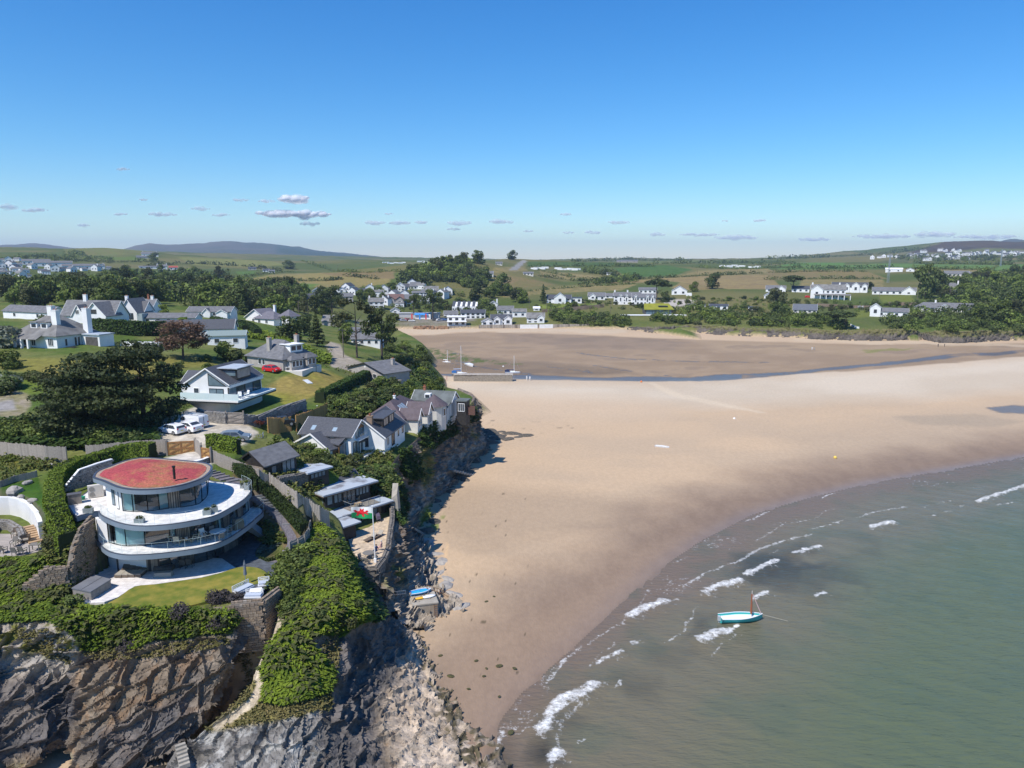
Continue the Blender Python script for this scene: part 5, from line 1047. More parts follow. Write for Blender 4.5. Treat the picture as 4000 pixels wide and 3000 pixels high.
def plant(name,kind,label,cat,p,h,wd=None,group=None,rz=None):
 cm,tm=TM[kind];s=(h*(wd or 1),h*(wd or 1),h);rz=random.uniform(0,6.28)if rz is None else rz
 if tm is None:
  o=link(name,cm,None,p,rz,s);return tag(o,label,cat,group)
 t=T(name,label,cat,p,rz,group);link('crown',cm,t,(0,0,0),0,s);link('trunk',tm,t,(0,0,0),0,(h,h,h));return t
def pick(poly,n,R):
 xs=[p[0]for p in poly];ys=[p[1]for p in poly];out=[];g=np.random.default_rng(int(R.random()*1e9))
 while len(out)<n:
  q=np.stack([g.uniform(min(xs),max(xs),2*n+8),g.uniform(min(ys),max(ys),2*n+8)],1);out+=[tuple(v)for v in q[inpoly(q[:,0],q[:,1],poly)]]
 return out[:n]
ADJ={'broad':'mid green','dark':'dark green','olive':'olive green','conifer':'pointed dark','shrub':'mid green','dshrub':'dark green','yshrub':'yellow green','oshrub':'olive green','red':'reddish','silver':'silvery','purple':'purple tinged'}
def scatter(poly,n,kinds,name,label,cat,group,h,wd=(1,1.3),seed=1):
 R=random.Random(seed)
 for x,y in sorted(pick(poly,n,R),key=lambda q:q[1]):
  g=G(x,y)
  if g is None:continue
  hh=R.uniform(*h);kd=R.choice(kinds);lb=ADJ[kd.rstrip('0123456789')]+' '+label.replace('green ','').replace('dark ','');plant('conifer_tree' if kd=='conifer' else name,kd,lb,cat,g-Vector((0,0,.08*hh)),hh,R.uniform(*wd),group,R.uniform(0,6.28))
BRO=['broad0','broad1','broad2','broad3'];DRKT=['dark0','dark1','dark2'];OLI=['olive0','olive1'];SHR=['shrub0','shrub1','shrub2'];DSH=['dshrub0','dshrub1','dshrub2'];YSH=['yshrub0','yshrub1'];OSH=['oshrub0','oshrub1']
MIXT=BRO+DRKT+OLI
scatter([(0,1185),(620,1185),(560,1205),(420,1225),(250,1205),(0,1215)],26,BRO+OLI+DRKT[:1],'broadleaf_tree','rounded green tree in the belt behind the mansion roofs','tree','trees behind the mansion',(9,14),(.8,1.1),11)
scatter([(420,1085),(560,1065),(700,1075),(880,1078),(940,1090),(860,1088),(690,1108),(660,1128),(900,1130),(1000,1115),(1150,1130),(1180,1175),(1000,1215),(900,1225),(640,1180),(420,1170),(300,1175),(0,1180),(0,1140),(200,1142),(380,1120)],105,MIXT,'broadleaf_tree','dense green tree of the valley wood beyond the mansion','tree','valley wood trees',(8,14),(.8,1.15),12)
scatter([(1000,1170),(1180,1140),(1290,1160),(1330,1190),(1290,1240),(1120,1235),(980,1250),(900,1245)],24,MIXT+['conifer'],'broadleaf_tree','green tree between the bungalows and the village centre','tree','trees before the village',(7,12),(.8,1.1),13)
scatter([(1560,1105),(1640,1062),(1720,1035),(1800,1020),(1860,1050),(1900,1095),(1860,1130),(1790,1105),(1700,1100),(1600,1122)],40,MIXT+['conifer'],'broadleaf_tree','green tree in the wood on the knoll above the village','tree','knoll wood trees',(9,15),(.8,1.1),14)
scatter([(1780,1115),(1900,1110),(2010,1140),(2080,1180),(2120,1205),(1990,1175),(1880,1165)],24,BRO+OLI,'broadleaf_tree','green tree on the wooded bank behind the beach houses','tree','beach bank trees',(6,10),(.9,1.2),15)
scatter([(3640,1080),(3780,1095),(3860,1075),(4060,1070),(4060,1290),(3900,1285),(3760,1240),(3700,1190),(3640,1150)],48,MIXT,'broadleaf_tree','dense green tree of the wood behind the far shore','tree','far shore wood trees',(8,15),(.9,1.2),16)
TR2=[(4,[(2150,1215),(2300,1215),(2480,1260),(2420,1275),(2200,1268),(2140,1240)],26),(5,[(2560,1225),(2700,1205),(2950,1235),(3200,1240),(3320,1270),(3300,1285),(2900,1272),(2640,1268),(2560,1262)],70),(6,[(3420,1255),(3620,1235),(3800,1250),(4050,1285),(4050,1300),(3700,1290),(3500,1285)],44)]
for s_,pl,n_b in TR2:scatter(pl,n_b,SHR+DSH+OSH+SHR+YSH,'bush','wind shaped green bush on the slope above the far rocks','bush','bushes above the far shore',(3,6.5),(1.1,1.6),20+s_)
scatter([(2050,1175),(2380,1180),(2600,1170),(2900,1165),(3050,1170),(3350,1185),(3560,1195),(3560,1215),(3100,1225),(2880,1215),(2650,1212),(2400,1205),(2120,1210)],90,SHR+DSH+OSH+YSH,'bush','small garden bush among the white houses of the far shore','bush','garden bushes of the far shore',(2.5,5),(1,1.5),27)
scatter([(1400,1140),(1560,1130),(1560,1165),(1400,1180)],12,BRO,'broadleaf_tree','green tree above the terraced houses of the village','tree','village trees',(5,9),(.9,1.2),28)
scatter([(1560,1180),(1900,1170),(1960,1225),(1620,1225)],40,SHR+DSH+OSH,'bush','bush in a village garden near the beach','bush','village garden bushes',(3,6),(1,1.4),29)
HR=[[(0,1012),(130,1002),(270,1018),(420,1025),(620,1022)],[(560,1040),(760,1030),(950,1040),(1100,1060)],[(900,1090),(1030,1072),(1150,1062)],[(1180,1020),(1300,1060),(1420,1066),(1560,1060)],[(1350,1078),(1480,1092)],[(1160,1098),(1250,1098),(1350,1092)],[(2060,1042),(2300,1040),(2560,1042)],[(2100,1056),(2240,1085)],[(2120,1082),(2250,1098),(2420,1092)],[(2240,1098),(2330,1094)],[(1960,1150),(2150,1130),(2490,1108)],[(2270,1112),(2500,1090),(2750,1078),(2990,1068)],[(2700,1045),(2860,1052),(3000,1050)],[(2560,1030),(2900,1028),(3100,1026)],[(2980,1046),(3200,1050),(3480,1048)],[(3480,1048),(3870,1056),(3900,1040)],[(3000,1093),(3200,1090),(3440,1090)],[(3000,1066),(3200,1060),(3400,1062)],[(2240,1022),(2420,1018),(2700,1018)],[(3000,1012),(3150,1008),(3300,1002),(3480,990)],[(3480,990),(3580,978),(3640,965)],[(2960,1036),(3050,1032),(3160,1034)],[(2440,1015),(2480,1014)],[(3500,1010),(3700,1005),(3900,1008),(4050,1004)],[(3560,1030),(3760,1032),(3960,1035)],[(250,985),(330,998),(260,1004)],[(120,1000),(260,1008)]]
Rh=random.Random(5)
def mass(name,spots,m,leaf=.2,per=60,seed=1):
 r=np.random.default_rng(seed);Vs,Cs=[],[]
 for p,h,wd in spots:
  d=r.normal(0,1,(per,3));d/=np.linalg.norm(d,axis=1,keepdims=True);lump=1+.22*np.sin(d[:,:1]*5+d[:,1:2]*4+p.x)
  Pp=np.array((p.x,p.y,p.z+h*.5))+d*np.array((h*wd*.5,h*wd*.5,h*.5))*(lump*(1-.2*r.random((per,1))));V,_=leaves(Pp,d,h*leaf,r);Vs.append(V)
  Cs.append(np.repeat(np.clip(r.uniform(.15,.75)+.2*r.normal(0,1,per),0,1),4))
 V=np.concatenate(Vs);c=np.concatenate(Cs);return np_mesh(name,V,np.arange(len(V)).reshape(-1,4),[m],False,{'col':c[:,None].repeat(3,1)})
HL=['the white houses of the upper estate','the hill farm','the tan valley field','the far green shoulder','the moor foot','the straight hill road','the caravan rows','the brown striped field','the bright green strip','the hillside town']
for hi_,ln in enumerate(HR):
 sp=[]
 for(x0,y0),(x1,y1) in zip(ln[:-1],ln[1:]):
  L=hypot(x1-x0,y1-y0);n=max(2,int(L/5.5))
  for k in range(n):
   if Rh.random()<.25:continue
   g=G(x0+(x1-x0)*k/n+Rh.uniform(-2,2),y0+(y1-y0)*k/n+Rh.uniform(-.6,.6))
   if g is None:continue
   h=hypot(g.x,g.y)*Rh.choice((.0018,.0024,.003,.0055));sp.append((g-Vector((0,0,h*.15)),h,Rh.uniform(1.5,2.6)))
 if sp:tag(mass('field_hedge',sp,GRN_D if hi_%3 else GRN_L,.3,34,300+hi_),'dark straggling field hedge %s near %s'%(['with gaps','with small trees','of thorn bushes'][hi_%3],HL[hi_*10//len(HR)]),'hedge','field hedges')
WP=[([(420,1085),(560,1065),(700,1075),(880,1078),(940,1090),(860,1088),(690,1108),(660,1128),(900,1130),(1000,1115),(1150,1130),(1180,1175),(1000,1215),(900,1225),(640,1180),(420,1170),(300,1175),(0,1180),(0,1140),(200,1142),(380,1120)],420,(6,11)),([(1560,1105),(1640,1062),(1720,1035),(1800,1020),(1860,1050),(1900,1095),(1860,1130),(1790,1105),(1700,1100),(1600,1122)],110,(7,12)),([(3640,1080),(3780,1095),(3860,1075),(4060,1070),(4060,1290),(3900,1285),(3760,1240),(3700,1190),(3640,1150)],200,(5,10)),([(2150,1215),(2300,1215),(2480,1260),(2440,1278),(2200,1272),(2140,1240)],70,(2.5,4.5)),([(2560,1225),(2700,1205),(2950,1235),(3200,1240),(3320,1270),(3300,1288),(2900,1274),(2640,1272),(2540,1266)],170,(2.5,5)),([(3420,1255),(3620,1235),(3800,1250),(4050,1285),(4050,1300),(3700,1292),(3480,1290)],110,(2.5,5)),([(2060,1172),(2380,1178),(2600,1168),(2900,1162),(3050,1168),(3350,1183),(3620,1195),(3600,1222),(3100,1232),(2880,1222),(2650,1218),(2400,1212),(2100,1220)],300,(1.2,3)),([(1400,1120),(1720,1100),(1900,1170),(1960,1240),(1620,1235),(1400,1200)],160,(1.5,4)),([(0,1020),(430,1040),(430,1090),(200,1120),(0,1130)],70,(1.5,3.5)),([(3560,1195),(3700,1180),(3720,1235),(3560,1230)],40,(3,6)),([(0,1010),(240,1000),(430,1010),(440,1035),(200,1020),(0,1015)],40,(5,8)),([(3480,1000),(3700,1003),(4050,1006),(4050,1024),(3500,1020)],80,(7,12)),([(2330,1100),(2480,1086),(2490,1100),(2330,1112)],26,(6,10)),([(2260,1056),(2400,1070),(2420,1082),(2280,1066)],26,(6,10))]
spots=[];Rw=random.Random(9)
for pl,n_,hh_ in WP:
 for x,y in pick(pl,n_,Rw):
  g=G(x,y)
  if g is not None:h=Rw.uniform(*hh_);spots.append((g-Vector((0,0,h*.12)),h,Rw.uniform(.9,1.4)))
tag(mass('woodland',spots[::2],GRN_L,.17,110,401),'continuous green woodland filling the valley and the shore slopes','woodland',None,'stuff')
tag(mass('woodland',spots[1::2],GRN_D,.17,110,402),'darker trees of the same woodland in the valley','woodland',None,'stuff')
for x,y,h,wd,kd,lb,nm in [(285,1695,9.0,1.0,'cypress0','broad dark cypress with bare lower boughs behind the board fence','cypress_tree'),(420,1692,12,1.05,'cypress1','dark cypress in the middle of the clump beside the parked cars','cypress_tree'),(565,1660,13.0,.80,'cypress0','tallest dark cypress next to the white balcony house','cypress_tree'),(715,1402,9.2,1.45,'copper','wide copper leaved tree on the lawn before the white bungalow','copper_tree'),(1395,1398,17.5,.9,'pine_open','tall thin pine with an open crown beside the lane','pine_tree'),(1492,1402,15.5,.72,'pine_dense','dense dark pine with ivy on its trunk above the harbour','pine_tree'),(1238,1352,10.5,.8,'conifer','dark spruce by the lane above the grey bungalow','spruce_tree'),(1205,1260,12,.7,'pine_open','brownish pine beyond the hip roofed white bungalow','pine_tree'),(1300,1245,18,.85,'pine_dense','big dark pine before the village car park','pine_tree'),(1690,1248,19,.75,'pine_dense','dark pine beside the blue shop awning','pine_tree'),(1618,1240,15,.55,'pine_dense','slender dark pine among the village shops','pine_tree'),(2565,1172,17.5,1.35,'umbrella','flat topped umbrella pine behind the white hotel','pine_tree'),(2782,1128,13.5,1.15,'dark0','round dark pine alone in the brown field','pine_tree'),(2712,1140,9,1.0,'golden','golden green conifer beside the white gabled house','conifer_tree'),(2122,1184,14,.55,'conifer','dark fir standing left of the white balcony villa','fir_tree'),(1958,1132,14,1.2,'dark1','dark clump of trees alone on the brown slope','broadleaf_tree'),(3098,1140,15,1.15,'umbrella','umbrella pine with two trunks on the far shore','pine_tree'),(3612,1165,25,.72,'dark2','tallest dark tree mass behind the long white bungalow','broadleaf_tree'),(3660,1150,20,.8,'dark1','dark tree beside the tallest mass on the far shore','broadleaf_tree'),(3300,1285,10,1.5,'umbrella','spreading dark pine leaning over the far rocks','pine_tree'),(3250,1275,9,1.5,'umbrella','low spreading pine between two white shore houses','pine_tree'),(3040,1245,10,1.2,'dark0','dark tree before the hip roofed cottage','broadleaf_tree'),(2600,1180,8,1.0,'dark2','dark round tree at the corner of the hotel','broadleaf_tree'),(3030,1195,12,1.1,'olive0','leafy tree between the white houses on the slope','broadleaf_tree'),(3400,1130,6,1.0,'dark0','small dark tree right of the dormer house','broadleaf_tree'),(2000,1015,16,1.2,'dark1','dark tree beside the straight hill road','broadleaf_tree'),(1865,1030,15,1.2,'dark2','dark trees on the crest of the knoll','broadleaf_tree'),(1900,1095,13,1.0,'dark0','dark tree below the hill farm','broadleaf_tree'),(1860,1175,11,1.1,'dark1','dark green tree behind the saw roofed houses','broadleaf_tree'),(600,1020,14,1.4,'dark0','dark trees beside the white hill farm','broadleaf_tree'),(1130,1050,15,1.6,'dark1','dark thicket on the shoulder of the green hill','broadleaf_tree'),(165,1312,5.5,.8,'dark1','small dark tree beside the white mansion chimney','broadleaf_tree'),(0,1355,7,1.3,'silver','silver leaved shrub tree beside the mansion lawn','shrub'),(40,1440,4,1.2,'shrub1','round green bush before the mansion terrace','shrub'),(5,1415,3.5,1.5,'yshrub0','clipped yellow green bush on the mansion lawn','shrub'),(880,1405,5,1.1,'shrub0','leafy bush before the white wing with a green roof','shrub'),(930,1415,4.5,1.3,'dshrub1','dark bush by the stone garden wall','shrub'),(1480,1345,8,1.2,'broad1','green tree beside the pine trunks','broadleaf_tree'),(1350,1340,7,1.0,'broad2','round bright tree by the lane','broadleaf_tree'),(1330,1300,9,1.0,'olive0','olive tree above the lane bend','broadleaf_tree'),(1130,1330,8,1.3,'dark2','dark trees behind the bright bracken bank','broadleaf_tree'),(640,1240,5,.9,'golden','yellowish small tree behind the long hut','broadleaf_tree'),(1190,1310,7,1.3,'dark0','dark tree behind the grey bungalow','broadleaf_tree')]:
 g=G(x,y)or P(x,y,15);plant(nm,kd,lb,'tree' if 'shrub' not in nm else 'shrub',g,h,wd)
for pl,n_s,ks,h,sd,lb,gp in [([(1300,1560),(1430,1520),(1530,1490),(1570,1550),(1480,1600),(1400,1640),(1280,1650)],46,SHR+DSH+OSH,(1.8,3.4),31,'garden shrub on the bank behind the slate roofed houses','bank shrubs'),([(1540,1410),(1680,1450),(1730,1515),(1650,1545),(1560,1540),(1500,1480)],44,SHR+DSH+OSH+YSH,(1.5,3.2),32,'shrub on the cliff top gardens above the harbour','cliff top shrubs'),([(1395,1880),(1500,1850),(1535,1880),(1520,1960),(1470,1900),(1410,1905)],34,SHR+OSH+DSH,(1.2,2.6),33,'shrub on the cliff behind the flat roofed black house','shrubs behind the black house'),([(1110,2180),(1190,2130),(1200,2200),(1160,2300),(1140,2400),(1090,2440),(1060,2350),(1090,2260)],40,DSH+SHR+SHR,(1.2,2.2),34,'dark shrub on the bank between lawn and bracken','bank shrubs by the lawn'),([(0,1660),(180,1665),(560,1660),(610,1700),(560,1735),(300,1745),(0,1735)],60,SHR+DSH+SHR,(1.5,2.8),35,'green shrub in the thicket behind the board fence','thicket behind the fence'),([(1560,1340),(1680,1390),(1700,1440),(1620,1430),(1500,1420),(1480,1340)],44,DSH+SHR+OSH,(2,4),36,'dark shrub on the harbour headland','harbour headland shrubs'),([(1200,1700),(1290,1780),(1400,1790),(1360,1860),(1270,1850),(1190,1790)],20,OSH+DSH+SHR,(1.2,2.2),37,'garden shrub between the slate cabin and the gabled house','garden shrubs by the cabin'),([(600,1440),(700,1420),(1000,1380),(1080,1400),(950,1430),(880,1440),(660,1470)],14,SHR+DSH,(1.5,3),38,'shrub along the garden wall behind the balcony house','garden wall shrubs'),(BR2,12,OSH+DSH,(.9,1.6),42,'low bramble shrub among the promontory bracken','bracken shrubs'),(BR1,16,OSH+DSH+['purple'],(.8,1.5),43,'low shrub on the bracken bank under the lawn','cliff bank shrubs'),([(0,1480),(120,1490),(220,1500),(160,1470)],14,DSH+OSH,(1.2,2.2),39,'low shrub along the mansion lawn wall','lawn wall shrubs'),([(0,1520),(40,1490),(60,1530),(0,1560)],5,DSH+['silver'],(2.5,4),40,'big bush beside the dirt yard','bushes beside the yard'),([(300,1400),(620,1390),(640,1405),(300,1412)],18,DSH+OSH+['red'],(1,2),41,'low shrub under the mansion terrace','terrace shrubs')]:
 scatter(pl,n_s,ks,'shrub',lb,'shrub',gp,h,(1.1,1.5),sd)
for x,y,h,wd,kd,lb in [(855,2345,1.7,1.35,'purple','purple tinged rounded hebe beside the stone bastion'),(920,2350,1.3,1.3,'purple','smaller hebe between the bastion and the white sofas'),(1075,2360,2.3,1.3,'purple','large purple hebe right of the white sofas'),(710,2400,1.5,1.4,'purple','purple tinged hebe at the front edge of the lawn'),(860,2440,1.6,1.2,'purple','dark hebe growing under the bastion'),(1010,1660,1.5,1.6,'red','red leaved shrub behind the stone yard wall'),(1040,1650,1.3,1.3,'yshrub1','yellow green shrub beside the red leaved one'),(1070,1745,2.2,1.2,'shrub1','leafy shrub by the metal stair landing'),(1105,1755,2.0,1.1,'yshrub0','pale yellow shrub beside the slatted fence'),(180,1790,1.0,1.4,'red','dark red shrub in the bed below the board fence'),(120,1785,.9,1.6,'red','second dark red shrub beneath the board fence'),(40,1800,1.2,1.6,'yshrub1','yellow green shrub in the bed below the fence'),(205,2140,2.0,.9,'oshrub0','dry twiggy shrub at the foot of the big hedge'),(1465,1710,1.2,1.5,'yshrub0','bright shrub hanging over the white sea wall')]:
 g=G(x,y)or P(x,y,12);plant('shrub',kd,lb,'shrub',g-Vector((0,0,.1)),h,wd)
def hedge(name,label,ctr,wd,h,m,leaf=.16,dens=70,seed=1,raw=None):
 ps=cr_open([Pg(x,y)for x,y in ctr],5)if raw is None else raw;r=np.random.default_rng(seed);o=ps[0].copy();Ps,Ns=[],[]
 for a,b in zip(ps[:-1],ps[1:]):
  d=(b-a);L=hypot(d.x,d.y);
  if L<1e-4:continue
  d.z=0;d.normalize();nn=Vector((-d.y,d.x,0));n=int(L*(2*h+wd)*dens)+1
  s=r.random(n);t=r.random(n)*(2*h+wd);z0=a.z+(b.z-a.z)*s
  off=np.where(t<h,-wd/2,np.where(t>h+wd,wd/2,t-h-wd/2));zz2=np.where(t<h,t,np.where(t>h+wd,2*h+wd-t,h))
  off=off*(1-.12*(zz2/h));px_,py_=a.x+(b.x-a.x)*s+nn.x*off,a.y+(b.y-a.y)*s+nn.y*off
  w_=(fbm(px_*.9,py_*.9+zz2,o=3,s=seed)-.5)*.5;nz2=np.where((t>=h)&(t<=h+wd),1.0,.25);sg=np.sign(off)*np.where((t>=h)&(t<=h+wd),.2,1)
  N=np.stack([nn.x*sg,nn.y*sg,nz2],1);Ps.append(np.stack([px_,py_,z0+zz2],1)+N*w_[:,None]-np.array(o));Ns.append(N)
 Pp,N=np.concatenate(Ps),np.concatenate(Ns);V,Q_=leaves(Pp,N,leaf,r);c=np.clip(.45+.3*r.normal(0,1,len(Pp))+.5*(fbm(Pp[:,0],Pp[:,1]+Pp[:,2],o=2,s=seed+3)-.5),0,1)
 ob=np_mesh(name,V,Q_,[m],False,{'col':np.repeat(c,4)[:,None].repeat(3,1)});ob.location=o
 cm=MB();
 for a,b in zip(ps[:-1],ps[1:]):
  d=b-a;d.z=0;d.normalize();nn=Vector((-d.y,d.x,0))*(wd/2-.12);cm.hexa([a-o+nn-Vector((0,0,.3)),a-o-nn-Vector((0,0,.3)),b-o-nn-Vector((0,0,.3)),b-o+nn-Vector((0,0,.3))]+[q-o+k*.85+Vector((0,0,h-.12))for q,k in ((a,nn),(a,-nn),(b,-nn),(b,nn))])
 cm.build('twigs',mat('hedge_twigs',(.02,.03,.01),rough=1),ob)
 return tag(ob,label,'hedge')
hedge('hedge','tall bright clipped hedge curving round the back of the curved house',[(600,1795),(490,1805),(390,1835),(310,1858),(245,1895),(218,1960),(225,2040),(250,2110),(272,2165)],1.9,2.3,HEDY,.17,75,1)
hedge('hedge','dark leafy hedge along the foot of the long diagonal fence',[(925,1835),(985,1885),(1050,1935),(1110,1990),(1160,2045),(1192,2085)],1.3,1.25,HEDG,.17,75,2)
hedge('hedge','ivy covered screen at the edge of the gravel car park',[(812,1752),(870,1760),(935,1775)],1.0,2.1,HEDY,.2,60,3)
hedge('hedge','thick green hedge below the bungalow lawn',[(1250,1575),(1330,1535),(1395,1500),(1447,1472)],2.2,2.2,HEDG,.3,24,4)
hedge('hedge','long tall dark hedge behind the white mansion',[(362,1300),(470,1306),(590,1312),(640,1308)],3,4.0,HEDG,.42,12,5)
hedge('hedge','dark hedge beside the long white hut',[(880,1280),(960,1290),(1010,1320)],2.5,3.0,HEDG,.42,12,6)
hedge('hedge','low boxed hedge round the white flower bed',[(1015,2188),(1055,2192),(1110,2180)],.35,.4,HEDG,.09,200,7)
hedge('hedge','sunlit hedge beside the copper tree',[(640,1330),(700,1300),(720,1280)],2.5,3.5,HEDY,.42,10,8)
hedge('hedge','trimmed hedge before the hip roofed white bungalow',[(830,1262),(900,1278),(960,1300)],2.5,2.5,HEDG,.42,12,9)
def tufts(name,polys,n,size,m,seed,fr=5,colr=(.5,.3),cut=.12):
 R=random.Random(seed);r=np.random.default_rng(seed);Ps,Ns=[],[]
 areas=[max(1,abs(sum(p[i][0]*p[(i+1)%len(p)][1]-p[(i+1)%len(p)][0]*p[i][1]for i in range(len(p))))/2)for p in polys];tot=sum(areas)
 for p,a in zip(polys,areas):
  q=np.array(pick(p,int(n*a/tot),R));q=q[dline(q[:,0],q[:,1],PATH)>22]
  for x,y in q:
   g,nn=G(x,y,True)
   if g is not None and g.z>.3 and not(11.7<g.z<12.15 and nn.z>.99):Ps.append(tuple(g));Ns.append(tuple(nn if nn.z>0 else-nn))
 Pp,N=np.array(Ps),np.array(Ns);ok=vn3(Pp[:,0]*.55,Pp[:,1]*.55,Pp[:,2]*.55,seed)>cut;Pp,N=Pp[ok],N[ok];k=len(Pp)
 Pp=np.repeat(Pp,fr,0);N=np.repeat(N,fr,0);n2=k*fr
 up=N*.5+np.array((0,0,.75));a=r.random(n2)*2*pi;d=np.stack([np.cos(a),np.sin(a),np.zeros(n2)],1);s=(size*r.uniform(.6,1.4,n2)*np.repeat(r.uniform(.45,1.45,k),fr))[:,None]
 mid=Pp+(up*.75+d*.45)*s;tip=Pp+(up*.62+d*1.15)*s;sd=np.cross(d,np.array((0,0,1.0)))*s*.24
 V=np.stack([Pp-sd*.3,Pp+sd*.3,mid+sd,mid-sd,tip],1).reshape(-1,3);b=np.arange(n2)*5
 Q_=np.concatenate([np.stack([b,b+1,b+2,b+3],1),np.stack([b+3,b+2,b+4,b+4],1)])
 T3=np.concatenate([np.stack([b,b+1,b+2],1),np.stack([b,b+2,b+3],1),np.stack([b+3,b+2,b+4],1)])
 c=np.clip(colr[0]+colr[1]*r.normal(0,1,n2)*.7+.9*(np.repeat(fbm(Pp[::fr,0]*.5,Pp[::fr,1]*.5+Pp[::fr,2]*.3,o=3,s=seed),fr)-.5),0,1)
 o=np_mesh(name,V,T3,[m],False,{'col':np.repeat(c,5)[:,None].repeat(3,1)});return tag(o,None,None,None,'stuff')
o=tufts('bracken',[BR2,BR3],15000,.33,BRACK,51,cut=.2);tag(o,'bright green bracken covering the promontory slope beside the path','bracken')
o=tufts('bracken',[BR1,[(-40,2195),(170,2180),(300,2240),(310,2330),(190,2400),(-40,2330)]],12000,.33,BRACK,52,colr=(.36,.3),cut=.2);tag(o,'green bracken hanging over the cliff below the curved house','bracken')
o=tufts('bracken',[[(1030,1300),(1110,1330),(1290,1400),(1290,1425),(1200,1410),(1060,1340),(1000,1310)],[(860,1270),(1000,1290),(1060,1335),(960,1320)]],1500,.9,BRACK,53,colr=(.6,.3));tag(o,'sunlit bracken bank running down beside the lane','bracken')
o=tufts('undergrowth',[[(-40,1650),(600,1640),(620,1745),(300,1760),(-40,1750)],[(1560,1400),(1700,1450),(1740,1530),(1560,1550)],[(1390,1850),(1530,1840),(1530,1990),(1400,1900)],[(1300,1560),(1560,1500),(1600,1560),(1300,1660)]],4200,.7,HEDG,54,colr=(.45,.3));tag(o,'tangled green undergrowth behind the fences and along the cliff top','undergrowth')
o=tufts('undergrowth',[BR1,BR2,BR3,[(-40,2195),(170,2180),(300,2240),(310,2330),(190,2400),(-40,2330)]],2600,.5,GRN_O,59,4,colr=(.4,.5),cut=.45);tag(o,'olive brambles and dead stems among the bracken','undergrowth')
o=tufts('rough_grass',[PATHG,[(300,2520),(560,2540),(700,2510),(880,2490),(900,2520),(700,2560),(500,2580),(340,2580)],[(30,2470),(250,2460),(280,2600),(150,2560)],[(1270,2480),(1330,2490),(1320,2640),(1290,2780),(1240,2790)]],2600,.22,GRAS,55,4);tag(o,'dry rough grass fringing the path and the cliff edge','grass')
o=tufts('rough_grass',[[(560,1560),(760,1560),(700,1640),(560,1700)],[(1000,1830),(1210,1700),(1290,1800),(1250,1930),(1150,1960),(1060,1900)],[(1240,1650),(1330,1560),(1560,1560),(1560,1700),(1520,1860),(1380,1880),(1300,1850)],[(1290,1440),(1560,1400),(1640,1540),(1500,1560),(1440,1500)],[(1012,2015),(1085,2070),(1095,2125),(1040,2165),(985,2155),(1005,2085)],[(0,1780),(300,1800),(150,1850),(0,1900)],[(950,1400),(1300,1350),(1290,1440),(1220,1430)],[(180,2050),(330,2150),(330,2330),(180,2330),(0,2260),(170,2180)]],5200,.38,GRN_T,58,4,colr=(.4,.45));tag(o,'long mixed grass and weeds in the gardens and on the banks','grass')
o=tufts('cliff_ivy',[[(1640,1680),(1720,1640),(1760,1700),(1700,1760),(1640,1740)],[(1560,1830),(1620,1790),(1660,1860),(1600,1900)],[(1540,1880),(1580,1900),(1600,1990),(1570,2060),(1530,2000)],[(1560,1760),(1600,1750),(1650,1800),(1620,1880),(1570,1850)],[(1700,1650),(1760,1630),(1800,1700),(1740,1720)],[(1800,1600),(1860,1590),(1870,1650),(1820,1660)],[(1400,2260),(1440,2300),(1500,2420),(1460,2440),(1420,2350)]],4200,.45,HEDG,56,colr=(.5,.35));tag(o,'ivy and creepers trailing down the shaded cliff','ivy')
# NEIGHBOURING HOUSES
PIECES={}
def roofm(b,kind,x0,x1,y0,y1,h,r,o=.35,t=.16):
 xm,ym=(x0+x1)/2,(y0+y1)/2
 if kind=='gx':
  s=r/max(.1,(y1-y0)/2)*o;b.xprism([(y0-o,h-s),(ym,h+r),(y1+o,h-s),(y1+o,h-s+t),(ym,h+r+t),(y0-o,h-s+t)],x0-o,x1+o)
 elif kind=='gy':
  s=r/max(.1,(x1-x0)/2)*o;b.yprism([(x0-o,h-s),(xm,h+r),(x1+o,h-s),(x1+o,h-s+t),(xm,h+r+t),(x0-o,h-s+t)],y0-o,y1+o)
 elif kind in ('hip','hipy'):
  a,c,d,e=x0-o,x1+o,y0-o,y1+o;z=h-.05
  if kind=='hip':k=min((e-d)/2,(c-a)/2-.05);p,q=(a+k,ym,h+r),(c-k,ym,h+r);F1=[(4,5,9,8),(6,7,8,9),(5,6,9),(7,4,8)]
  else:k=min((c-a)/2,(e-d)/2-.05);p,q=(xm,d+k,h+r),(xm,e-k,h+r);F1=[(4,5,8),(5,6,9,8),(6,7,9),(7,4,8,9)]
  b.add([(a,d,z-.12),(c,d,z-.12),(c,e,z-.12),(a,e,z-.12),(a,d,z),(c,d,z),(c,e,z),(a,e,z),p,q],[(3,2,1,0),(0,1,5,4),(1,2,6,5),(2,3,7,6),(3,0,4,7)]+F1)
 elif kind=='flat':b.box(x0-o,x1+o,y0-o,y1+o,h,h+.22)
 elif kind=='mono':b.hexa([(x0-o,y0-o,h-.05),(x1+o,y0-o,h-.05),(x1+o,y1+o,h+r),(x0-o,y1+o,h+r),(x0-o,y0-o,h+.12),(x1+o,y0-o,h+.12),(x1+o,y1+o,h+r+.17),(x0-o,y1+o,h+r+.17)])
 return b
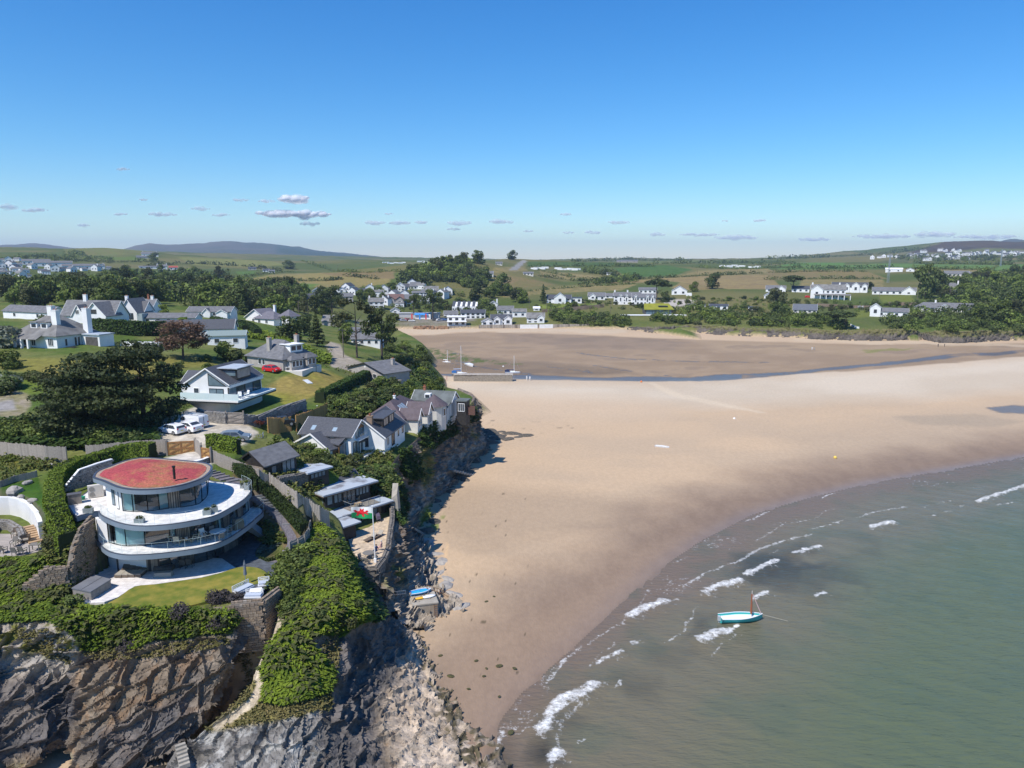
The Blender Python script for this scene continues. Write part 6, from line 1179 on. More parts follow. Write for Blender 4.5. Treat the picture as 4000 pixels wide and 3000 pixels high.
def blk(root,x0,x1,y0,y1,h,kind='gx',r=2.0,wm=None,rm=None,base=1.2,o=.35,wn='wall',rn='roof',z=0.0):
 wm,rm=wm or W_,rm or SLATE;b=MB();xm,ym=(x0+x1)/2,(y0+y1)/2;H0=z-base
 if kind=='gx':b.xprism([(y0,H0),(y0,z+h),(ym,z+h+r),(y1,z+h),(y1,H0)],x0,x1)
 elif kind=='gy':b.yprism([(x0,H0),(x0,z+h),(xm,z+h+r),(x1,z+h),(x1,H0)],y0,y1)
 elif kind=='mono':b.hexa([(x0,y0,H0),(x1,y0,H0),(x1,y1,H0),(x0,y1,H0),(x0,y0,z+h),(x1,y0,z+h),(x1,y1,z+h+r),(x0,y1,z+h+r)])
 else:b.box(x0,x1,y0,y1,H0,z+h)
 wo=b.build(wn,wm,root);ro=roofm(MB(),kind,x0,x1,y0,y1,z+h,r,o).build(rn,rm,root)
 if kind in ('gx','gy')and wm is not STN:
  s=r/max(.1,((y1-y0)if kind=='gx' else(x1-x0))/2)*o
  for q in ((x0-o-.03,x1+o+.03)if kind=='gx' else(y0-o-.03,y1+o+.03)):
   for sg in (-1,1):
    if kind=='gx':MB().bar((q,ym+sg*((y1-y0)/2+o),z+h-s+.03),(q,ym,z+h+r+.03),.06,.2).build('barge_board',WPL if wm in (W_,W2)else BLKW,root)
    else:MB().bar((xm+sg*((x1-x0)/2+o),q,z+h-s+.03),(xm,q,z+h+r+.03),.06,.2).build('barge_board',WPL if wm in (W_,W2)else BLKW,root)
 return wo,ro
def win(root,face,u,zc,w,h,x0=0,x1=0,y0=0,y1=0,fm=None,pm=None,bars=0,name='window'):
 fm,pm=fm or WPL,pm or WIN;d=.05
 def bx(b,a0,a1,z0,z1,p,q):
  if face=='f':b.box(a0,a1,y0-q,y0-p,z0,z1)
  elif face=='b':b.box(a0,a1,y1+p,y1+q,z0,z1)
  elif face=='l':b.box(x0-q,x0-p,a0,a1,z0,z1)
  else:b.box(x1+p,x1+q,a0,a1,z0,z1)
  return b
 f=MB();fw=min(.08,w*.12);bx(f,u-w/2-fw,u+w/2+fw,zc+h/2,zc+h/2+fw,-.1,d+.03);bx(f,u-w/2-fw,u+w/2+fw,zc-h/2-fw,zc-h/2,-.1,d+.05);bx(f,u-w/2-fw,u-w/2,zc-h/2,zc+h/2,-.1,d+.03);bx(f,u+w/2,u+w/2+fw,zc-h/2,zc+h/2,-.1,d+.03)
 for k in range(bars):t=u-w/2+w*(k+1)/(bars+1);bx(f,t-fw*.4,t+fw*.4,zc-h/2,zc+h/2,-.1,d+.03)
 fo=f.build(name,fm,root);bx(MB(),u-w/2,u+w/2,zc-h/2,zc+h/2,-.05,d*.5).build('pane',pm,fo);return fo
CHP_=mat('terracotta_pot',(.30,.12,.06),rough=.9)
def chim(root,x,y,z0,z1,w=.8,d=.6,m=None):
 c=MB().box(x-w/2,x+w/2,y-d/2,y+d/2,z0,z1).box(x-w/2-.07,x+w/2+.07,y-d/2-.07,y+d/2+.07,z1,z1+.14).build('chimney',m or W_,root)
 MB().tube((x-w*.22,y,z1+.14),(x-w*.22,y,z1+.5),.11,n=8).tube((x+w*.22,y,z1+.14),(x+w*.22,y,z1+.5),.11,n=8).build('chimney_pot',CHP_,c)
def skyl(root,x,y,z,w,h,ax,sl):
 b=MB();g=MB()
 def put(m,k,up):
  pts=[(-w/2*k,-h/2*k),(w/2*k,-h/2*k),(w/2*k,h/2*k),(-w/2*k,h/2*k)]
  V=[]
  for dz in (0,.08+up):
   for a,c in pts:V.append((x+a,y+c,z+c*sl+dz)if ax=='x' else(x+c,y+a,z+c*sl+dz))
  m.hexa(V)
 put(b,1,0);put(g,.8,.015);fo=b.build('skylight',mat('skylight_frame',(.30,.32,.34),rough=.4),root);g.build('pane',mat('sky_pane',(.28,.36,.42),rough=.08,spec=.6),fo)
def HR_(name,label,a,b,z,W=None,cat='house',group=None):
 A,B=P(a[0],a[1],z),P(b[0],b[1],z);d=B-A
 return T(name,label,cat,A,atan2(d.y,d.x),group),d.length
 # white house with wraparound balcony
t,L=HR_('balcony_house','white gabled house with a frosted glass balcony and grey flat roofed dormer',(732,1551),(897,1558),19.8);W=10.4
blk(t,0,L,0,W,2.6,'gy',2.6,W_,SLATE,3,.35);blk(t,-4,-.02,4,9.5,1.6,'gx',1.9,W_,SLATE,3,.3)
MB().box(.6,L-.2,.5,W,-3.6,-.30).build('lower_storey',W2,t);MB().box(-.3,L+2.6,-1.6,W+.6,-.30,0).build('balcony',mat('white_balcony',(.72,.72,.71),rough=.7),t);MB().box(-.32,L+2.62,-1.62,W+.62,-.55,-.303).build('balcony_edge',DRK,t)
for i in range(4):MB().box(-.25+i*2.8,-.25+(i+1)*2.8-.04,-1.56,-1.53,0,1.15).build('balcony_pane',FRG,t)
for i in range(5):MB().box(L+2.5,L+2.53,-1.5+i*2.6,-1.5+(i+1)*2.6-.04,0,1.1).build('balcony_pane',BAL,t)
MB().box(L-.02,L+.35,-.1,W+.2,1.9,2.55).build('fascia',W_,t)
for i in range(4):win(t,'r',1.0+i*2.6,1.0,2.4,1.75,x1=L,fm=DRK,pm=GLD if i%2 else WINB)
for u,w_,hh in ((4.6,2.6,1.5),):win(t,'f',u+1.2,.9,w_,hh,fm=DRK,pm=WINB,bars=1)
win(t,'f',1.9,1.2,.9,.9,fm=WPL,pm=WIN)
g=MB().yprism([(4.3,2.15),(7.9,2.15),(4.3,4.45)],-.05,.1).build('gable_window',DRK,t);MB().yprism([(4.45,2.25),(7.4,2.25),(4.45,4.15)],-.07,-.052).build('pane',WINB,g)
for i in range(3):win(t,'r',2.0+i*3.0,-1.7,2.2,2.2,x1=L-.2,fm=DRK,pm=WINB if i!=1 else WIN,bars=1)
win(t,'f',4.2,-1.6,2.4,1.1,y0=.5,fm=WPL,pm=WINB,bars=1)
dm=MB().hexa([(5.0,2.6,4.2),(8.2,2.6,2.9),(8.2,7,2.9),(5.0,7,4.2),(5.0,2.6,4.85),(8.2,2.6,4.75),(8.2,7,4.75),(5.0,7,4.85)]).build('dormer',DRK,t)
MB().box(4.2,8.7,2.1,7.5,4.87,5.02).build('dormer_roof',LEAD,dm);MB().box(8.21,8.24,2.8,6.8,3.15,4.6).build('dormer_pane',WINB,dm);MB().box(5.6,8.0,2.56,2.59,3.6,4.5).build('dormer_pane',WINB,dm)
# grey hip roofed bungalow
t,L=HR_('grey_bungalow','grey pebbledash bungalow with a hipped slate roof, two chimneys and a white dormer',(968,1429),(1107,1447),19.4);W=8.8
blk(t,0,L,0,W,2.5,'hip',3.6,GREYR,SLATG,2.5,.5);blk(t,L-.05,L+1.6,1,4.2,2.3,'hipy',.9,GREYR,SLATG,2.5,.3);blk(t,L-.05,L+1.2,5.8,8.4,2.3,'hipy',.9,GREYR,SLATG,2.5,.3)
for u in (1.6,2.6,3.6):win(t,'r',u,1.35,.75,1.2,x1=L+1.6)
for u in (6.5,7.6):win(t,'r',u,1.35,.75,1.2,x1=L+1.2)
win(t,'r',5,1.0,.9,1.9,x1=L,name='door');win(t,'f',4.5,1.4,1.0,1.1);win(t,'f',5.8,1.4,.8,1.1);win(t,'f',L+.8,1.4,.5,1.0,y0=1)
dm=MB().box(8.4,11.4,3.0,6.4,3.4,5.2).build('dormer',WPL,t);MB().box(8.1,11.7,2.7,6.7,5.2,5.35).build('dormer_roof',WPL,dm)
for u in (3.9,5.5):MB().box(11.41,11.44,u-.6,u+.6,3.95,4.95).build('dormer_pane',WIN,dm)
chim(t,6.0,1.6,3,6.6,1.0,.7,GREYR);chim(t,8.6,7.2,3,6.9,1.0,.7,GREYR)
sheet('terrace',[(1107,1449),(1205,1423),(1255,1424),(1180,1450),(1120,1450)],19.35,mat('pale_terrace',(.62,.59,.54),rough=.85),1.6)
# bungalow with kayaks
t,L=HR_('harbour_bungalow','low grey bungalow with a slate roof and a line of skylights above the harbour',(1358,1462),(1502,1490),13.2)
blk(t,0,L,0,8,1.9,'gy',2.0,GREYR,SLATG,3,.4);chim(t,L*.72,6.2,2.4,4.6,.9,.7,GREYR);win(t,'f',L*.75,.9,1.4,1.0);MB().tube((L/2,-.03,2.9),(L/2,-.06,2.9),.28,n=12).build('round_window',WPL,t)
for i in range(4):skyl(t,L*.30,1.6+i*1.5,3.15,.8,1.0,'y',2.0/(L/2))
MB().box(L,L+1.6,1,4.5,-.2,0).build('balcony',GREYW,t)
# little slate roofed black cabin
t,L=HR_('slate_cabin','black boarded cabin with a grey slate roof and one skylight behind the picket fence',(1036,1882),(1160,1838),15.2)
blk(t,0,L,0,4.6,2.2,'gx',1.5,BLKW,SLATG,1.5,.35);win(t,'f',1.6,1.1,.8,1.2,fm=BLKW,pm=WINB);win(t,'f',L-1.5,1.05,2.2,1.9,fm=BLKW,pm=WINB,bars=2);skyl(t,1.5,1.1,2.98,.7,.8,'x',1.5/2.3)
MB().box(-.03,0,.2,4.4,-1.2,1.9).build('gable_boarding',GREYW,t)
# black boarded house with pale flat roofs
t,L=HR_('black_house','black boarded two storey house with pale grey flat roofs above the flagpole terrace',(1271,1998),(1447,1945),10.2)
MB().box(0,L,0,5.6,-1.5,2.35).build('wall',BLKW,t);MB().box(-.7,L+.9,-.8,3.0,2.36,2.56).build('flat_roof',LEAD,t);MB().box(-.72,L+.92,-.82,3.02,2.22,2.355).build('roof_fascia',mat('oak_fascia',(.10,.07,.045),rough=.7),t)
MB().xprism([(3.02,2.4),(4.4,3.25),(6.0,2.3),(6.0,2.42),(4.4,3.38),(3.02,2.55)],-.6,L+.6).build('pitched_roof',SLATE,t);MB().xprism([(3.02,2.2),(4.4,3.2),(5.6,2.3)],.02,L-.02).build('gable',BLKW,t)
win(t,'l',1.4,1.35,2.2,1.1,fm=BLKW,pm=WINB,bars=1)
for u,w_ in ((.75,1.0),(1.75,.7),(2.35,.7)):win(t,'f',u,1.35,w_*.8,1.15,fm=BLKW,pm=WINB)
win(t,'f',3.9,1.05,1.9,2.0,fm=BLKW,pm=glassmat('pale_door_glass',(.6,.75,.82),.1,.6),bars=2,name='glass_door')
for i in range(4):win(t,'f',5.3+i*.55,1.45,.46,1.0,fm=BLKW,pm=WINB)
MB().box(.2,L+1.0,-2.3,-.02,-2.6,-.20).build('lower_storey',BLKW,t);lr=MB().box(-.6,L+1.6,-3.3,-.03,-.195,.0).build('lower_roof',LEAD,t);MB().box(-.62,L+1.62,-3.32,-.03,-.33,-.198).build('lower_fascia',mat('oak_fascia',(.1,.07,.045)),t)
MB().box(-1.6,1.2,-6.4,-3.33,-.28,-.10).build('canopy_roof',LEAD,t);MB().box(-1.3,.6,-6.0,-3.34,-2.6,-.285).build('annex_wall',BLKW,t)
for i in range(8):win(t,'f',.9+i*.92,-1.2,.74,1.75,y0=-2.3,fm=BLKW,pm=GLD if i%3 else WINB,name='glass_door')
dk=MB().box(2.3,L-.2,-2.6,-.05,.005,.06).build('roof_deck',GREYW,t)
rl=MB()
for i in range(6):rl.bar((2.35+i*(L-2.6)/5,-2.55,.06),(2.35+i*(L-2.6)/5,-2.55,1.05),.04)
rl.bar((2.35,-2.55,1.05),(L-.25,-2.55,1.05),.05).bar((2.35,-2.55,1.05),(2.35,-.1,1.05),.05).build('railing',STEEL,t)
for i in range(3):MB().box(2.45+i*1.65,2.45+i*1.65+1.6,-2.56,-2.54,.12,1.0).build('railing_pane',BAL,t)
t,L=HR_('lantern_room','small black cubic room with a pale flat roof behind the black house',(1208,1905),(1258,1890),13.2)
blk(t,0,L+1.2,0,3,2.0,'flat',0,BLKW,LEAD,2,.45);win(t,'l',1.5,1.5,2.0,.5,fm=BLKW,pm=WINB)
for i in range(4):win(t,'f',.6+i*.62,1.45,.5,.6,fm=BLKW,pm=WINB)
# new slate roofed house with glazed gable
t,L=HR_('gabled_house','new white house with dark slate roofs, a glazed gable and oak cladding',(1373,1789),(1442,1750),13)
blk(t,0,L,0,8.6,3.5,'gy',1.9,W_,SLATE,3,.4)
for i,u in enumerate((1.2,2.3)):win(t,'f',u,1.15,.95,2.1,fm=DRK,pm=WINB)
win(t,'f',4.3,1.15,1.9,2.1,fm=DRK,pm=WINB,bars=1)
g=MB().yprism([(1.6,2.7),(4.7,2.7),(4.7,4.1),(3.15,5.0),(1.6,4.1)],-.06,.1).build('gable_window',OAK,t)
for q in ((1.7,2.35),(2.45,3.1),(3.2,3.85),(3.95,4.6)):MB().box(q[0],q[1],-.08,-.062,2.8,4.1).build('pane',WINB,g)
MB().box(1.2,5.0,-.9,0,2.45,2.6).build('balcony',WPL,t);MB().box(1.2,5.0,-.92,-.9,2.6,3.55).build('balcony_pane',BAL,t)
skyl(t,.9,3.2,4.12,.9,.9,'y',1.9/(L/2));skyl(t,1.0,7.0,4.18,.9,1.1,'y',1.9/(L/2))
Rl=t.rotation_euler.z
w0,w1=P(1160,1772,13),P(1290,1802,13);M0=Matrix.Translation(-t.location);iv=Matrix.Rotation(-Rl,4,'Z')
wing=[iv@(p-t.location)for p in (w0,w1)]
def wing_block():
 a,b=wing;d=(b-a);Lw=d.length;d.normalize();n=Vector((-d.y,d.x,0));K=lambda x,y,z:a+d*x+n*y+Vector((0,0,z))
 h,r,Wd=1.9,1.9,8.5;V=[K(x,y,z)for y in (0,Wd)for x,z in ((0,-3),(0,h),(Lw/2,h+r),(Lw,h),(Lw,-3))]
 MB().add(V,[(0,1,2,3,4)[::-1],(5,6,7,8,9),(0,5,6,1),(3,8,9,4)]).build('wing_wall',W_,t)
 o=.4;s=r/(Lw/2)*o;pr=[(-o,h-s),(Lw/2,h+r),(Lw+o,h-s),(Lw+o,h-s+.16),(Lw/2,h+r+.16),(-o,h-s+.16)]
 V=[K(x,y,z)for y in (-o,Wd+o)for x,z in pr];MB().add(V,[tuple(range(6))[::-1],tuple(range(6,12))]+[(i,(i+1)%6,6+(i+1)%6,6+i)for i in range(6)]).build('wing_roof',SLATE,t)
 e=MB()
 for x,z in ((-o,h-s),(Lw+o,h-s)):e.bar(K(x,-o-.02,z+.05),K(Lw/2,-o-.02,h+r+.05),.06,.24)
 e.build('barge_board',WPL,t)
 V=[K(Lw+.03,y,z)for y,z in ((.5,-2.5),(5.0,-2.5),(5.0,1.75),(.5,1.75))];MB().add(V,[(0,1,2,3)]).build('oak_cladding',OAK,t)
 gb=MB().hexa([K(Lw-1.4,1.4,1.2),K(Lw+.5,1.4,-2.4),K(Lw+.5,3.6,-2.4),K(Lw-1.4,3.6,1.2),K(Lw-1.4,1.4,2.6),K(Lw+.5,1.4,2.3),K(Lw+.5,3.6,2.3),K(Lw-1.4,3.6,2.6)]).build('dormer',OAK,t)
 MB().hexa([K(Lw-2.6,1.1,2.5),K(Lw+.8,1.1,2.3),K(Lw+.8,2.5,3.1),K(Lw-2.6,2.5,3.1),K(Lw-2.6,1.1,2.62),K(Lw+.8,1.1,2.42),K(Lw+.8,2.5,3.25),K(Lw-2.6,2.5,3.25)]).hexa([K(Lw-2.6,2.5,3.1),K(Lw+.8,2.5,3.1),K(Lw+.8,3.9,2.3),K(Lw-2.6,3.9,2.5),K(Lw-2.6,2.5,3.25),K(Lw+.8,2.5,3.25),K(Lw+.8,3.9,2.42),K(Lw-2.6,3.9,2.62)]).build('dormer_roof',SLATE,gb)
 MB().add([K(Lw+.52,y,z)for y,z in ((1.6,-2.2),(3.4,-2.2),(3.4,2.0),(2.5,2.6),(1.6,2.0))],[(0,1,2,3,4)]).build('dormer_pane',WINB,gb)
 v0,v1=K(Lw*.72,7.0,h+r*.58+.2),K(Lw*.98,3.9,h+.3);MB().bar(v0,v1,.18,.05).build('valley_strip',WPL,t)
wing_block()
tp=[P(x,y,13.0)for x,y in [(1352,1808),(1366,1822),(1478,1752),(1446,1748),(1375,1789)]];o_=tp[0]
tt=T('raised_terrace','pale raised sun terrace with glass sides before the glazed gable','terrace',o_);MB().prism([((p-o_).x,(p-o_).y)for p in tp],-.25,0).build('terrace_floor',PATT,tt)
for i,(a,b) in enumerate(((tp[1],tp[1].lerp(tp[2],.5)),(tp[1].lerp(tp[2],.5),tp[2]),(tp[0],tp[1]))):MB().bar(a-o_+Vector((0,0,.5)),b-o_+Vector((0,0,.5)),.02,.95).build('glass_pane',BAL,tt)
MB().prism([((p-o_).x-.3,(p-o_).y+.4)for p in tp],-4.5,-.26).build('terrace_base',mat('dark_support',(.10,.095,.09),rough=.9),tt)  # dark coloured supports below the terrace slab
# white cottage with dark dormer
t,L=HR_('dormer_cottage','white cottage with a black slate roof, wide dark dormer and brown chimney',(1503,1764),(1581,1703),13);W=6.8
blk(t,0,L,0,W,2.5,'gx',2.6,W_,SLATE,2.5,.35);dm=MB().box(2.2,8.0,1.0,3.4,3.3,4.9).build('dormer',BLKW,t);MB().box(1.9,8.3,.7,3.6,4.9,5.05).build('dormer_roof',SLATE,dm)
for u in (3.2,4.2,6.0,7.0):MB().box(u-.4,u+.4,.96,.995,3.6,4.7).build('dormer_pane',WINB,dm)
chim(t,.7,2.6,3.5,5.6,.7,.9,mat('brown_render',(.24,.17,.12),rough=.9));win(t,'l',3.2,1.4,.8,1.3,fm=BLKW);win(t,'f',1.6,1.3,1.0,1.2,fm=WPL,bars=1);win(t,'f',4.2,1.1,1.3,2.0,fm=BLKW,bars=1,name='door');win(t,'f',6.9,1.4,.9,1.1);win(t,'f',9.3,1.5,1.0,1.3)
# purple tiled house with the round bay
t,L=HR_('purple_roof_house','pale house with purple tiled hips, small gables and a round bay on the cliff',(1576,1690),(1652,1630),12.8)
blk(t,0,L,0,7,2.5,'hip',2.6,W2,SLATM,2.5,.35);blk(t,1.0,4.0,-2.4,1,2.4,'gy',1.5,W2,SLATM,2.5,.3);blk(t,5.4,9.0,-3.0,1,2.5,'gy',1.7,W2,SLATM,2.5,.3)
for u in (2.0,3.0):win(t,'f',u,1.3,.7,1.3,y0=-2.4)
for u in (6.3,7.2,8.1):win(t,'f',u,1.2,.65,1.7,y0=-3.0)
for i in range(3):skyl(t,3.6+i*1.0,1.5,3.75,.7,1.2,'x',2.6/3.5)
bx,by=L+.6,-2.2;b=MB();
b.tube((bx,by,-2.5),(bx,by,2.5),2.3,n=14).build('bay_wall',W2,t);MB().tube((bx,by,2.5),(bx,by,4.6),2.75,.05,n=18).build('bay_roof',SLATM,t)
for k in range(5):
 a=-1.9+k*.45;c=Vector((bx+2.33*cos(a),by+2.33*sin(a),1.25));d=Vector((-sin(a),cos(a),0));wf=MB().bar(c-d*.4,c+d*.4,.08,1.7).build('window',WPL,t);n_=Vector((cos(a),sin(a),0))*.05;MB().bar(c-d*.28+n_,c+d*.28+n_,.03,1.35).build('pane',WIN,wf)
chim(t,6,3.5,4.6,5.5,.4,.4,WPL)
# green grey corrugated house at the point
t,L=HR_('corrugated_house','low house with a weathered green grey roof on the rocky point',(1612,1604),(1762,1612),12.8)
blk(t,0,L,0,4.6,2.3,'gx',1.6,W_,GRRF,2.5,.3);blk(t,L*.45,L*.98,-2.2,-.02,1.5,'mono',.8,mat('pale_blue_boarding',(.50,.56,.60),rough=.8),GRRF,2.5,.25)
MB().box(L+.02,L+.06,.3,4.3,-1,2.3).build('gable_boarding',mat('pale_blue_boarding',(.5,.56,.6)),t);blk(t,L+1.2,L+3.2,0,2.6,2.4,'flat',0,BLKW,GRRF,2.5,.2,'bay_wall','bay_roof');win(t,'f',L+2.2,1.2,1.2,1.5,fm=WPL,bars=2)
dm=MB().box(L*.3,L*.45,.4,2.2,2.6,3.6).build('dormer',WPL,t);MB().box(L*.32,L*.43,.36,.39,2.8,3.4).build('dormer_pane',WIN,dm);chim(t,L*.22,2.4,3,4.6,.5,.5,mat('red_brick_stack',(.30,.12,.07),rough=.9))
MB().box(L+3.25,L+4.9,.6,.7,-.4,1.5).build('garden_gate',mat('brown_gate',(.12,.065,.05),rough=.8),t)
# the white mansion
t,L=HR_('white_mansion','large white house with a steep hipped slate roof and three tall white chimneys',(62,1352),(225,1361),22.4);W=11
blk(t,0,L,0,W,3.0,'hip',4.8,W_,SLATL,2,.6)
MB().hexa([(2.2,-2.2,2.1),(L-4,-2.2,2.1),(L-4,.6,3.5),(2.2,.6,3.5),(2.2,-2.2,2.25),(L-4,-2.2,2.25),(L-4,.6,3.7),(2.2,.6,3.7)]).build('porch_roof',SLATL,t)
for x in (2.5,4.8,7.0):MB().bar((x,-2.0,-.5),(x,-2.0,2.15),.5).build('porch_post',W_,t)
for u in (3.6,6.2):win(t,'f',u,1.2,1.3,1.5,bars=1)
win(t,'f',L-2.0,1.4,1.6,1.7,bars=2)
for u in (2.4,5.0,5.9,8.6,9.6):win(t,'r',u,1.2,.6,2.0 if u>4 else 1.6,x1=L)
for x in (5.0,8.4):dm=MB().box(x-1.1,x+1.1,1.4,4.0,4.0,5.9).build('dormer',WPL,t);MB().box(x-1.3,x+1.3,1.1,4.4,5.9,6.1).build('dormer_roof',SLATL,dm);MB().box(x-.75,x+.75,1.36,1.39,4.7,5.6).build('dormer_pane',WIN,dm)
chim(t,6.3,5.4,5,9.6,1.5,1.1);chim(t,10.6,3.0,4,8.8,1.7,1.1);chim(t,L+.2,8.6,-.5,9.0,1.6,1.3)
MB().box(L+.3,L+6,6.6,10.8,-1,2.7).build('garage',W_,t);MB().box(L,L+6.3,6.3,11,2.7,2.95).build('garage_roof',LEAD,t);MB().box(L+1.5,L+5.4,6.55,6.59,-.5,2.2).build('garage_door',INT,t)
ar=[(L+3.6*sin(a)*1.5+.4,4.4-5.4*cos(a))for a in np.linspace(-.2,2.2,12)]
MB().prism([(L,0)]+ar+[(L,8)],-2.2,-.6).build('terrace',W_,t);MB().box(L+1.0,L+3.5,1.5,3.0,.1,.18).box(L+1.2,L+1.3,1.7,1.8,-.6,.1).box(L+3.2,L+3.3,2.7,2.8,-.6,.1).build('terrace_table',BLKW,t)
tag(MB().box(0,10,0,.3,-1,1.0).build('garden_wall',W_,None,False,G(470,1350)or P(470,1350,22)),'low white rendered wall beside the mansion drive','wall')
# houses behind it
t,L=HR_('white_house','big white house with long slate roofs and a tall gable behind the mansion',(225,1266),(434,1270),22.6)
blk(t,0,L*.98,2,9,3,'gx',4.4,W_,SLATG,2,.4);blk(t,L*.6,L,-2,5,3.2,'gy',4.0,W_,SLATG,2,.4);blk(t,L*.28,L*.5,.3,4,3,'gy',3.2,W_,SLATG,2,.3)
win(t,'f',L*.78,4.4,2.2,1.2,y0=-2,fm=DRK,bars=2);win(t,'f',L*.9,1.2,1.2,1.6,y0=-2,bars=1);win(t,'f',L*.65,1.2,1.0,1.0,y0=-2);win(t,'f',L*.38,4.0,1.2,1.2,y0=.3,bars=1);chim(t,L*.33,5.5,6.5,9.2,1.2,.8)
t,L=HR_('white_house','white house with a blue shaded gable and glass porch behind the mansion hedge',(425,1246),(545,1247),22.8)
blk(t,0,L,3,9,2.6,'gx',3.2,W_,SLATE,2,.3);blk(t,L*.45,L*.98,-1,8,2.6,'gy',4.4,W_,SLATG,2,.4)
win(t,'f',L*.62,1.4,.7,1.2,y0=-1);win(t,'f',L*.8,1.1,1.4,2.0,y0=-1,fm=DRK);win(t,'f',L*.2,1.6,1.6,.9,y0=3,fm=DRK,bars=1);chim(t,L*.3,6,5,7.6,1.0,.8);MB().box(L*.98,L*1.15,-1,2.5,-1,2.0).build('porch',mat('porch_glass',(.30,.36,.38),rough=.2),t)
for lb,a,b,W,h,kd,r,wm,rm,nw in [('grey roofed house with a red chimney behind the mansion group',(535,1228),(596,1228),8,2.6,'gx',3.2,W_,SLATG,1),('long white garden building with a shallow grey roof left of the mansion',(14,1242),(196,1252),6,2.6,'gx',1.8,W_,SLATG,2),('long low white hut with a grey roof behind the tall hedge',(557,1266),(763,1266),6,2.2,'gx',1.4,W_,SLATG,5),('white hut with two little gables and a grey felt roof',(731,1240),(902,1240),7,2.4,'gx',1.8,W_,SLATG,4),('long dark roofed white wing partly hidden by the copper tree',(602,1322),(912,1316),7,2.6,'gx',2.4,W_,SLATE,3),('white wing with a pale green metal roof right of the copper tree',(812,1356),(958,1352),6,3.0,'gx',1.0,W_,mat('pale_green_metal_roof',(.22,.27,.25),rough=.5),2),('stone barn with a brown slate roof beside the village car park',(1258,1275),(1343,1275),8,2.6,'gx',2.6,GREYR,SLATL,1),('white cottage with a grey roof hidden behind the pine trunks',(1372,1350),(1484,1350),8,2.4,'gx',1.8,W_,SLATG,4),('low grey roofed boathouse by the lane to the beach',(1325,1312),(1400,1312),7,2.0,'gx',1.2,GREYR,SLATG,1)]:
 z=(G((a[0]+b[0])/2,(a[1]+b[1])/2)or P(*a,15)).z;t,L=HR_('white_house' if wm is W_ else 'stone_barn',lb,a,b,z)
 blk(t,0,L,0,W,h,kd,r,wm,rm,3,.35)
 for k in range(nw):win(t,'f',L*(k+.5)/nw,h*.55,min(1.2,L/nw*.4),1.1)
 if 'two little gables' in lb:blk(t,L*.38,L*.55,-1,3,h-.2,'gy',1.5,W_,SLATG,3,.25);blk(t,L*.7,L*.95,-1.5,3,h-.4,'gy',1.2,W_,SLATG,3,.25)
 if 'red chimney' in lb:chim(t,L*.75,4,4.5,7,1,.8);chim(t,L*.5,4,5,7.4,.6,.6,mat('red_brick_stack',(.3,.12,.07)))
t,L=HR_('white_bungalow','white bungalow with linked hipped purple grey roofs and a white chimney',(953,1262),(1110,1272),16.4)
RP=mat('purple_grey_slate_roof',(.12,.115,.135),(.16,.15,.17),scale=1,rough=.75)
blk(t,0,L*.5,1,9,2.6,'gy',3.4,W_,RP,2,.5);blk(t,L*.3,L*.78,-.5,7,2.5,'hip',2.8,W_,RP,2,.5);blk(t,L*.74,L,3,9,3.4,'hip',2.8,W_,RP,2,.5)
for u in (.2,.42,.6,.88):win(t,'f',L*u,1.3,1.3,1.3,y0=-.5 if u>.3 and u<.78 else(1 if u<.3 else 3),bars=1)
chim(t,L*.52,6,4,7.6,1,.8)
# VILLAGE, FAR SHORE, HILL TOWNS
def far_house(name,label,x0,x1,yb,ep,rp,kind='gx',W=8,rm=None,wm=None,nw=3,st=1,group=None,ch=(),gab=(),dark=False):
 g=G((x0+x1)/2,yb)or P((x0+x1)/2,yb,10);z=g.z;d=hypot(g.x,g.y);m=d/F
 c=Vector((g.x,g.y,0));r=c.normalized();tx=Vector((r.y,-r.x,0));A=g+tx*((x0-x1)/2*m);L=(x1-x0)*m;h,rr=ep*m,rp*m
 t=T(name,label,'house',A,atan2(tx.y,tx.x),group);rm=rm or SLATG;wm=wm or W_
 blk(t,0,L,0,W,h,kind,rr,wm,rm,4,.35)
 for s in range(st):
  for k in range(nw):
   u=L*(k+.5)/nw;win(t,'f',u,h*(s+.5)/st+.1,min(1.7,L/nw*.55),min(1.5,h/st*.5),fm=DRK if dark else WPL,pm=WIN,bars=0)
 for f in ch:chim(t,L*f,W/2,h,h+rr+1.4,1.0,.8,W_)
 for u0,u1,dy,hh in gab:blk(t,L*u0,L*u1,-dy,W*.5,h*hh,'gy',(u1-u0)*L*.38,wm,rm,4,.3);win(t,'f',L*(u0+u1)/2,h*hh*.55,min(1.8,(u1-u0)*L*.45),h*hh*.4,y0=-dy,fm=DRK if dark else WPL)
 return t,L,h,rr,W
RS=[SLATG,SLATE,SLATL]
def z6(x,y):return 900+x/2.011,1000+y/2.011
def z1(x,y):return 1900+x/2.011,950+y/2.011
def z2(x,y):return 3000+x/2.212,900+y/2.212
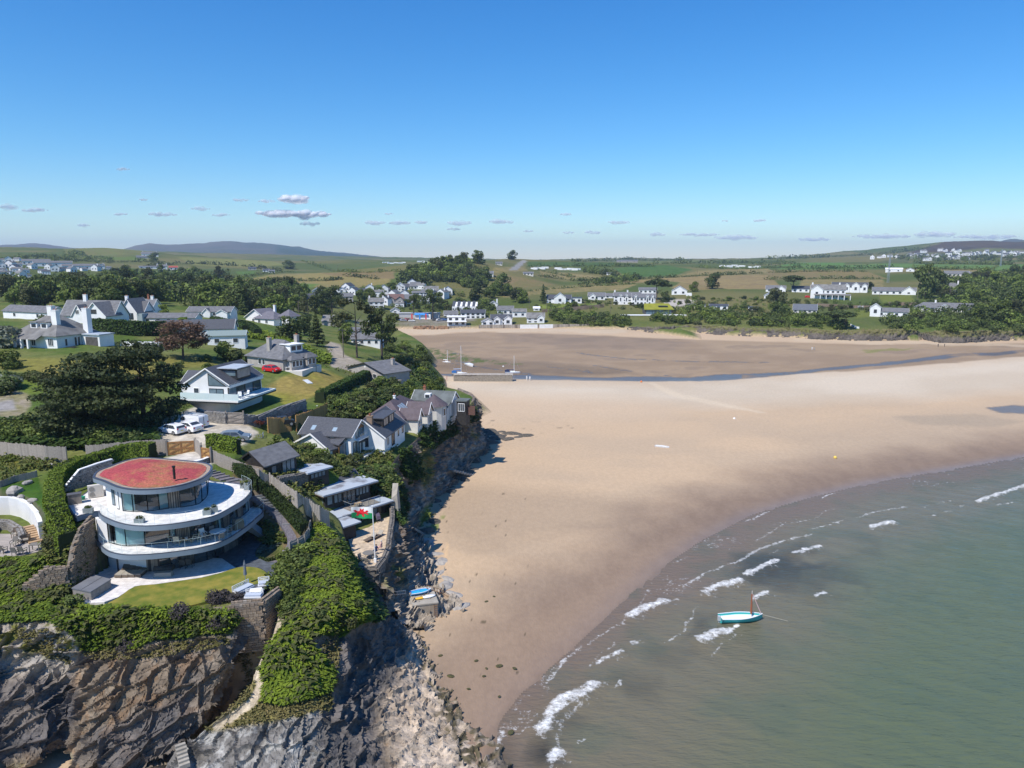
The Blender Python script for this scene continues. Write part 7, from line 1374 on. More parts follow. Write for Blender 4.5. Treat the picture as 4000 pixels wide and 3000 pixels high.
FH=[('first small white gabled house of the stepped row above the village',)+z6(645,292)[:1]+(z6(722,0)[0],z6(0,292)[1],9,11,'gy',9,SLATG,1,1,{}),('white gabled house lower down beside the stepped row',)+z6(700,0)[:1]+(z6(792,0)[0],z6(0,306)[1],9,12,'gy',9,SLATE,1,1,{}),('white gable in the middle of the stepped row',)+z6(792,0)[:1]+(z6(862,0)[0],z6(0,290)[1],9,10,'gy',9,SLATG,1,1,{}),('narrow white gable behind the middle of the stepped row',)+z6(845,0)[:1]+(z6(905,0)[0],z6(0,285)[1],10,9,'gy',8,SLATE,1,1,{}),('last white house of the stepped row',)+z6(880,0)[:1]+(z6(942,0)[0],z6(0,282)[1],12,10,'gy',8,SLATG,1,1,{}),('long brown walled building with a dark low roof in the trees',)+z6(420,0)[:1]+(z6(655,0)[0],z6(0,356)[1],10,16,'gx',14,SLATE,5,1,{'wm':mat('brown_brick',(.20,.13,.09),(.15,.10,.07),scale=2,rough=.9)}),('grey stone house at the end of the brown building',)+z6(870,0)[:1]+(z6(962,0)[0],z6(0,356)[1],18,12,'gx',9,SLATG,3,2,{'wm':GREYR}),('white two storey house with a hipped grey roof before the stone terrace',)+z6(1090,0)[:1]+(z6(1205,0)[0],z6(0,410)[1],24,14,'gx',9,SLATL,3,2,{'ch':(.05,.95)}),('tall grey stone house with twin gables and a reddish roof',)+z6(1235,0)[:1]+(z6(1362,0)[0],z6(0,392)[1],26,18,'gx',9,mat('red_brown_roof',(.17,.10,.085),(.13,.08,.07),scale=1),4,2,{'wm':GREYR,'ch':(.0,1.0),'gab':((.05,.42,1,1.0),(.55,.95,1,1.0))}),('white house with a broad grey roof beside the stone gables',)+z6(1340,0)[:1]+(z6(1432,0)[0],z6(0,366)[1],14,16,'gx',10,SLATG,3,1,{}),('small white gabled cottage by the village car park',)+z6(1258,0)[:1]+(z6(1330,0)[0],z6(0,448)[1],9,11,'gy',9,SLATG,1,1,{}),('white cottage with two dormers on the upper village street',)+z6(1090,0)[:1]+(z6(1200,0)[0],z6(0,320)[1],12,13,'gx',8,SLATG,4,1,{}),('grey roofed house at the start of the upper street',)+z6(1150,0)[:1]+(z6(1250,0)[0],z6(0,292)[1],10,9,'gx',8,SLATE,3,1,{}),('white gabled house halfway up the hill street',)+z6(1215,0)[:1]+(z6(1300,0)[0],z6(0,278)[1],10,13,'gy',9,SLATG,2,1,{}),('topmost white house of the village with a tall gable',)+z6(1300,0)[:1]+(z6(1372,0)[0],z6(0,272)[1],17,14,'gy',9,SLATG,2,2,{}),('white house with a wide dark dormer near the top of the village',)+z6(1362,0)[:1]+(z6(1418,0)[0],z6(0,266)[1],12,11,'gx',8,SLATE,3,1,{}),('white house with a steep slate roof at the edge of the knoll wood',)+z6(1415,0)[:1]+(z6(1492,0)[0],z6(0,262)[1],12,15,'gx',9,SLATG,3,1,{}),('white houses stepped below the knoll wood',)+z6(1532,0)[:1]+(z6(1632,0)[0],z6(0,300)[1],14,16,'gx',9,SLATL,3,1,{'gab':((.3,.7,1,1.1),)}),('low white house with a long roof above the sawtooth block',)+z6(1430,0)[:1]+(z6(1545,0)[0],z6(0,306)[1],8,7,'gx',8,SLATG,4,1,{}),('modern dark roofed house with white balconies behind the beach',)+z6(1810,0)[:1]+(z6(2002,0)[0],z6(0,492)[1],22,11,'gx',10,SLATE,5,2,{'dark':True}),('white cube house with big dark windows on the beach wall',)+z6(1705,0)[:1]+(z6(1852,0)[0],z6(0,548)[1],34,0,'flat',9,W_,3,2,{'dark':True}),('grey and white cottage behind the cube house',)+z6(1680,0)[:1]+(z6(1785,0)[0],z6(0,476)[1],9,12,'gx',8,SLATG,3,1,{}),('white cottage with one gable at the start of the beach terrace',)+z6(1972,0)[:1]+(z6(2072,0)[0],z6(0,544)[1],14,12,'gy',8,SLATG,2,1,{'dark':True}),('white house with two glazed gables on the beach',)+z6(2045,0)[:1]+(z6(2212,0)[0],z6(0,544)[1],26,14,'gx',9,SLATE,4,2,{'dark':True,'gab':((.15,.45,1,1.0),(.62,1.0,1,1.0))}),('small white house with a chimney above the beach terrace',)+z1(22,0)[:1]+(z1(90,0)[0],z1(0,502)[1],12,11,'gy',8,SLATG,1,1,{'ch':(.9,)}),('white house with grey roofs behind the glazed gables',)+z1(85,0)[:1]+(z1(212,0)[0],z1(0,562)[1],18,15,'gx',8,SLATG,3,1,{}),('plain white house with a low brown roof behind the beach',)+z1(205,0)[:1]+(z1(312,0)[0],z1(0,582)[1],21,11,'gx',8,SLATL,2,1,{}),('white steep gabled house alone at the end of the beach wall',)+z1(318,0)[:1]+(z1(455,0)[0],z1(0,628)[1],20,19,'gx',8,SLATL,3,2,{'gab':((.62,1.0,.5,1.15),)}),('tiny white hut on the green bank',)+z1(370,0)[:1]+(z1(418,0)[0],z1(0,530)[1],9,6,'gx',5,W_,1,1,{}),('modern villa with a dark roof and a big glazed white gable',)+z1(475,0)[:1]+(z1(665,0)[0],z1(0,473)[1],18,14,'gx',11,SLATE,4,2,{'dark':True,'gab':((.30,.78,2,1.35),)}),('white garage wing with a flat roof beside the modern villa',)+z1(665,0)[:1]+(z1(748,0)[0],z1(0,472)[1],21,0,'flat',9,SLATE,2,1,{'dark':True}),('white gabled house with a dark side wing near the hotel',)+z1(800,0)[:1]+(z1(930,0)[0],z1(0,446)[1],14,14,'gx',9,SLATG,3,1,{'gab':((.1,.45,1,1.2),)}),('grey roofed bungalow hidden behind the hotel hedge',)+z1(930,0)[:1]+(z1(1020,0)[0],z1(0,432)[1],9,9,'gx',8,SLATG,2,1,{}),('tall white hotel with three dormers and chimneys',)+z1(1002,0)[:1]+(z1(1210,0)[0],z1(0,482)[1],32,14,'gx',10,SLATG,6,3,{'ch':(.03,.5),'gab':((.2,.3,.2,1.12),(.42,.52,.2,1.12))}),('white annex of the hotel with a slate mansard roof',)+z1(1145,0)[:1]+(z1(1322,0)[0],z1(0,488)[1],30,13,'gx',10,SLATG,6,2,{'gab':((.1,.22,.2,1.2),(.6,.72,.2,1.2),(.82,.94,.2,1.2))}),('white house half hidden under the umbrella pine',)+z1(1200,0)[:1]+(z1(1335,0)[0],z1(0,395)[1],14,8,'gx',8,SLATG,4,1,{}),('white wide gabled house on the edge of the brown field',)+z1(1458,0)[:1]+(z1(1572,0)[0],z1(0,405)[1],16,17,'gy',9,SLATG,2,1,{'dark':True}),('long low white house with a dark flat roof above the bushes',)+z1(1590,0)[:1]+(z1(1715,0)[0],z1(0,503)[1],9,2,'flat',7,SLATE,5,1,{}),('low white bungalow with three dark bays above the bushes',)+z1(1755,0)[:1]+(z1(1890,0)[0],z1(0,527)[1],17,5,'gx',8,SLATE,3,1,{'dark':True}),('small white hut with a dark roof among the shore bushes',)+z1(2060,0)[:1]+(z1(2132,0)[0],z1(0,526)[1],11,3,'flat',6,SLATE,2,1,{}),('white house with a hipped grey roof beside the leafy tree',)+z2(-10,0)[:1]+(z2(140,0)[0],z2(0,532)[1],11,12,'gx',9,SLATG,3,1,{'gab':((.55,1.0,1,1.0),)}),('small grey and white cottage below the hip roofed one',)+z2(-30,0)[:1]+(z2(48,0)[0],z2(0,590)[1],12,11,'gy',8,SLATG,2,1,{}),('dark and white house behind the two trunked pine',)+z2(215,0)[:1]+(z2(345,0)[0],z2(0,535)[1],13,9,'gx',8,SLATE,3,1,{}),('large white hotel with a long veranda and tall end chimneys',)+z2(388,0)[:1]+(z2(640,0)[0],z2(0,592)[1],33,17,'gx',10,SLATL,7,2,{'ch':(.04,.82),'gab':((.0,.36,.6,1.0),)}),('slate roofed house with three pointed dormers',)+z2(575,0)[:1]+(z2(828,0)[0],z2(0,537)[1],20,15,'gx',9,SLATE,4,2,{'gab':((.34,.5,.5,1.25),(.56,.78,.8,1.3),(.84,.99,.5,1.25))}),('long white bungalow with a gable at its end',)+z2(938,0)[:1]+(z2(1232,0)[0],z2(0,555)[1],12,12,'gx',10,SLATG,7,1,{'gab':((.68,1.0,1.2,1.0),)}),('grey slate cottage with two roof lights beside the shore road',)+z2(230,0)[:1]+(z2(405,0)[0],z2(0,715)[1],12,19,'gx',8,mat('blue_slate_roof',(.12,.13,.15),(.10,.11,.13),scale=1),5,1,{'wm':W2}),('white modern house with a mono pitched tower above the rocks',)+z2(912,0)[:1]+(z2(1172,0)[0],z2(0,746)[1],17,12,'gx',9,SLATG,5,1,{'gab':((.0,.28,.6,1.9),)}),('long white house with hipped slate roofs on the right shore terrace',)+z2(1332,0)[:1]+(z2(1772,0)[0],z2(0,706)[1],13,17,'hip',10,SLATG,9,1,{'ch':(.31,),'gab':((.36,.54,1.2,1.0),)}),('tall white house with a hipped roof and chimneys in the trees',)+z2(1528,0)[:1]+(z2(1642,0)[0],z2(0,553)[1],22,16,'hip',9,SLATG,3,2,{'ch':(.1,.8)}),('terrace of grey stone cottages beyond the far trees',)+z2(1548,0)[:1]+(z2(1702,0)[0],z2(0,398)[1],9,9,'gx',8,SLATG,6,1,{'wm':W2}),('small pale cottage right of the grey terrace',)+z2(1702,0)[:1]+(z2(1795,0)[0],z2(0,392)[1],7,5,'gx',8,SLATG,2,1,{}),('white open fronted farm barn in the flat fields',)+z2(1030,0)[:1]+(z2(1145,0)[0],z2(0,360)[1],9,5,'gx',14,W_,2,1,{}),('dark gabled farm barn beside the big tree mass',)+z2(1200,0)[:1]+(z2(1255,0)[0],z2(0,356)[1],6,6,'gy',14,SLATE,1,1,{}),('white villa glimpsed among the right hand woods',)+z2(1950,0)[:1]+(z2(2030,0)[0],z2(0,536)[1],14,6,'gx',8,SLATG,2,1,{}),('white flat roofed house among the right hand woods',)+z2(2060,0)[:1]+(z2(2165,0)[0],z2(0,528)[1],11,0,'flat',8,W_,3,1,{}),('white hill farm with a tall gable on the green hill',)+(560,612,1002,9,7,'gx',9,SLATG,3,1,{'ch':(.1,.9)}),('grey barns below the white hill farm',)+(540,590,1010,6,4,'gx',12,SLATG,2,1,{'wm':GREYR}),('white farmhouse with two chimneys in the valley',)+(618,650,1055,13,6,'gx',9,SLATG,2,2,{'ch':(.05,.95)}),('barn with a bright red roof beside the valley farmhouse',)+(664,692,1055,9,5,'gx',9,mat('red_barn_roof',(.36,.08,.05),(.3,.07,.05),scale=1),2,1,{}),('long low white sheds left of the valley farmhouse',)+(552,615,1049,6,3,'gx',9,SLATG,4,1,{}),('pinkish stone house beside the straight hill road',)+z6(1812,0)[:1]+(z6(1890,0)[0],z6(0,118)[1],11,7,'gx',9,SLATL,3,2,{'wm':mat('pink_render',(.50,.38,.33),rough=.9),'ch':(.1,)}),('white farmhouse with a slate roof below the hill road',)+z6(1942,0)[:1]+(z6(2065,0)[0],z6(0,158)[1],10,9,'gx',10,SLATG,3,1,{}),('cream farm at the top of the straight road',)+z6(2085,0)[:1]+(z6(2135,0)[0],z6(0,72)[1],8,5,'gx',9,SLATG,3,1,{'wm':W2}),('pink and white cottage in the middle of the brown fields',)+z1(290,0)[:1]+(z1(368,0)[0],z1(0,254)[1],9,5,'gx',8,SLATG,3,1,{'wm':W2}),('grey farm sheds on the far ridge',)+(2410,2490,1025,5,4,'gx',25,SLATG,3,1,{'wm':GREYR}),('white bungalow in the fold of the green hill',)+(2370,2396,1074,6,4,'gx',8,SLATG,2,1,{}),('small house with solar panels on the left field edge',)+(972,1000,1055,7,4,'gx',8,SLATE,2,1,{'wm':GREYR}),('white cottage at the foot of the green shoulder',)+(1050,1072,1066,7,4,'gx',8,SLATG,2,1,{}),('dark roofed cottage near the foot of the green shoulder',)+(1028,1052,1062,6,5,'gx',8,SLATE,2,1,{})]
for f in FH:
 lb,x0,x1,yb,ep,rp,kd,W,rm,nw,st,ex=f
 t,L,h,rr,W=far_house('white_house' if ex.get('wm')is None else 'stone_house',lb,x0,x1,yb,ep,rp,kd,W,rm,ex.get('wm'),nw,st,None,ex.get('ch',()),ex.get('gab',()),ex.get('dark',False))
 if 'long veranda' in lb:
  MB().hexa([(L*.1,-3,h*.40),(L*1.16,-3,h*.40),(L*1.16,0,h*.52),(L*.1,0,h*.52),(L*.1,-3,h*.44),(L*1.16,-3,h*.44),(L*1.16,0,h*.56),(L*.1,0,h*.56)]).build('veranda_roof',SLATL,t)
  for k in range(7):MB().bar((L*(.12+k*.17),-2.8,-1),(L*(.12+k*.17),-2.8,h*.4),.5).build('veranda_post',W_,t)
 if 'cube house' in lb:MB().box(-.3,L+.3,-2,0,h*.46,h*.52).build('balcony',W_,t)
for lb,x0,x1,yb,n in (('white block with a long sawtooth roof above the beach',z6(1742,0)[0],z6(1938,0)[0],z6(0,432)[1],5),('smaller white sawtooth roofed block in the trees',z6(1495,0)[0],z6(1562,0)[0],z6(0,376)[1],4)):
 g=G((x0+x1)/2,yb);m=hypot(g.x,g.y)/F;t=T('sawtooth_house',lb,'house',g-Vector(((x1-x0)/2*m,0,0)));Lw=(x1-x0)*m/n
 MB().box(0,Lw*n,0,9,-3,3.2).build('wall',W_,t)
 for k in range(n):MB().xprism([(0,3.2),(0,3.3),(9,6.6),(9,3.2)],k*Lw,(k+.55)*Lw).build('roof',SLATE,t);MB().xprism([(0,3.2),(0,3.3),(9,5.9),(9,3.2)],(k+.55)*Lw,(k+1)*Lw-.02).build('roof',W_,t)
 for k in range(n*2):win(t,'f',Lw*(k+.5)/2,1.4,.9,1.2)
g=G(2590,1226);t=T('grass_roof_house','long low modern house under a bright grass roof with a white terrace edge','house',P(2470,1228,g.z));L=(P(2628,1228,g.z)-P(2470,1228,g.z)).length
MB().box(8,L,0,8,-1,3.0).build('wall',INT,t);MB().hexa([(7.5,-1,3),(L+.6,-1,3),(L-1,9,5.2),(9,9,5.2),(7.5,-1,3.35),(L+.6,-1,3.35),(L-1,9,6.6),(9,9,6.6)]).build('grass_roof',mat('roof_grass',(.20,.21,.02),(.26,.25,.03),scale=.4,rough=1),t)
for k in range(8):MB().box(9+k*(L-10)/8,9+(k+1)*(L-10)/8-.2,-.12,-.05,.1,2.8).build('window',WINB,t)
MB().box(-8,L+8,-4.5,0,-.5,0).build('terrace',W_,t);MB().box(L-9,L-3,2.0,5.5,4.7,5.4).build('solar_panel',DRK,t)
def estate(rows,name,label,group,seed,px_h=(7,9),wd=(11,17),kinds=('gx','gy')):
 R=random.Random(seed);meshes={}
 for(x,y) in rows:
  g=G(x,y)
  if g is None:continue
  m=hypot(g.x,g.y)/F;kd=R.choice(kinds);k=(kd,R.randrange(3))
  if k not in meshes:
   L_,W_d,h_,r_=(10+k[1]*2,7.5,4.4+k[1]*.8,2.4)if kd=='gx' else(8,10,4.6+k[1]*.7,2.8)
   b=MB();rm_=RS[k[1]]
   if kd=='gx':b.xprism([(0,-4),(0,h_),(W_d/2,h_+r_),(W_d,h_),(W_d,-4)],-L_/2,L_/2)
   else:b.yprism([(-L_/2,-4),(-L_/2,h_),(0,h_+r_),(L_/2,h_),(L_/2,-4)],0,W_d)
   wm_=b.mesh('wall',W_);rr_=roofm(MB(),kd,-L_/2,L_/2,0,W_d,h_,r_,.3).mesh('roof',rm_);wn_=MB()
   for u in ((-.3,0,.3)if kd=='gx' else(-.22,.22)):wn_.box(L_*u-.7,L_*u+.7,-.08,-.02,h_*.4,h_*.4+1.3)
   meshes[k]=(wm_,rr_,[MB().box(L_*u-.7,L_*u+.7,-.08,-.02,h_*.4,h_*.4+1.3).mesh('window',WIN)for u in ((-.3,0,.3)if kd=='gx' else(-.22,.22))],MB().box(L_*.25-.5,L_*.25+.5,W_d/2-.4,W_d/2+.4,h_,h_+r_+1).mesh('chimney',W_))
  wm_,rr_,wl,cm=meshes[k];L=R.uniform(*wd)*m;s=min(1.35,L/(11 if kd=='gx' else 8))
  t=T(name,label,'house',g-Vector((0,0,.2)),atan2(-g.x,g.y)+R.choice((0,0,.5,-.5)),group);t.scale=(s,s,s)
  link('wall',wm_,t);link('roof',rr_,t)
  for q in wl:link('window',q,t)
  if R.random()<.5:link('chimney',cm,t)
def zl(x,y):return x/2.212,1000+y/2.212
estate([zl(x,y)for x,y in [(30,60),(75,60),(20,105),(75,100),(140,45),(165,92),(20,140),(110,128),(255,100),(300,115),(410,118),(475,135),(150,140),(220,150),(360,150),(400,160),(130,185),(205,190),(250,185),(330,215),(400,210),(60,160),(20,170),(550,130),(640,140),(735,130),(815,130),(310,250),(390,255),(310,280),(390,285),(15,320),(10,350),(880,120),(940,115)]],'estate_house','small white house with a grey slate roof in the hillside estate','white estate houses',3,wd=(15,23))
for i,(x0,x1,y) in enumerate([(230,400,65),(340,580,80),(590,860,105)]):
 a,b=zl(x0,y),zl(x1,y+18);t,L,h,rr,W=far_house('terrace_row',['upper','middle','longest'][i]+' long white terrace row of the hillside estate',a[0],b[0],a[1]+6,13,6,'gx',8,SLATG,None,6,1)
estate([(1420,1150),(1445,1143),(1470,1160),(1500,1150),(1530,1160),(1555,1140),(1580,1165),(1610,1125),(1640,1130),(1660,1150),(1500,1190),(1560,1200),(1600,1195),(1680,1160),(1720,1165),(1750,1150),(1350,1140),(1375,1152)],'village_house','small white gabled house in the village behind the beach','village houses',6,wd=(26,36))
R_=random.Random(21)
def z5(x,y):return 2000+x/1.106,600+y/1.106
estate([(3400+R_.random()*600,0)for _ in range(0)]+[z2(x,y)for x,y in [(900,250),(960,240),(1000,235),(1060,232),(1110,240),(1150,238),(1230,222),(1260,240),(1290,215),(1330,235),(1350,195),(1380,235),(1400,262),(1430,228),(1460,248),(1490,180),(1510,225),(1540,185),(1560,215),(1600,180),(1620,200),(1640,220),(1660,185),(1680,235),(1700,212),(1730,222),(1780,215),(1810,212),(1870,205),(1890,185),(1900,225),(1960,205),(2000,212),(2040,205),(2060,225),(2100,208),(2130,222),(2160,205),(2190,212),(1560,250),(1640,250),(1720,250),(1360,262),(1310,225)]],'town_house','tiny white house of the town on the far hillside','hillside town houses',5,wd=(10,20))
R2=random.Random(8)
CAR_M=MB().box(-5,5,0,3.5,0,2.4).box(-5.1,5.1,-.1,3.6,2.4,2.6).mesh('caravan',W_)
for x,y,n,lb in [(2088,1050,5,'caravans at the field edge'),(2180,1054,8,'caravans at the field edge'),(2815,1042,9,'far caravan row'),(2930,1046,4,'far caravan row'),(1500,1028,8,'skyline caravans'),(1640,1026,8,'skyline caravans')]:
 for k in range(n):
  g=G(x+k*11+R2.uniform(-3,3),y+R2.uniform(-3,3))
  if g is not None:o=link('caravan',CAR_M,None,g,atan2(-g.x,g.y)+R2.uniform(-.4,.4),R2.uniform(.7,1.1));tag(o,'tiny white caravan in the distant %s'%('far caravan row' if 'row' in lb else 'park at the field edge' if 'field' in lb else 'cluster on the skyline'),'caravan',lb)
  # far walls, poles, shop, vehicles
def far_wall(label,pts,h,m,th=.6,cat='wall',name='sea_wall',z=None,step=0):
 ps=[(P(x,y,z)if z is not None else(G(x,y)or P(x,y,3)))for x,y in pts];o=ps[0];b=MB()
 for a,c in zip(ps[:-1],ps[1:]):
  d=c-a;d.z=0;d.normalize();n=Vector((-d.y,d.x,0))*th;a,c=a-o,c-o;b.hexa([a-Vector((0,0,2)),c-Vector((0,0,2)),c+n-Vector((0,0,2)),a+n-Vector((0,0,2)),a+Vector((0,0,h)),c+Vector((0,0,h)),c+n+Vector((0,0,h)),a+n+Vector((0,0,h))])
 ob=b.build(name,m,None,False,o);return tag(ob,label,cat)
SEAW=brickmat('sea_wall_stone',(.30,.26,.21),(.40,.35,.29),(.2,.17,.14),1.2,.5,.05,.95,.05)
far_wall('long pale stone sea wall below the beach houses',[(1870,1284),(2030,1283),(2160,1282),(2300,1281),(2440,1281)],2.4,SEAW,z=.3);far_wall('grey garden wall before the white cube house',[(1748,1284),(1838,1282)],1.6,SEAW,z=.5)
far_wall('white rendered wall at the foot of the steep gabled house',[(2032,1277),(2100,1276)],1.3,W_,z=1.6);far_wall('second white rendered wall beside the slip',[(2108,1276),(2160,1275)],1.3,W_,z=1.6)
far_wall('brown stone roadside wall climbing below the modern villa',[(2118,1222),(2230,1212),(2360,1200)],2.2,mat('brown_stone_far',(.23,.17,.12),(.17,.13,.10),scale=1,rough=.95));far_wall('brown stone road wall on the right shore',[(3190,1196),(3340,1204),(3420,1206)],2.0,MATS['brown_stone_far']);far_wall('pinkish stone road wall above the long white house',[(3470,1192),(3560,1194),(3640,1192),(3800,1196)],2.2,MATS['brown_stone_far'])
far_wall('white wall zigzagging down to the far rocks',[(3318,1272),(3340,1282),(3356,1284)],1.0,W_,name='white_wall');far_wall('white wall before the white gabled house',[(2680,1156),(2702,1156)],2.5,W_,name='white_wall')
RA=random.Random(4);RKM=[stone_mesh(mat('orange_boulder',(.36,.22,.13),(.26,.16,.10),scale=.6,rough=.95),60+k)for k in range(4)]
for k in range(44):
 x=1618+RA.random()*132;g=G(x,1287-RA.random()*9)or P(x,1284,1);tag(link('boulder',RA.choice(RKM),None,g+Vector((0,0,.4)),RA.random()*6,(RA.uniform(1.2,2.4),RA.uniform(1,1.8),RA.uniform(.9,1.6))),'orange brown boulder of the rock armour below the village shops','boulder','rock armour boulders')
POLE=MB().tube((0,0,-.5),(0,0,8.5),.14,.1,8).bar((-.9,0,8.0),(.9,0,8.0),.12).mesh('utility_pole',mat('pole_wood',(.16,.13,.11),rough=.9))
for x,y,s,lb in [(1342,1396,1,'wooden pole beside the lane and the pine trunks'),(2385,1225,1.0,'slim pole beside the white hotel annex'),(2067,1205,1,'pole on the bank below the modern villa'),(2135,1215,.9,'pole by the brown roadside wall'),(2285,1210,.9,'lamp post at the bend of the shore road'),(3263,1180,1,'pole before the large veranda hotel'),(3432,1190,1.1,'tall pole before the long white bungalow'),(3582,1182,1.1,'pole left of the dark tree mass'),(3707,1182,1.1,'pole above the long white house'),(3268,1088,1,'pole in the olive field'),(3018,1084,1,'pole at the edge of the brown field'),(3205,1046,1,'pole in the green strip field'),(2565,1080,.9,'pole in the middle of the brown field'),(2723,1076,.9,'pole at the top of the brown field'),(3046,1056,1,'pole near the far farm'),(1320,1062,.9,'pole in the tan valley field'),(1020,1076,1,'pole above the valley wood'),(842,1085,1,'pole beside the tan strip'),(1168,1242,1,'pole by the stone barn')]:
 g=G(x,y)
 if g is not None:tag(link('utility_pole',POLE,None,g,random.uniform(-.6,.6),s*(1 if g.y<900 else 1.5)),lb,'pole')
for x,y,hp,lb in [(3468,1105,92,'tall lattice mast behind the far farm barn'),(3908,1040,52,'thin lattice mast beside the hillside town'),(985,947,14,'small mast on the crest of the blue moor')]:
 g=G(x,y)
 if g is None:continue
 m=hypot(g.x,g.y)/F;hh=hp*m;t=T('lattice_mast',lb,'mast',g)
 for sx,sy in ((-1,-1),(1,-1),(1,1),(-1,1)):MB().bar((sx*hh*.03,sy*hh*.03,0),(sx*hh*.012,sy*hh*.012,hh),max(.18,m*.7)).build('leg',STEEL,t)
 for k in range(6):z=hh*(k+.5)/6;MB().bar((-hh*.02,0,z),(hh*.02,0,z+hh*.06),max(.12,m*.5)).build('brace',STEEL,t)
 MB().box(-hh*.03,hh*.03,-hh*.02,hh*.02,hh*.93,hh).build('antenna',STEEL,t)
g=G(1650,1246)or P(1650,1246,3.5);t=T('beach_shop','beach shop with a bright blue awning and red and blue feather flags','shop',P(1622,1246,g.z));MB().box(0,10,0,6,-1,3).build('wall',WPL,t);BLU=mat('bright_blue_awning',(.05,.25,.62),rough=.6)
MB().hexa([(-.5,-1,2.6),(8.5,-1,2.6),(8.5,2,3.5),(-.5,2,3.5),(-.5,-1,2.75),(8.5,-1,2.75),(8.5,2,3.65),(-.5,2,3.65)]).build('awning',BLU,t)
for k,(x,c) in enumerate(((-2,(.6,.05,.05)),(3,(.05,.25,.62)),(7,(.6,.06,.06)))):MB().box(x,x+.9,-4,-3.95,0,3.6).build('feather_flag',mat('flag_cloth_%s'%'abc'[k],c,rough=.8),t)
tag(MB().box(0,26,0,6,-1,2.6).box(-.4,26.4,-.4,6.4,2.6,2.9).build('shop_row',[mat('shop_grey',(.42,.42,.42),rough=.8)],None,False,P(1560,1240,(G(1590,1240)or g).z)),'long grey flat shop building behind the car park','shop')
for k,(x,y,c) in enumerate([(1560,1252,(.05,.1,.25)),(1576,1254,(.4,.4,.42)),(1592,1252,(.35,.04,.04)),(1608,1256,(.6,.6,.6)),(1700,1252,(.07,.07,.08)),(1716,1254,(.5,.5,.5)),(1732,1252,(.06,.12,.3)),(1450,1262,(.55,.55,.55)),(1468,1264,(.07,.07,.08))]):
 g=G(x,y)or P(x,y,3.2);t=T('parked_car',['dark blue','silver','red','white','black','grey','blue','pale','dark'][k]+' parked car in the village car park','car',g,.3*(k%3));m_=mat('far_car_%s'%'abcdefghi'[k],c,rough=.3,spec=.6)
 MB().yprism([(-2.1,.3),(2.1,.3),(2.1,.85),(1.2,1.0),(.7,1.5),(-1.3,1.5),(-1.9,.95),(-2.1,.9)],-.85,.85).build('body',m_,t);MB().yprism([(-1.55,1.0),(1.0,1.0),(.62,1.42),(-1.2,1.42)],-.87,.87).build('window',WIN,t)
for x,y in ((3155,1162),):tag(MB().yprism([(-2.1,.1),(2.1,.1),(2.1,.85),(1.2,1.0),(.7,1.5),(-1.3,1.5),(-1.9,.95),(-2.1,.9)],-.85,.85).build('parked_car',mat('far_red_car',(.5,.03,.03),rough=.3),None,False,G(x,y)),'bright red car beside the large veranda hotel','car')
RC=random.Random(3)
for k in range(7):
 x=3190+k*16 if k<2 else 3335+k*14;g=G(x,1204);
 if g is not None:tag(MB().yprism([(-2.1,.1),(2.1,.1),(2.1,.85),(1.2,1.0),(.7,1.5),(-1.3,1.5),(-1.9,.95),(-2.1,.9)],-.85,.85).build('parked_car',mat('row_car_%s'%'abcdefg'[k],[(.6,.6,.6),(.05,.05,.06),(.3,.3,.32),(.62,.62,.62),(.08,.1,.2),(.05,.05,.05),(.5,.5,.5)][k],rough=.3),None,False,g+Vector((0,0,.3))),'small parked car in the roadside line above the mono pitched house','car','cars along the shore road')
 # FENCES, WALLS, STEPS
BM={}
def fence(name,label,pts,h,bw,m,up=.15,rails=True,post=2.4,ps=None,gap=.012):
 ps=ps or[Pg(x,y)for x,y in pts];o=ps[0].copy();t=T(name,label,'fence',o);R=random.Random(len(pts)*7+int(h*10));n=0
 if m.name not in BM:BM[m.name]=[MB().hexa([(-.5,-.5,0),(.5,-.5,0),(.5,.5,0),(-.5,.5,0),(-.5,-.5,1),(.5,-.5,1-k),(.5,.5,1-k),(-.5,.5,1)]).mesh('board',m)for k in (0,.03,-.03)]
 rl=MB()
 for a,b in zip(ps[:-1],ps[1:]):
  d=b-a;L=hypot(d.x,d.y);rz=atan2(d.y,d.x);k=max(1,int(L/bw));nn=Vector((-sin(rz),cos(rz),0))
  for i in range(k):
   q=a+d*((i+.5)/k);link('board',R.choice(BM[m.name]),t,q-o-Vector((0,0,up)),rz+R.uniform(-.05,.05),(L/k-gap,.03,(h+up)*R.uniform(1-.03,1.03)));n+=1
  k=max(1,int(L/post))
  for i in range(k+1):
   q=a+d*(i/k)-o+nn*.08;MB().box(-.06,.06,-.06,.06,-.3,h+.05).build('post',m,t,False,q)
  if rails:
   for z in (.25,h*.55,h-.25):MB().bar(a-o+nn*.06+Vector((0,0,z)),b-o+nn*.06+Vector((0,0,z)),.05,.09).build('rail',m,t)
 return t
fence('board_fence','wavy grey board fence above the flower bed',[(-60,1778),(0,1784),(90,1792),(180,1802),(262,1806)],2.1,.2,BRD)
fence('board_fence','grey board fence behind the tall curving hedge up to the double gate',[(340,1800),(430,1792),(530,1782),(655,1776)],2.1,.22,BRD)
fence('board_fence','short grey fence panel between the two timber gates',[(764,1765),(787,1785)],1.9,.2,BRD)
fence('board_fence','straight grey fence running down from the small gate',[(828,1806),(900,1838),(960,1864),(1010,1887),(1052,1910)],1.7,.2,BRD)
fence('picket_fence','tall pale picket fence stepping down beside the black house',[(1055,1912),(1110,1950),(1160,1985),(1210,2015),(1250,2040),(1288,2062)],2.0,.17,BRDP,gap=.04)
fence('curved_fence','dark grey fence curving round the end of the slate path',[(1212,2085),(1207,2115),(1190,2142),(1165,2158),(1132,2172)],1.6,.2,BRD)
fence('slatted_fence','lower new orange timber fence beside the stone steps',[(1050,1692),(1095,1690),(1139,1684)],2.4,.16,BRDO)
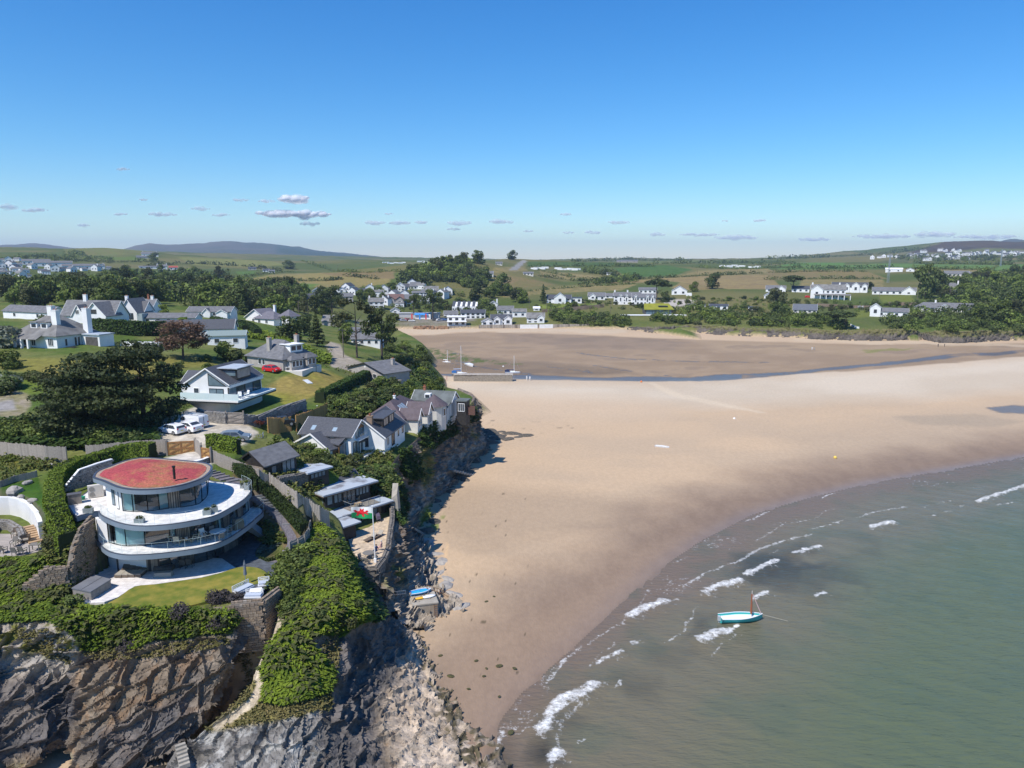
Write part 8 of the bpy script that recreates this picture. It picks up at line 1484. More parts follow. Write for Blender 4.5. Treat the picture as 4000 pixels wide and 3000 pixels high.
fence('slatted_fence','upper new orange timber fence behind the slate roofed house',[(1160,1686),(1220,1662),(1281,1632)],2.7,.16,BRDO)
fence('garden_fence','low timber edging along the boulder lawn',[(0,1905),(60,1882),(145,1863)],.8,.2,BRD,rails=False)
def gate(name,label,a,b,h,m,fr,leaves_n):
 a,b=Pg(*a),Pg(*b);d=b-a;L=hypot(d.x,d.y);t=T(name,label,'gate',a,atan2(d.y,d.x));w_=L/leaves_n;nb=int(w_/.16)
 for k in range(leaves_n):
  for i in range(nb):MB().box(k*w_+.04+i*(w_-.08)/nb,k*w_+.04+(i+1)*(w_-.08)/nb-.012,0,.03,.1,h).build('board',m,t)
  f=lambda p,q:MB().bar(p,q,.05,.16).build('frame_bar',fr,t);x0,x1=k*w_+.08,(k+1)*w_-.08
  f((x0,-.03,.2),(x1,-.03,.2));f((x0,-.03,h-.12),(x1,-.03,h-.12));f((x0,-.03,h/2),(x1,-.03,h/2));f((x0,-.035,.25),(x1,-.035,h/2));f((x0,-.035,h/2),(x1,-.035,h-.15));MB().bar((x0-.03,-.03,.1),(x0-.03,-.03,h),.12,.05).bar((x1+.03,-.03,.1),(x1+.03,-.03,h),.12,.05).build('stile',fr,t)
 for x in (-.12,L+.12):MB().box(x-.1,x+.1,-.1,.1,-.3,h+.25).build('gate_post',GREYW,t)
gate('double_gate','brown braced double timber gate to the gravel car park',(657,1781),(760,1764),1.9,BRDO,OAK,2);gate('small_gate','narrow brown timber gate at the head of the diagonal fence',(790,1800),(824,1807),1.8,BRDO,OAK,1)
gate('yard_gate','weathered plank gate in the stone wall below the balcony house',(888,1655),(950,1657),1.8,BRD,GREYW,1)
def wpx(l,z0=None,zt=None,h=None):
 out=[]
 for q in l:p=Pg(q[0],q[1])if z0 is None else P(q[0],q[1],z0);out.append((p.x,p.y,p.z-.3,p.z+(q[2]if len(q)>2 else h)if zt is None else zt))
 return out
stone_wall('stone_wall','tall brown stone flank wall between the curved house and the bank',[(-42.75,65.0,11.8,14.4),(-42.75,65.9,11.8,16.2),(-42.8,67.4,11.8,17.5),(-43.0,69.6,11.8,17.9)],.5,.23,.5,ST_B)
stone_wall('stone_wall','scalloped brown stone wall end facing the hot tub',[(-46.2,63.5,11.7,13.4),(-44.4,64.2,11.7,14.9),(-42.8,64.9,11.7,14.6)],.6,.2,.42,ST_B)
b0,b1=P(903,2362,12.2),P(1022,2350,12.2)
stone_wall('stone_bastion','square brown stone bastion below the white sofas',[(b0.x,b0.y,7.6,12.35),(b1.x,b1.y,7.4,12.35),(b1.x+.7,b1.y+2.6,8,12.3)],.6,.24,.38,ST_B,cap=290)
p_=[Q(100,430,Z2),Q(240,395,Z2),Q(420,335,Z2),Q(560,290,Z2)];stone_wall('retaining_wall','grey stone retaining wall with a white coping behind the heat pump',[(p.x,p.y+.8,Z2-.1,Z2+hh)for p,hh in zip(p_,(.5,2.0,2.1,2.1))],.22,.2,.4,ST_G,coping=1)
p_=[P(745,1826,18.5),P(795,1812,18.5),P(845,1792,18.5)];stone_wall('drive_wall','low slate wall with a white top beside the paved drive',[(p.x,p.y,17.2,19.1)for p in p_],.35,.2,.4,ST_G,coping=1,cap=120)
stone_wall('garden_wall','grey stone wall along the car park below the balcony house',wpx([(775,1628,1.3),(810,1645,1.5),(887,1655,1.7)]),.5,.24,.45,ST_G,cap=200);stone_wall('garden_wall','short grey stone wall right of the plank gate',wpx([(951,1657,1.5),(1008,1664,1.6)]),.5,.24,.45,ST_G,cap=150)
stone_wall('garden_wall','long grey stone yard wall rising to the right of the red shrub',wpx([(1008,1664,1.6),(1100,1632,1.9),(1194,1604,2.0)]),.5,.26,.5,ST_G,cap=220);stone_wall('yard_wall','dark stone yard wall beside the slate cabin',wpx([(1085,1912,1.5),(1150,1897,1.5),(1207,1886,1.5)]),.5,.24,.42,ST_D,cap=200)
pp=[P(x,y,8)for x,y in [(1397,2214),(1432,2222),(1468,2220),(1498,2182),(1516,2140)]];stone_wall('terrace_bastion','rounded grey stone bastion carrying the flagpole terrace',[(p.x,p.y,2.8,8.15)for p in pp],.6,.24,.5,ST_D,cap=290)
pp=[P(x,y,8)for x,y in [(1516,2140),(1526,2085),(1532,2040),(1530,2008)]];stone_wall('parapet','broken stone parapet on the cliff side of the flagpole terrace',[(p.x,p.y,7,8+q)for p,q in zip(pp,(.5,1.0,1.0,1.4))],.6,.3,.5,ST_D,cap=150)
sheet('terrace_paving',[(1356,2092),(1378,2078),(1440,2060),(1505,2018),(1530,2008),(1530,2040),(1524,2085),(1514,2138),(1496,2180),(1468,2217),(1432,2219),(1397,2211),(1374,2150)],8.03,brickmat('sandstone_paving',(.56,.44,.30),(.48,.38,.27),(.38,.32,.25),.9,.6,.015,.85,.006),.4)
pp=P(1540,1975,9.2);tag(MB().hexa([(-.7,-.6,-5),(.9,-.6,-5),(.9,1.4,-5),(-.7,1.4,-5),(-.3,-.4,1.2),(.5,-.4,1.9),(.5,1.0,3.0),(-.3,1.0,3.0)]).build('concrete_pier',CONC,None,False,pp),'pale concrete buttress on the cliff edge beyond the black house','buttress')
def steps(label,a,b,za,zb,n,wd,m,name='stone_steps'):
 a,b=P(a[0],a[1],za),P(b[0],b[1],zb);t=T(name,label,'steps',a);d=(b-a);rz=atan2(d.y,d.x)
 for i in range(n):link('step',BM.setdefault('st'+m.name,MB().box(-.5,.5,-.5,.5,-.35,0).mesh('step',m)),t,d*(i+.5)/n,rz,(hypot(d.x,d.y)/n*.97,wd,1))
steps('narrow stone steps climbing between the two orange fences',(1125,1712),(1153,1645),14.8,17.4,12,1.1,CONC);steps('rough stone steps cut into the ridge above the cove',(722,2990),(702,2900),3.2,4.2,6,.8,CONC);steps('curved pale steps rising to the boulder lawn',(146,2125),(104,2052),13.5,14.4,9,1.3,TEAK);steps('white garden steps set into the bungalow lawn',(1212,1497),(1190,1482),Pg(1212,1497).z+.08,Pg(1190,1482).z+.1,5,1.2,WPL);steps('weedy stone steps leading down to the sand below the black house',(1612,2058),(1655,2085),2.2,.4,9,1.0,CONC);steps('pale concrete slab steps on the rocks at the foot of the cliff',(1760,1832),(1840,1852),3.0,.5,8,1.6,CONC);steps('white concrete steps below the gabled house terrace',(1470,1830),(1505,1775),9.5,11.5,8,1.5,W2)
ws=[P(x,y,13.5)for x,y in [(-40,2008),(40,2008),(78,2017),(112,2036),(140,2072),(156,2112)]];c=MB();o=ws[0]
for a,b in zip(ws[:-1],ws[1:]):c.hexa([a-o+Vector((0,.0,-.3)),b-o+Vector((0,0,-.3)),b-o+Vector((.35,.4,-.3)),a-o+Vector((.2,.45,-.3)),a-o+Vector((0,0,2.1)),b-o+Vector((0,0,2.1)),b-o+Vector((.35,.4,2.1)),a-o+Vector((.2,.45,2.1))])
tag(c.build('curved_wall',W_,None,False,o),'curved white rendered wall round the sunken terrace','wall')
sheet('terrace_floor',[(-40,2085),(110,2085),(150,2100),(168,2150),(60,2175),(-40,2196)],13.47,mat('grey_decking',(.40,.36,.33),(.30,.27,.25),scale=2,rough=.9,stretch=(.3,2,1)),.4)
rw=[P(1163,1690,13),P(1245,1658,13)];tag(MB().hexa([Vector((0,0,-.5)),rw[1]-rw[0]+Vector((0,0,-.5)),rw[1]-rw[0]+Vector((-.2,.3,-.5)),Vector((-.2,.3,-.5)),Vector((0,0,3.6)),rw[1]-rw[0]+Vector((0,0,3.6)),rw[1]-rw[0]+Vector((-.2,.3,3.6)),Vector((-.2,.3,3.6))]).build('white_wall',W_,None,False,rw[0]),'white retaining wall under the upper orange fence','wall')
stone_wall('slate_wall','round slate wall of the sunken fire pit',[(p.x,p.y,13.3,14.4)for p in (P(-20,2060,13.5),P(40,2064,13.5),P(84,2092,13.5),P(94,2118,13.5))],.6,.12,.45,ST_G,cap=160)
def rock_mesh(m,k):
 b=MB().sphere((0,0,0),.56,9,6);V=np.array(b.v);n=1+.5*(fbm(V[:,0]*2.3+k*9,V[:,1]*2.3+V[:,2],o=3,s=k)-.5)+.18*np.sin(V[:,0]*5+k);b.v=[tuple(q)for q in V*n[:,None]];return b.mesh('boulder',m)
RK=[rock_mesh(mat('grey_boulder',(.38,.35,.31),(.28,.26,.24),scale=2,rough=.95),80+k)for k in range(3)]
DRK_=[rock_mesh(mat('dark_weedy_rock',(.07,.06,.045),(.13,.115,.095),scale=2.5,rough=.9,bump=.08),20+k)for k in range(3)]
for x,y,s,lb in [(108,1890,.9,'pale boulder nearest the timber edging on the lawn'),(50,1928,1.6,'largest flat grey boulder on the lawn'),(86,1948,.9,'round pale boulder in the middle of the lawn'),(129,1958,.8,'pale boulder beside the tall hedge'),(28,1955,.8,'grey boulder above the curved white wall'),(205,1822,.9,'pale boulder in the bed under the fence gate')]:
 g=Pg(x,y);tag(link('boulder',RK[int(x)%3],None,g+Vector((0,0,s*.15)),x,(s*1.2,s*.9,s*.7)),lb,'boulder')
for x,y,s,lb in [(1855,1838,3.2,'long dark weedy rock lying on the sand'),(1790,1890,1.6,'small dark rock beside the cliff steps'),(1770,1898,2.0,'dark flat rock at the foot of the cliff'),(1765,2008,1.0,'dark weed covered stone on the open sand'),(1752,2150,1.0,'dark seaweed clump on the sand below the boathouse'),(1960,1706,4.5,'low dark reef at the point'),(2030,1712,3.5,'outer end of the dark reef on the sand'),(1920,1700,4.5,'dark rock shelf under the point'),(1960,1690,3,'upper dark rock of the reef'),(1690,2030,1.6,'mossy dark rock below the black house'),(1755,2380,.9,'pale round stone beside the rusty railing')]:
 p=P(x,y,.15);o=link('rock',DRK_[int(x)%3]if s!=.9 else RK[0],None,p,.5,(s*1.2,s*.7,min(.8,s*.3)));tag(o,lb,'rock')
RR=random.Random(31)
for i,(x,y,s) in enumerate([(1900,1735,5),(1880,1715,5),(1945,1712,5),(1985,1720,4),(2050,1708,4),(2010,1700,5),(1910,1690,5),(1850,1805,4),(1830,1850,4),(1790,1868,4),(1810,1880,3),(1735,1905,4),(1760,1925,3),(1705,1965,3),(1725,1990,2.5),(1700,2045,3),(1665,2085,3),(1655,2120,2.5),(1690,2135,2),(1700,2170,3),(1725,2205,2.5),(1715,2245,2.5),(1745,2265,2),(1735,2300,2.5),(1775,2325,2),(1800,2375,2)]):
 p=P(x,y,.1);tag(link('rock',DRK_[i%3]if y<2100 else RK[i%3],None,p,RR.random()*6,(s*1.3,s*RR.uniform(.6,.9),s*RR.uniform(.25,.45))),('low dark weedy reef rock at the point' if y<1760 else 'dark rock at the foot of the shaded cliff' if y<2100 else 'pale grey rock on the sand behind the boathouse'),'rock','reef rocks' if y<1760 else 'cliff foot rocks' if y<2100 else 'boathouse rocks')
 # VEHICLES
TYR=mat('tyre',(.02,.02,.02),rough=.9);RIM=mat('alloy_rim',(.45,.46,.48),rough=.3,metal=.7);RLI=mat('red_lamp',(.45,.02,.02),rough=.2);HLI=mat('clear_lamp',(.7,.72,.75),rough=.1)
def car(name,label,p,rz,prof,glass,paint,wb,wr=.32,hw=.88,top=.66,zt=.95):
 t=T(name,label,'car' if name!='van' else 'van',p,rz);zmax=max(z for x,z in prof);W=lambda z:hw if z<zt else hw-(hw-top)*(z-zt)/(zmax-zt)
 n=len(prof);V=[(x,-W(z),z)for x,z in prof]+[(x,W(z),z)for x,z in prof];MB().add(V,[tuple(range(n)),tuple(range(n,2*n))[::-1]]+[((i+1)%n,i,n+i,n+(i+1)%n)for i in range(n)]).build('body',paint,t)
 for g in glass:
  for s in (-1,1):
   if len(g)>2:b=MB().add([(x,s*(W(z)+.012),z)for x,z in g],[tuple(range(len(g)))]);b.build('side_window',WIN,t)
 for(x0,z0),(x1,z1) in [g for g in glass if len(g)==2]:
  e=Vector((z1-z0,0,x0-x1)).normalized()*.015;e=e if e.z>0 else-e;MB().add([Vector((x,s*(W(z)-.08),z))+e for(x,z),s in (((x0,z0),-1),((x0,z0),1),((x1,z1),1),((x1,z1),-1))],[(0,1,2,3)]).build('windscreen',WIN,t)
 for x in wb:
  for s in (-1,1):
   w_=MB().tube((x,s*(hw-.18),wr),(x,s*(hw+.02),wr),wr,n=14).build('wheel',TYR,t);MB().tube((x,s*(hw+.021),wr),(x,s*(hw+.03),wr),wr*.62,n=10).build('rim',RIM,w_)
 xf,xb=max(x for x,z in prof),min(x for x,z in prof)
 for s in (-1,1):MB().box(xf-.25,xf+.01,s*hw*.72-.16,s*hw*.72+.16,.6,.76).build('headlight',HLI,t);MB().box(xb-.015,xb+.12,s*hw*.80-.1,s*hw*.80+.1,.8,1.0).build('tail_light',RLI,t)
 MB().box(xb-.02,xb,-.26,.26,.55,.66).build('number_plate',mat('yellow_plate',(.65,.55,.1),rough=.5),t);return t
CARW=mat('white_car_paint',(.78,.78,.78),rough=.25,spec=.6);CARR=mat('red_car_paint',(.55,.015,.02),rough=.25,spec=.6);CARG=mat('grey_car_paint',(.16,.19,.21),rough=.3,spec=.6)
HATCH=[(2.1,.25),(2.12,.6),(1.95,.8),(1.15,.95),(.55,1.38),(0,1.47),(-1.2,1.45),(-1.75,1.3),(-2.05,.95),(-2.1,.5),(-2.05,.25)];HG_=[[(.95,.98),(.45,1.36),(-.35,1.40),(-.35,.98)],[(-.42,.98),(-.42,1.40),(-1.2,1.38),(-1.6,1.0)],[(1.12,.97),(.57,1.37)],[(-1.78,1.27),(-2.02,.98)]]
SUVP=[(2.3,.35),(2.33,.75),(2.15,.95),(1.2,1.08),(.5,1.52),(0,1.62),(-1.2,1.58),(-1.95,1.25),(-2.3,1.05),(-2.35,.6),(-2.25,.35)];SG=[[(1.0,1.1),(.42,1.5),(-.4,1.54),(-.4,1.1)],[(-.47,1.1),(-.47,1.54),(-1.15,1.5),(-1.75,1.18)],[(1.18,1.1),(.53,1.5)],[(-1.3,1.55),(-1.93,1.27)]]
VANP=[(2.45,.3),(2.48,.75),(2.3,1.0),(1.75,1.15),(1.05,1.8),(.8,1.95),(-2.3,1.97),(-2.4,1.8),(-2.45,.5),(-2.4,.3)];VG=[[(1.55,1.2),(1.02,1.74),(.45,1.74),(.45,1.2)],[(1.72,1.18),(1.08,1.78)]]
def gp(x,y):g=Pg(x,y);return Vector((g.x,g.y,gz_(g.x,g.y)+.02))
car('parked_car','white hatchback parked side on beside the dark cypresses',gp(672,1692),pi-.42,HATCH,HG_,CARW,(1.3,-1.3));car('parked_car','white sporty estate car parked between the hatchback and the van',gp(732,1686),pi-.42,SUVP,SG,CARW,(1.4,-1.45),.35,.95,.70,1.06)
v=car('van','white panel van with ladders on its roof rack',gp(752,1668),pi-.42,VANP,VG,CARW,(1.5,-1.5),.34,.95,.86,1.1);rk=MB()
for x in (-1.8,-.6,.6):rk.bar((x,-.75,2.1),(x,.75,2.1),.05)
for y in (-.7,.7):rk.bar((-2.2,y,2.1),(1.0,y,2.1),.05)
rk.build('roof_rack',STEEL,v);ld=MB()
for y in (-.45,-.1):ld.bar((-2.4,y,2.18),(1.6,y,2.18),.06)
for k in range(12):ld.bar((-2.3+k*.34,-.45,2.18),(-2.3+k*.34,-.1,2.18),.04)
lo=ld.build('ladder',mat('aluminium',(.55,.57,.58),rough=.35,metal=.7));lo.location=v.location;lo.rotation_euler=v.rotation_euler;tag(lo,'aluminium ladder tied on the roof rack of the white van','ladder');MB().box(-2.47,-2.452,-.03,.03,.4,1.85).build('door_seam',DRK,v)
car('parked_car','red hatchback parked beside the grey bungalow',gp(1062,1452),-.5,HATCH,HG_,CARR,(1.3,-1.3));car('parked_car','grey car parked behind the ivy covered screen',gp(918,1722),.1,HATCH,HG_,CARG,(1.3,-1.3));car('parked_car','small black buggy parked behind the lower orange fence',gp(1112,1664),.5,[(1.5,.4),(1.5,.9),(.7,1.05),(.4,1.6),(-1.1,1.6),(-1.4,1.0),(-1.4,.4)],[[(.62,1.1),(.38,1.5),(-1.0,1.5),(-1.2,1.1)]],mat('black_paint',(.02,.02,.02),rough=.4),(.95,-.95),.36,.7,.62,1.0)
# FURNITURE
def chair(name,label,p,rz,m,cm=None,s=1.0,group=None,arms=True):
 t=T(name,label,'chair',p,rz,group);t.scale=(s,s,s);MB().box(-.28,.28,-.27,.27,.36,.44).build('seat',cm or m,t);MB().hexa([(-.28,.24,.42),(.28,.24,.42),(.28,.30,.42),(-.28,.30,.42),(-.26,.36,.95),(.26,.36,.95),(.26,.42,.95),(-.26,.42,.95)]).build('backrest',m,t)
 for x in (-.25,.25):
  for y in (-.24,.24):MB().bar((x,y,0),(x*.95,y*.95,.37),.045).build('leg',m,t)
  if arms:MB().bar((x*1.12,-.26,.62),(x*1.12,.3,.64),.05).bar((x*1.12,-.25,.38),(x*1.12,-.25,.62),.04).build('armrest',m,t)
 return t
def rtable(name,label,p,r,h,tm,lm):
 t=T(name,label,'table',p);MB().tube((0,0,h-.04),(0,0,h),r,n=28).build('tabletop',tm,t)
 for k in range(4):MB().bar((r*.6*cos(k*pi/2),r*.6*sin(k*pi/2),0),(r*.35*cos(k*pi/2),r*.35*sin(k*pi/2),h-.04),.05).build('leg',lm,t)
GRM=mat('grey_rattan',(.20,.19,.18),rough=.8);BEI=mat('beige_board',(.62,.58,.52),rough=.6)
tp_=Q(1602,860,Z1);rtable('dining_table','round white table on the lower balcony',tp_,.82,.74,WPL,GRM)
for a,lb in ((.6,'right rear'),(2.4,'rear'),(3.9,'left front'),(5.4,'right front')):chair('dining_chair','grey woven chair at the %s side of the round white table'%lb,tp_+Vector((1.05*cos(a),1.05*sin(a),0)),a-pi/2,GRM,None,.95)
def ctab(name,label,p,rz,x,y,h,tm,lm,cat='table'):
 t=T(name,label,cat,p,rz);MB().box(-x/2,x/2,-y/2,y/2,h-.06,h).build('tabletop',tm,t)
 for sx in (-1,1):
  for sy in (-1,1):MB().box(sx*(x/2-.06)-.04,sx*(x/2-.06)+.04,sy*(y/2-.06)-.04,sy*(y/2-.06)+.04,0,h-.06).build('leg',lm,t)
 return t
ctab('coffee_table','low teak coffee table with a white bowl on the lower balcony',Q(1300,905,Z1),.1,1.2,.7,.36,TEAK,TEAK);tag(MB().tube((0,0,0),(0,0,.14),.1,.18,12).build('bowl',WPL,None,False,Q(1300,903,Z1)+Vector((0,0,.36))),'white bowl on the teak coffee table','bowl')
for(x,y),rz,lb in (((1215,925),.1+pi,'front left'),((1390,898),-1.3,'right'),((1168,900),1.5,'far left')):chair('lounge_chair','cream rope armchair at the %s side of the teak table'%lb,Q(x,y,Z1),rz,ROPE,CUSH,1.05)
chair('dining_chair','white framed chair between the teak table and the round table',Q(1462,868,Z1),.8,WPL,WPL,1.05)
b=T('barbecue','dark grey gas barbecue at the balcony edge','barbecue',Q(1798,775,Z1),.9);MB().box(-.55,.55,-.3,.3,0,.82).build('cabinet',mat('bbq_grey',(.16,.165,.16),rough=.4,metal=.4),b);MB().yprism([(-.5,.83),(.5,.83),(.5,1.05),(.3,1.2),(-.3,1.2),(-.5,1.05)],-.3,.3).build('lid',mat('bbq_lid',(.22,.23,.23),rough=.3,metal=.5),b);MB().tube((-.9,0,0),(-.9,0,.55),.16,n=10).build('gas_bottle',mat('green_bottle',(.03,.16,.10),rough=.4),b)
def planter(label,p,rz,x,y,h,kd='dshrub0'):
 t=T('planter',label,'planter',p,rz);MB().box(-x/2,x/2,-y/2,y/2,0,h).build('trough',mat('zinc_planter',(.27,.30,.30),(.2,.22,.22),scale=3,rough=.5),t);s=.5;link('plant',TM[kd][0],t,(0,0,h-.12),0,(x*.95,y*1.1,s))
planter('grey trough planter at the left end of the upper balcony',Q(358,622,Z2),.1,.95,.4,.5);planter('grey trough planter at the front of the upper balcony',Q(850,716,Z2),0,.95,.4,.42);planter('square grey planter left of its twin on the upper balcony',Q(1498,640,Z2),.2,.8,.45,.5);planter('square grey planter right of its twin on the upper balcony',Q(1565,616,Z2),.5,.7,.45,.55);planter('tall pot at the far corner of the upper balcony',Q(1880,400,Z2),0,.5,.5,.8,'shrub0');planter('white flower pot beside the tall corner pot',Q(1835,385,Z2),0,.4,.4,.4,'silver')
hp=T('heat_pump','cream outdoor heat pump with two round fans against the stone wall','heat pump',Q(358,488,Z2),.55);MB().box(0,1.5,0,.45,.05,1.4).build('casing',BEI,hp)
for z in (.4,1.02):MB().tube((.38,-.01,z),(.38,-.03,z),.26,n=18).build('fan',mat('fan_grille',(.30,.28,.25),rough=.6),hp)
tag(MB().sphere((0,0,.4),.42,10,6).build('gravel_bag',WPL,None,True,Q(515,440,Z2)),'white sack beside the heat pump','sack');tag(MB().tube((0,0,0),(0,0,.35),.2,.26,12).build('bucket',mat('green_bucket',(.03,.28,.16),rough=.5),None,False,Q(305,495,Z2)),'green bucket beside the garden store','bucket')
sh=T('garden_store','grey slatted garden store at the left end of the upper balcony','store',Q(165,552,Z2),.55);MB().box(0,1.25,0,.7,0,1.05).build('cabinet',GREYW,sh);MB().box(-.05,1.3,-.06,.76,1.05,1.13).build('lid',mat('store_lid',(.10,.10,.105),rough=.6),sh)
for i in range(4):
 t=T('sun_lounger',['taupe cushioned wicker lounger at the left end of the patio row','second wicker lounger from the left on the patio','third wicker lounger from the left on the patio','wicker lounger at the right end of the patio row'][i],'sun lounger',Q(640+i*62,1250-i*2,12.05),-.03);MB().box(-.36,.36,0,1.3,.03,.30).build('frame',WICK,t);MB().box(-.33,.33,.03,1.28,.30,.38).build('mattress',CUSH,t);MB().hexa([(-.34,1.28,.28),(.34,1.28,.28),(.34,1.36,.28),(-.34,1.36,.28),(-.34,1.75,.75),(.34,1.75,.75),(.34,1.83,.75),(-.34,1.83,.75)]).build('backrest',WICK,t);MB().box(-.22,.22,1.05,1.3,.38,.50).build('pillow',WICK,t)
t=T('daybed','tall dark wicker daybed under the balcony','sofa',Q(1068,1190,12.05),.05);MB().box(-.95,.95,0,.9,.05,.42).build('base',WICK,t);MB().box(-.95,.95,.82,.98,.05,1.45).build('back_panel',WICK,t);MB().box(-.9,.9,.05,.8,.42,.55).build('cushion',INT,t);t=T('covered_bench','low bench under a brown cover before the daybed','bench',Q(1078,1232,12.05),.05);MB().hexa([(-.9,-.3,0),(.9,-.3,0),(.9,.4,0),(-.9,.4,0),(-.8,-.2,.42),(.82,-.22,.5),(.82,.3,.5),(-.8,.3,.42)]).build('cover',CUSH,t)
for x,lb in ((1275,'left'),(1338,'right')):chair('patio_chair','dark high backed chair with teak legs, %s of the pair under the balcony'%lb,Q(x,1148-(x-1275)*.1,12.05),pi,INT,None,1.1)
ht=[Q(x,y,12.05)for x,y in [(212,1425),(388,1462),(578,1342),(418,1300)]];o=ht[0];t=T('hot_tub','rectangular hot tub under a grey cover beside the patio','hot tub',o);pl=[((p-o).x,(p-o).y)for p in ht];MB().prism(pl,0,.78).build('tub',mat('tub_side',(.26,.24,.22),(.2,.19,.175),scale=4,rough=.8),t);c_=(sum(p[0]for p in pl)/4,sum(p[1]for p in pl)/4);MB().prism([(c_[0]+(x-c_[0])*1.04,c_[1]+(y-c_[1])*1.04)for x,y in pl],.78,.90).build('cover',mat('tub_cover',(.17,.175,.19),(.14,.145,.16),scale=1,rough=.6),t);MB().bar(((pl[0][0]+pl[1][0])/2,(pl[0][1]+pl[1][1])/2,.902),((pl[2][0]+pl[3][0])/2,(pl[2][1]+pl[3][1])/2,.902),.05,.015).build('seam',DRK,t)
p=Q(1868,1302,12.08);t=T('parasol','closed grey parasol standing on the lawn','parasol',p);MB().tube((0,0,0),(0,0,2.45),.03).build('pole',STEEL,t);MB().tube((0,0,.95),(0,0,2.0),.17,.10,9).tube((0,0,2.0),(0,0,2.5),.13,.02,9).build('canopy',mat('parasol_grey',(.13,.15,.18),rough=.9),t);MB().tube((0,0,0),(0,0,.06),.22,n=12).build('base',DRK,t)
def sofa(label,p,rz,L,W_d,back=True):
 t=T('garden_sofa',label,'sofa',p,rz);MB().box(0,L,0,W_d,.12,.26).build('frame',WPL,t);MB().box(.06,L-.06,.06,W_d-.06,.26,.42).build('cushion',mat('pale_grey_cushion',(.42,.46,.52),rough=.9),t)
 if back:
  b=MB()
  for x in (0,L):b.bar((x,W_d,.2),(x,W_d,.75),.06)
  for z in (.45,.6,.75):b.bar((0,W_d,z),(L,W_d,z),.04)
  b.build('back_rail',WPL,t)
sofa('white framed garden sofa nearest the hebe',Q(1800,1420,12.06),1.05,1.9,.85);sofa('white framed bench sofa along the bastion edge',Q(1850,1458,12.06),.03,1.6,.7,True);sofa('white framed armchair beside the slate path',Q(1985,1345,12.06),.25,1.0,.8);ctab('garden_table','low white slatted table between the white sofas',Q(1965,1395,12.06),.25,1.1,.9,.36,WPL,WPL)
for x,y,rz,lb in [(60,2098,.2,'high backed dark chair by the fire pit wall'),(57,2135,.1,'brown cube chair with a tan cushion'),(103,2120,-1.2,'brown armchair beside the terrace steps'),(14,2160,2.9,'grey wicker armchair at the left rail of the terrace'),(63,2168,3.1,'left of two grey wicker armchairs at the terrace edge'),(90,2164,3.1,'right of two grey wicker armchairs at the terrace edge')]:chair('wicker_chair',lb,P(x,y,13.48),rz,WICK if y<2130 else WICKG,CUSH,1.05)
ctab('terrace_table','small white table on the sunken terrace',P(74,2117,13.48),0,.8,.5,.5,WPL,WPL);ctab('storage_box','grey wicker storage cube in the terrace corner',P(140,2150,13.48),.2,1.0,.8,.75,WICKG,WICKG,'box')
t=T('flagpole','white flagpole at the corner of the sandstone terrace','flagpole',P(1466,2196,8.05));MB().tube((0,0,0),(-.12,0,7.0),.07,.045,10).build('pole',WPL,t);MB().sphere((-.12,0,7.03),.08).build('finial',WPL,t);MB().box(-.15,.15,-.15,.15,0,.5).build('base',WPL,t)
def flag():
 fo=T('flag','white and green flag with a red dragon flying from the white pole','flag',P(1466,2196,8.05)+Vector((-.12,0,5.45)),pi);n,m=20,10;w_,h_=2.5,1.4
 wv=lambda u,v:Vector((u*w_*.96+.06,.16*sin(u*7+v*1.2)*(.3+u),v*h_-u*u*.1+.18*u+.05*sin(u*9)))
 for nm,a,c in (('white_half',m//2,m),('green_half',0,m//2)):
  V=[wv(i/n,j/m)for j in range(a,c+1)for i in range(n+1)];Q_=[(j*(n+1)+i,j*(n+1)+i+1,(j+1)*(n+1)+i+1,(j+1)*(n+1)+i)for j in range(c-a)for i in range(n)];MB().add(V,Q_).build(nm,mat('flag_'+nm,(.78,.78,.76)if a else(.02,.30,.10),rough=.9),fo,True)
 D=[(.16,.60),(.22,.72),(.30,.70),(.34,.60),(.42,.66),(.40,.88),(.52,.78),(.60,.92),(.62,.66),(.72,.60),(.80,.72),(.90,.70),(.86,.56),(.78,.48),(.74,.34),(.80,.18),(.70,.20),(.64,.36),(.52,.36),(.46,.16),(.36,.20),(.42,.38),(.32,.44),(.24,.34),(.16,.38),(.26,.52)]
 for s in (-1,1):MB().add([wv(u,v)+Vector((0,s*.02,0))for u,v in D],[tuple(range(len(D)))]).build('dragon',mat('flag_red',(.62,.02,.03),rough=.9),fo)
flag()
rtable('terrace_table','round table with wicker chairs beside the flagpole',P(1440,2180,8.05),.7,.72,WICKG,WICKG)
for x,y,rz,lb in ((1412,2192,1.0,'left of the round terrace table'),(1436,2204,2.9,'before the round terrace table'),(1462,2186,-1.4,'hidden behind the flagpole')):chair('wicker_chair','grey wicker chair '+lb,P(x,y,8.05),rz,WICKG,None,.95)
for x,y,lb in ((1445,2110,'left taupe sun lounger on the sandstone terrace'),(1472,2100,'right taupe sun lounger on the sandstone terrace')):
 t=T('sun_lounger',lb,'sun lounger',P(x,y,8.05),-.5);MB().box(-.32,.32,-.9,.5,.2,.3).build('frame',WICK,t);MB().hexa([(-.32,.5,.2),(.32,.5,.2),(.32,.55,.3),(-.32,.55,.3),(-.32,1.0,.6),(.32,1.0,.6),(.32,1.0,.7),(-.32,1.0,.7)]).build('backrest',CUSH,t)
for x,y,rz,lb in ((1365,1968,.4,'left wicker chair on the railed roof deck'),(1395,1958,-.2,'right wicker chair on the railed roof deck')):chair('wicker_chair',lb,P(x,y,10.28),rz,TEAK,CUSH,1.0)
ctab('wicker_table','square wicker table on the railed roof deck',P(1400,1978,10.28),.8,.9,.7,.55,TEAK,TEAK)
for x,y,rz,lb in ((925,1548,.3,'left white armchair on the balcony of the white house'),(952,1541,-.6,'right white armchair on the balcony of the white house')):chair('white_chair',lb,P(x+12,y+8,19.85),rz,WPL,WPL,1.15)
